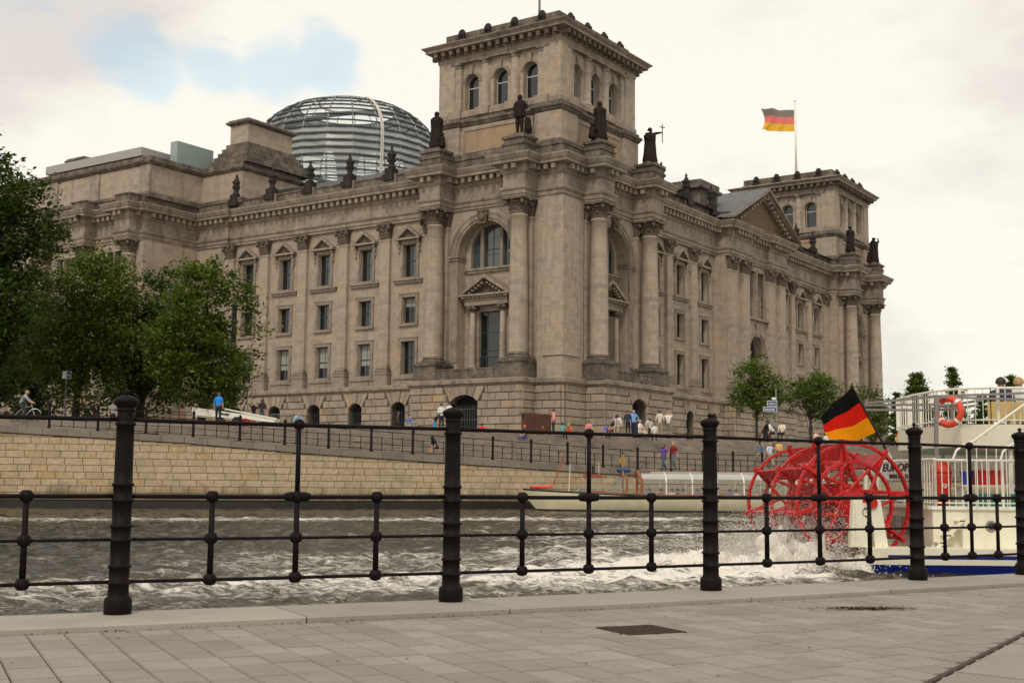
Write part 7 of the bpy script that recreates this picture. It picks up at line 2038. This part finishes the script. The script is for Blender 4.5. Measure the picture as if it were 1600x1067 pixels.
for j in range(NB):
    a_ = A0 + 2 * PI * j / NB
    for (t0, t1) in ((-.12, WL * .5 - .02), (WL * .5 + .02, WL + .12)):
        b = MB(); b.mat(M_red); w_ = (ee1 * -math.sin(a_) + ee2 * math.cos(a_)) * .018; q = [wp(t0, RW * .72, a_), wp(t1, RW * .72, a_), wp(t1, RW * 1.0, a_), wp(t0, RW * 1.0, a_)]
        b.hexa([tuple(x - w_) for x in q] + [tuple(x + w_) for x in q]); b.build('paddle_board', pwl)
b = MB(); b.mat(M_red); b.tube(wp(-.9, 0, 0), wp(WL + .4, 0, 0), .10, n=12); b.build('axle', pwl)
b = MB(); b.mat(M_red); b.hexa([tuple(wp(WL * .12, r_, a_)) for r_, a_ in ((.2, PI), (.2, 0))] + [tuple(wp(WL * .88, r_, a_)) for r_, a_ in ((.2, 0), (.2, PI))] + [tuple(wp(WL * .12, .55, PI * .75)), tuple(wp(WL * .12, .55, PI * .25)), tuple(wp(WL * .88, .55, PI * .25)), tuple(wp(WL * .88, .55, PI * .75))]); b.build('centre_box', pwl)

# deck railings
def deck_rail(pts, z0, z1, nm, step=.135, post=5):
    b = MB(); b.mat(M_white); b2 = MB(); b2.mat(M_white); i = 0
    for a, c in zip(pts, pts[1:]):
        a = Vector((*a, 0)); c = Vector((*c, 0)); ln = (c - a).length; nn_ = max(1, int(ln / step))
        b2.tube(a + Vector((0, 0, z1)), c + Vector((0, 0, z1)), .026, n=6); b2.tube(a + Vector((0, 0, z0 + .08)), c + Vector((0, 0, z0 + .08)), .016, n=5)
        for k in range(nn_ + 1):
            p = a.lerp(c, k / nn_); r = .032 if i % post == 0 else .0105; (b2 if r > .02 else b).tube(p + Vector((0, 0, z0)), p + Vector((0, 0, z1)), r, n=6 if r > .02 else 4); i += 1
    pw(b, nm + '_balusters'); pw(b2, nm)
deck_rail([(45, 25.32), (8.5, 25.32)], .45, 1.38, 'deck_rail'); deck_rail([(8.5, 25.32), (8.5, 30.4)], .45, 1.40, 'stern_rail', .16, 6)
# upper deck
UP = [(45, 25.55), (9.75, 25.55), (9.25, 25.9), (9.0, 26.6), (8.95, 28.0), (9.0, 29.3), (9.6, 30.0), (45, 30.0)]
b = MB(); b.mat(M_cream); n = len(UP)
ins = [(x + (.35 if x < 40 else 0), y + (.25 if y < 27 else -.25)) for x, y in UP]
in2 = [(x + (.06 if x < 40 else 0), y + (.06 if y < 27 else -.06)) for x, y in UP]
vs = [(x, y, 2.12) for x, y in UP] + [(x, y, 1.66) for x, y in UP] + [(x, y, 1.58) for x, y in ins] + [(x, y, 2.12) for x, y in in2] + [(x, y, 1.67) for x, y in in2]
b.add(vs, [(i, i + 1, n + i + 1, n + i) for i in range(n - 1)] + [(n + i, n + i + 1, 2 * n + i + 1, 2 * n + i) for i in range(n - 1)] + [(3 * n + i, 3 * n + i + 1, i + 1, i) for i in range(n - 1)] + [(4 * n + i, 4 * n + i + 1, 3 * n + i + 1, 3 * n + i) for i in range(n - 1)] + [tuple(range(4 * n, 5 * n)), tuple(range(3 * n - 1, 2 * n - 1, -1))]); pw(b, 'upper_deck')
deck_rail(UP[:7], 2.13, 2.86, 'upper_rail', .15, 6)
b = MB(); b.mat(M_white)
for x in (10.2, 12.2, 14.5, 17):
    for y in (25.75, 29.8): b.tube((x, y, .45), (x, y, 1.6), .045, n=8)
pw(b, 'deck_posts')
b = MB(); b.mat(M_glass); b.box(13.5, 44, 26.4, 29.4, .45, 1.58); pw(b, 'saloon')
# ladder and handrails
b = MB(); b.mat(M_white)
b.path([A3(1488, 720, 24.95), A3(1494, 704, 24.95), A3(1505, 695, 24.95), A3(1521, 689, 24.95), A3(1600, 632, 25.0), A3(1640, 603, 25.0)], .024, 8)
b.path([A3(1563, 720, 24.95), A3(1567, 706, 24.95), A3(1576, 697, 24.95), A3(1600, 684, 25.0), A3(1650, 650, 25.0)], .024, 8)
for k in range(7):
    t_ = k / 6; p = Vector(A3(1510, 697, 24.97)).lerp(Vector(A3(1600, 632, 25.0)), t_); b.tube(p, (p.x, p.y, .46), .011, n=4)
pw(b, 'stair_handrail')
b = MB(); b.mat(M_cream); L0, L1 = Vector((8.35, 24.95, -.33)), Vector((8.95, 24.95, .30))
for dy in (0, .26): b.hexa([(L0.x, L0.y + dy, L0.z), (L0.x + .1, L0.y + dy, L0.z), (L0.x + .1, L0.y + dy + .02, L0.z), (L0.x, L0.y + dy + .02, L0.z), (L1.x, L1.y + dy, L1.z), (L1.x + .1, L1.y + dy, L1.z), (L1.x + .1, L1.y + dy + .02, L1.z), (L1.x, L1.y + dy + .02, L1.z)])
for k in range(4): p = L0.lerp(L1, (k + .6) / 4.4); b.box(p.x - .03, p.x + .16, p.y, p.y + .28, p.z - .012, p.z + .012)
pw(b, 'ladder')
b = MB(); b.mat(M_grey); b.torus((9.55, 25.21, .08), .085, .03, 'y', 16, 6); b.mat(M_black); b.sphere((9.55, 25.22, .08), .07, 8, 6); pw(b, 'hull_fitting')
b = MB(); b.mat(M_cream); b.box(8.9, 9.3, 24.98, 25.22, -.33, .02); pw(b, 'locker')
# grey awning frame
def bar(b, p0, p1, r=.032): b.tube(p0, p1, r, n=4)
b = MB(); b.mat(M_grey); bar(b, A3(1463, 720, 25.38), A3(1463, 617, 25.38), .05); pw(b, 'frame_post'); b = MB(); b.mat(M_grey); bar(b, A3(1488, 690, 26.6), A3(1488, 640, 26.6), .05); pw(b, 'frame_post')
b = MB(); b.mat(M_grey)
for (q0, Y0, q1, Y1) in (((1463, 619), 25.4, (1352, 630), 27.4), ((1463, 632), 25.4, (1352, 633), 27.4), ((1463, 641), 25.4, (1340, 640), 27.6), ((1463, 619), 25.4, (1660, 612), 25.3), ((1463, 620), 25.4, (1660, 626), 25.3), ((1463, 636), 25.42, (1534, 625), 27.0), ((1463, 641), 25.44, (1528, 633), 27.2)): bar(b, A3(*q0, Y0), A3(*q1, Y1))
pw(b, 'awning_frame')
# name board on the stern rail
b = MB(); b.mat(M_signwhite); yb0, yb1 = 26.15, 28.75; b.box(8.415, 8.445, yb0, yb1, .98, 1.36); nb = pw(b, 'name_board')
text_obj('EUROPA', .23, M_black, ps, Matrix.Translation((8.405 - PSB.x, (yb0 + yb1) / 2 - PSB.y, 1.25 - PSB.z)) @ Matrix(((0, 0, -1, 0), (-1, 0, 0, 0), (0, 1, 0, 0), (0, 0, 0, 1))), 'name_lettering', .004, .18, .006, 2.6)
text_obj('BERLIN  D', .125, M_black, ps, Matrix.Translation((8.405 - PSB.x, (yb0 + yb1) / 2 - .05 - PSB.y, 1.06 - PSB.z)) @ Matrix(((0, 0, -1, 0), (-1, 0, 0, 0), (0, 1, 0, 0), (0, 0, 0, 1))), 'port_lettering', .004, 0, .003, 2.4)
b = MB(); b.mat(M_grey)
for k in range(2): b.box(8.33, 8.40, 26.4 + 1.0 * k, 27.1 + 1.0 * k, -.15, .22)
pw(b, 'transom_vent')
# things standing on the deck
def bthing(b, name, loc, label, cat, rz=0):
    o = b.build(name, None, loc, rz); return tag(o, label, cat)
q = A3(1482, 643, 25.42); b = MB(); b.mat(M_orange); b.torus((0, 0, 0), .26, .068, 'y', 30, 8)
lb = b.mesh('lifebuoy'); lo = link('lifebuoy', lb, None, (q[0], q[1], q[2]), -.75); tag(lo, 'orange lifebuoy with white bands hung on the upper deck rail', 'lifebuoy')
b = MB(); b.mat(M_white)
for a_ in (.8, 2.36, 3.93, 5.5):
    vs = []
    for da in (-.1, .1):
        for j in range(9): t_ = 2 * PI * j / 9; r_ = .26 + .072 * math.cos(t_); vs.append((r_ * math.cos(a_ + da), .072 * math.sin(t_), r_ * math.sin(a_ + da)))
    b.add(vs, [(j, (j + 1) % 9, 9 + (j + 1) % 9, 9 + j) for j in range(9)])
b.build('white_band', lo)
q = A3(1472, 795, 26.3); bn = empty('ice_cream_bin', (q[0], q[1], .45)); tag(bn, 'red rounded barrel shaped bin with a white heart on the lower deck', 'bin')
b = MB(); b.mat(M_redbarrel); b.sm = True; b.lathe([(.15, 0), (.17, .03), (.20, .6), (.21, .66), (.2, .68)], n=20); b.build('body', bn)
b = MB(); b.mat(M_redbarrel); b.sm = True; b.lathe([(.215, .68), (.215, .72), (.18, .84), (.10, .9), (.01, .92)], n=20); b.build('lid', bn)
b = MB(); b.mat(M_white)
for sc_ in (.055, .032): b.path([(sc_ * 1.0 * 16 * math.sin(t_) ** 3 / 16, -.205, .42 + sc_ * (13 * math.cos(t_) - 5 * math.cos(2 * t_) - 2 * math.cos(3 * t_)) / 16) for t_ in [2 * PI * i / 20 for i in range(21)]], .006, 4)
b.build('heart_mark', bn)
q = A3(1511, 757, 26.0); b = MB(); b.mat(simple('blue_bucket_plastic', (.02, .05, .30), .4)); b.lathe([(.10, 0), (.135, .27), (.14, .27), (.14, .25), (.12, .25), (.09, .02)], (0, 0, 0), 16); bthing(b, 'bucket', q, 'dark blue bucket on the steamer lower deck shelf', 'bucket')
q = A3(1545, 758, 26.0); b = MB(); b.mat(M_red); b.box(-.28, .28, -.15, .15, 0, .27); b.box(-.3, .3, -.17, .17, .27, .31); bthing(b, 'red_crate', q, 'wide red crate beside the blue bucket on the lower deck', 'crate')
zsh = A3(1511, 757, 26.0)[2]
b = MB(); b.mat(M_white); b.box(9.2, 10.7, 25.8, 26.3, zsh - .04, zsh - .005)
for x in (9.25, 10.65): b.box(x - .02, x + .02, 25.85, 26.25, .45, zsh - .04)
tag(b.build('deck_shelf'), 'white shelf carrying the blue bucket and red crate', 'shelf')
b = MB(); b.mat(M_green); b.box(9.4, 10.5, 25.6, 26.1, .46, .72); tag(b.build('green_crate'), 'green crate on the deck under the white shelf', 'crate')
# two people on the upper deck, on white chairs
for i, (px, c, hr, lab, lab2) in enumerate(((1564, (.02, .03, .08), 'dark', 'dark haired person in navy sitting on the steamer upper deck', 'white chair under the dark haired person'), (1592, WHT, 'blond', 'blond person in white on the steamer upper deck at the right edge', 'white chair under the blond person at the right edge'))):
    q = atY(px, 606, 26.6); per = person((q.x, 26.6, 1.84), 1.78, 2.6, 'sit', c, BEI if i == 0 else (.5, .4, .2), hr, lab, 'people on the steamer upper deck', fat=1.15)
    b = MB(); b.mat(simple('wicker_%d' % i, (.5, .36, .15), .7)); b.box(-.24, .24, -.22, .22, .40, .44); b.box(-.24, .24, .20, .25, .44, .80)
    for sx_ in (-.22, .22):
        for sy_ in (-.2, .2): b.box(sx_ - .02, sx_ + .02, sy_ - .02, sy_ + .02, 0, .4)
    tag(b.build('chair', None, (q.x, 26.6, 1.84), 2.6), lab2, 'chair', 'chairs on the steamer upper deck')
# stern flag on a slanted staff
s0_, s1_ = Vector(A3(1392, 716, 26.2)), Vector(A3(1331, 603, 25.6)); fl = empty('stern_flag', s0_); tag(fl, 'black red gold flag flying from a slanted staff over the paddle wheel', 'flag')
b = MB(); b.mat(simple('dark_wood_staff', (.03, .012, .012), .5)); b.tube((0, 0, 0), s1_ - s0_, .028, .02, 8); b.sphere(s1_ - s0_, .035, 8, 6); b.mat(M_white); b.tube((0, 0, 0), (s1_ - s0_) * .12, .031, n=8); b.build('staff', fl)
# flag cloth hangs from the upper part of the staff; corners measured on the photograph
c00, c01 = s0_.lerp(s1_, .37), s0_.lerp(s1_, .985)            # hoist bottom / top
f0, f1 = Vector(A3(1298, 684, 25.2)), Vector(A3(1280, 652, 25.3))   # fly bottom / top
nx, nz = 30, 18; vs = []
for j in range(nz + 1):
    w_ = j / nz
    for i in range(nx + 1):
        u = i / nx
        p = (c00.lerp(c01, w_)).lerp(f0.lerp(f1, w_), u)
        sag = math.sin(u * PI) * (.02 - .13 * (1 - w_)) + .022 * math.sin(u * 11 + w_ * 2.0) * u
        vs.append(tuple(p + Vector((.02 * math.sin(w_ * 6 + u * 3) * u, .13 * math.sin(u * 7.5 + w_ * 2.4) * (u ** .7), sag)) - s0_))
fs = []; mi = []
for j in range(nz):
    for i in range(nx): a = j * (nx + 1) + i; fs.append((a, a + 1, a + nx + 2, a + nx + 1)); mi.append(2 if j < nz / 3 else 1 if j < 2 * nz / 3 else 0)
b = MB(); b.add(vs, fs); b.mats = [M_fk, M_fr, M_fg]; b.mi = mi; b.smooth = [True] * len(fs); b.build('cloth', fl)

# ------------------------------------------------------------------ spray thrown by the wheel
M_foam = NT('spray_foam'); M_foam.col((.70, .665, .60)); M_foam.set(.7, 0, .3); M_foam = M_foam.m
rs = np.random.RandomState(8)
nd = 46000
cx_ = np.array([6.15, 26.6])
u = rs.normal(0, 1, (nd, 3)); k1 = rs.rand(nd) < .62
X = np.where(k1, 5.35 + u[:, 0] * .85, 6.2 + u[:, 0] * .62); Yv = 26.3 + u[:, 1] * 1.0
hmax = 1.15 * np.exp(-((X - 6.1) / 1.25) ** 2) + .25
Z = Z_WATER + np.abs(rs.exponential(.42, nd)) * hmax
high = rs.rand(nd) < .012; Z = np.where(high, Z_WATER + rs.rand(nd) * 2.1, Z)
sz = np.where(high, rs.uniform(.004, .009, nd), rs.uniform(.005, .020, nd) * np.clip(1.15 - (Z - Z_WATER) * .55, .35, 1))
P = np.stack([X, Yv, Z], 1)
T4 = np.array([(1, 1, 1), (1, -1, -1), (-1, 1, -1), (-1, -1, 1)]) * .7
rot = rs.normal(0, 1, (nd, 3, 3)); Q, _ = np.linalg.qr(rot)
V = (P[:, None, :] + np.einsum('vk,nkj->nvj', T4, Q) * sz[:, None, None]).reshape(-1, 3)
base_ = np.arange(nd)[:, None] * 4
Fc = np.stack([base_ + np.array([0, 1, 2]), base_ + np.array([0, 3, 1]), base_ + np.array([0, 2, 3]), base_ + np.array([1, 3, 2])], 1).reshape(-1, 3)
me = bpy.data.meshes.new('wheel_spray'); me.vertices.add(len(V)); me.vertices.foreach_set('co', V.ravel()); me.loops.add(Fc.size); me.loops.foreach_set('vertex_index', Fc.ravel().astype(np.int32))
me.polygons.add(len(Fc)); me.polygons.foreach_set('loop_start', np.arange(0, Fc.size, 3)); me.polygons.foreach_set('loop_total', np.full(len(Fc), 3)); me.materials.append(M_foam); me.update(); me.validate()
tag(link('wheel_spray', me), 'white spray and droplets thrown up under the red paddle wheel', 'spray', kind='stuff')

b = MB(); b.mat(M_foam); b.sm = True
rs2 = random.Random(5)
for k in range(46):
    x, y = rs2.gauss(5.6, .75), rs2.gauss(26.2, .7); hm = (.62 * math.exp(-((x - 6.0) / 1.1) ** 2) + .12) * rs2.uniform(.4, 1.0); n = 14; m2 = 8; vs = []
    rx, ry = rs2.uniform(.22, .5), rs2.uniform(.2, .4)
    for j in range(m2 + 1):
        for i in range(n):
            a_ = 2 * PI * i / n; e_ = j / m2 * PI / 2; p = Vector((rx * math.cos(a_) * math.cos(e_), ry * math.sin(a_) * math.cos(e_), hm * math.sin(e_)))
            nv_ = 1 + .9 * noise.noise(p * 4 + Vector((k * 3.3, 0, 0))) + .45 * noise.noise(p * 11 + Vector((0, k * 2.1, 0))); vs.append((x + p.x * nv_, y + p.y * nv_, Z_WATER - .08 + p.z * nv_))
    b.add(vs, [(j * n + i, j * n + (i + 1) % n, (j + 1) * n + (i + 1) % n, (j + 1) * n + i) for j in range(m2) for i in range(n)])
tag(b.build('churned_foam'), 'churned white foam mound below the paddle wheel', 'foam', kind='stuff')
t = NT('spray_mist'); t.n.remove(t.bs)
pv = t.node('ShaderNodeVolumePrincipled'); pv.inputs['Color'].default_value = (.95, .92, .86, 1); pv.inputs['Anisotropy'].default_value = .2
oc = t.objc(); nz_ = t.noise(1.6, 6, .7, oc); ln_ = t.node('ShaderNodeVectorMath', operation='LENGTH'); t.l(oc, ln_.inputs[0])
fall = t.math('SUBTRACT', 1.0, ln_.outputs['Value']); dn = t.math('MULTIPLY', t.math('MAXIMUM', t.math('ADD', t.math('MULTIPLY', fall, 1.3), t.math('SUBTRACT', t.math('MULTIPLY', nz_, 2.4), 1.5)), 0.0), 4.5)
t.l(dn, pv.inputs['Density']); t.l(pv.outputs[0], t.out.inputs['Volume'])
b = MB(); b.mat(t.m); b.sphere((0, 0, 0), 1.0, 20, 12); mo = b.build('spray_mist', None, (5.75, 26.3, Z_WATER + .02)); mo.scale = (1.6, 1.3, .8)
tag(mo, 'pale mist of fine spray around the churned water', 'spray mist', kind='stuff')

# ------------------------------------------------------------------ finish skinned figures and lettering
finish_people()
bpy.context.view_layer.update(); dg2 = bpy.context.evaluated_depsgraph_get()
for (o, mat_, parent, M_, sx) in TXT:
    me = bpy.data.meshes.new_from_object(o.evaluated_get(dg2)); me.materials.clear(); me.materials.append(mat_)
    for v_ in me.vertices: v_.co.x *= sx
    n_ = link('lettering', me, parent); n_.matrix_local = M_
    bpy.data.objects.remove(o)
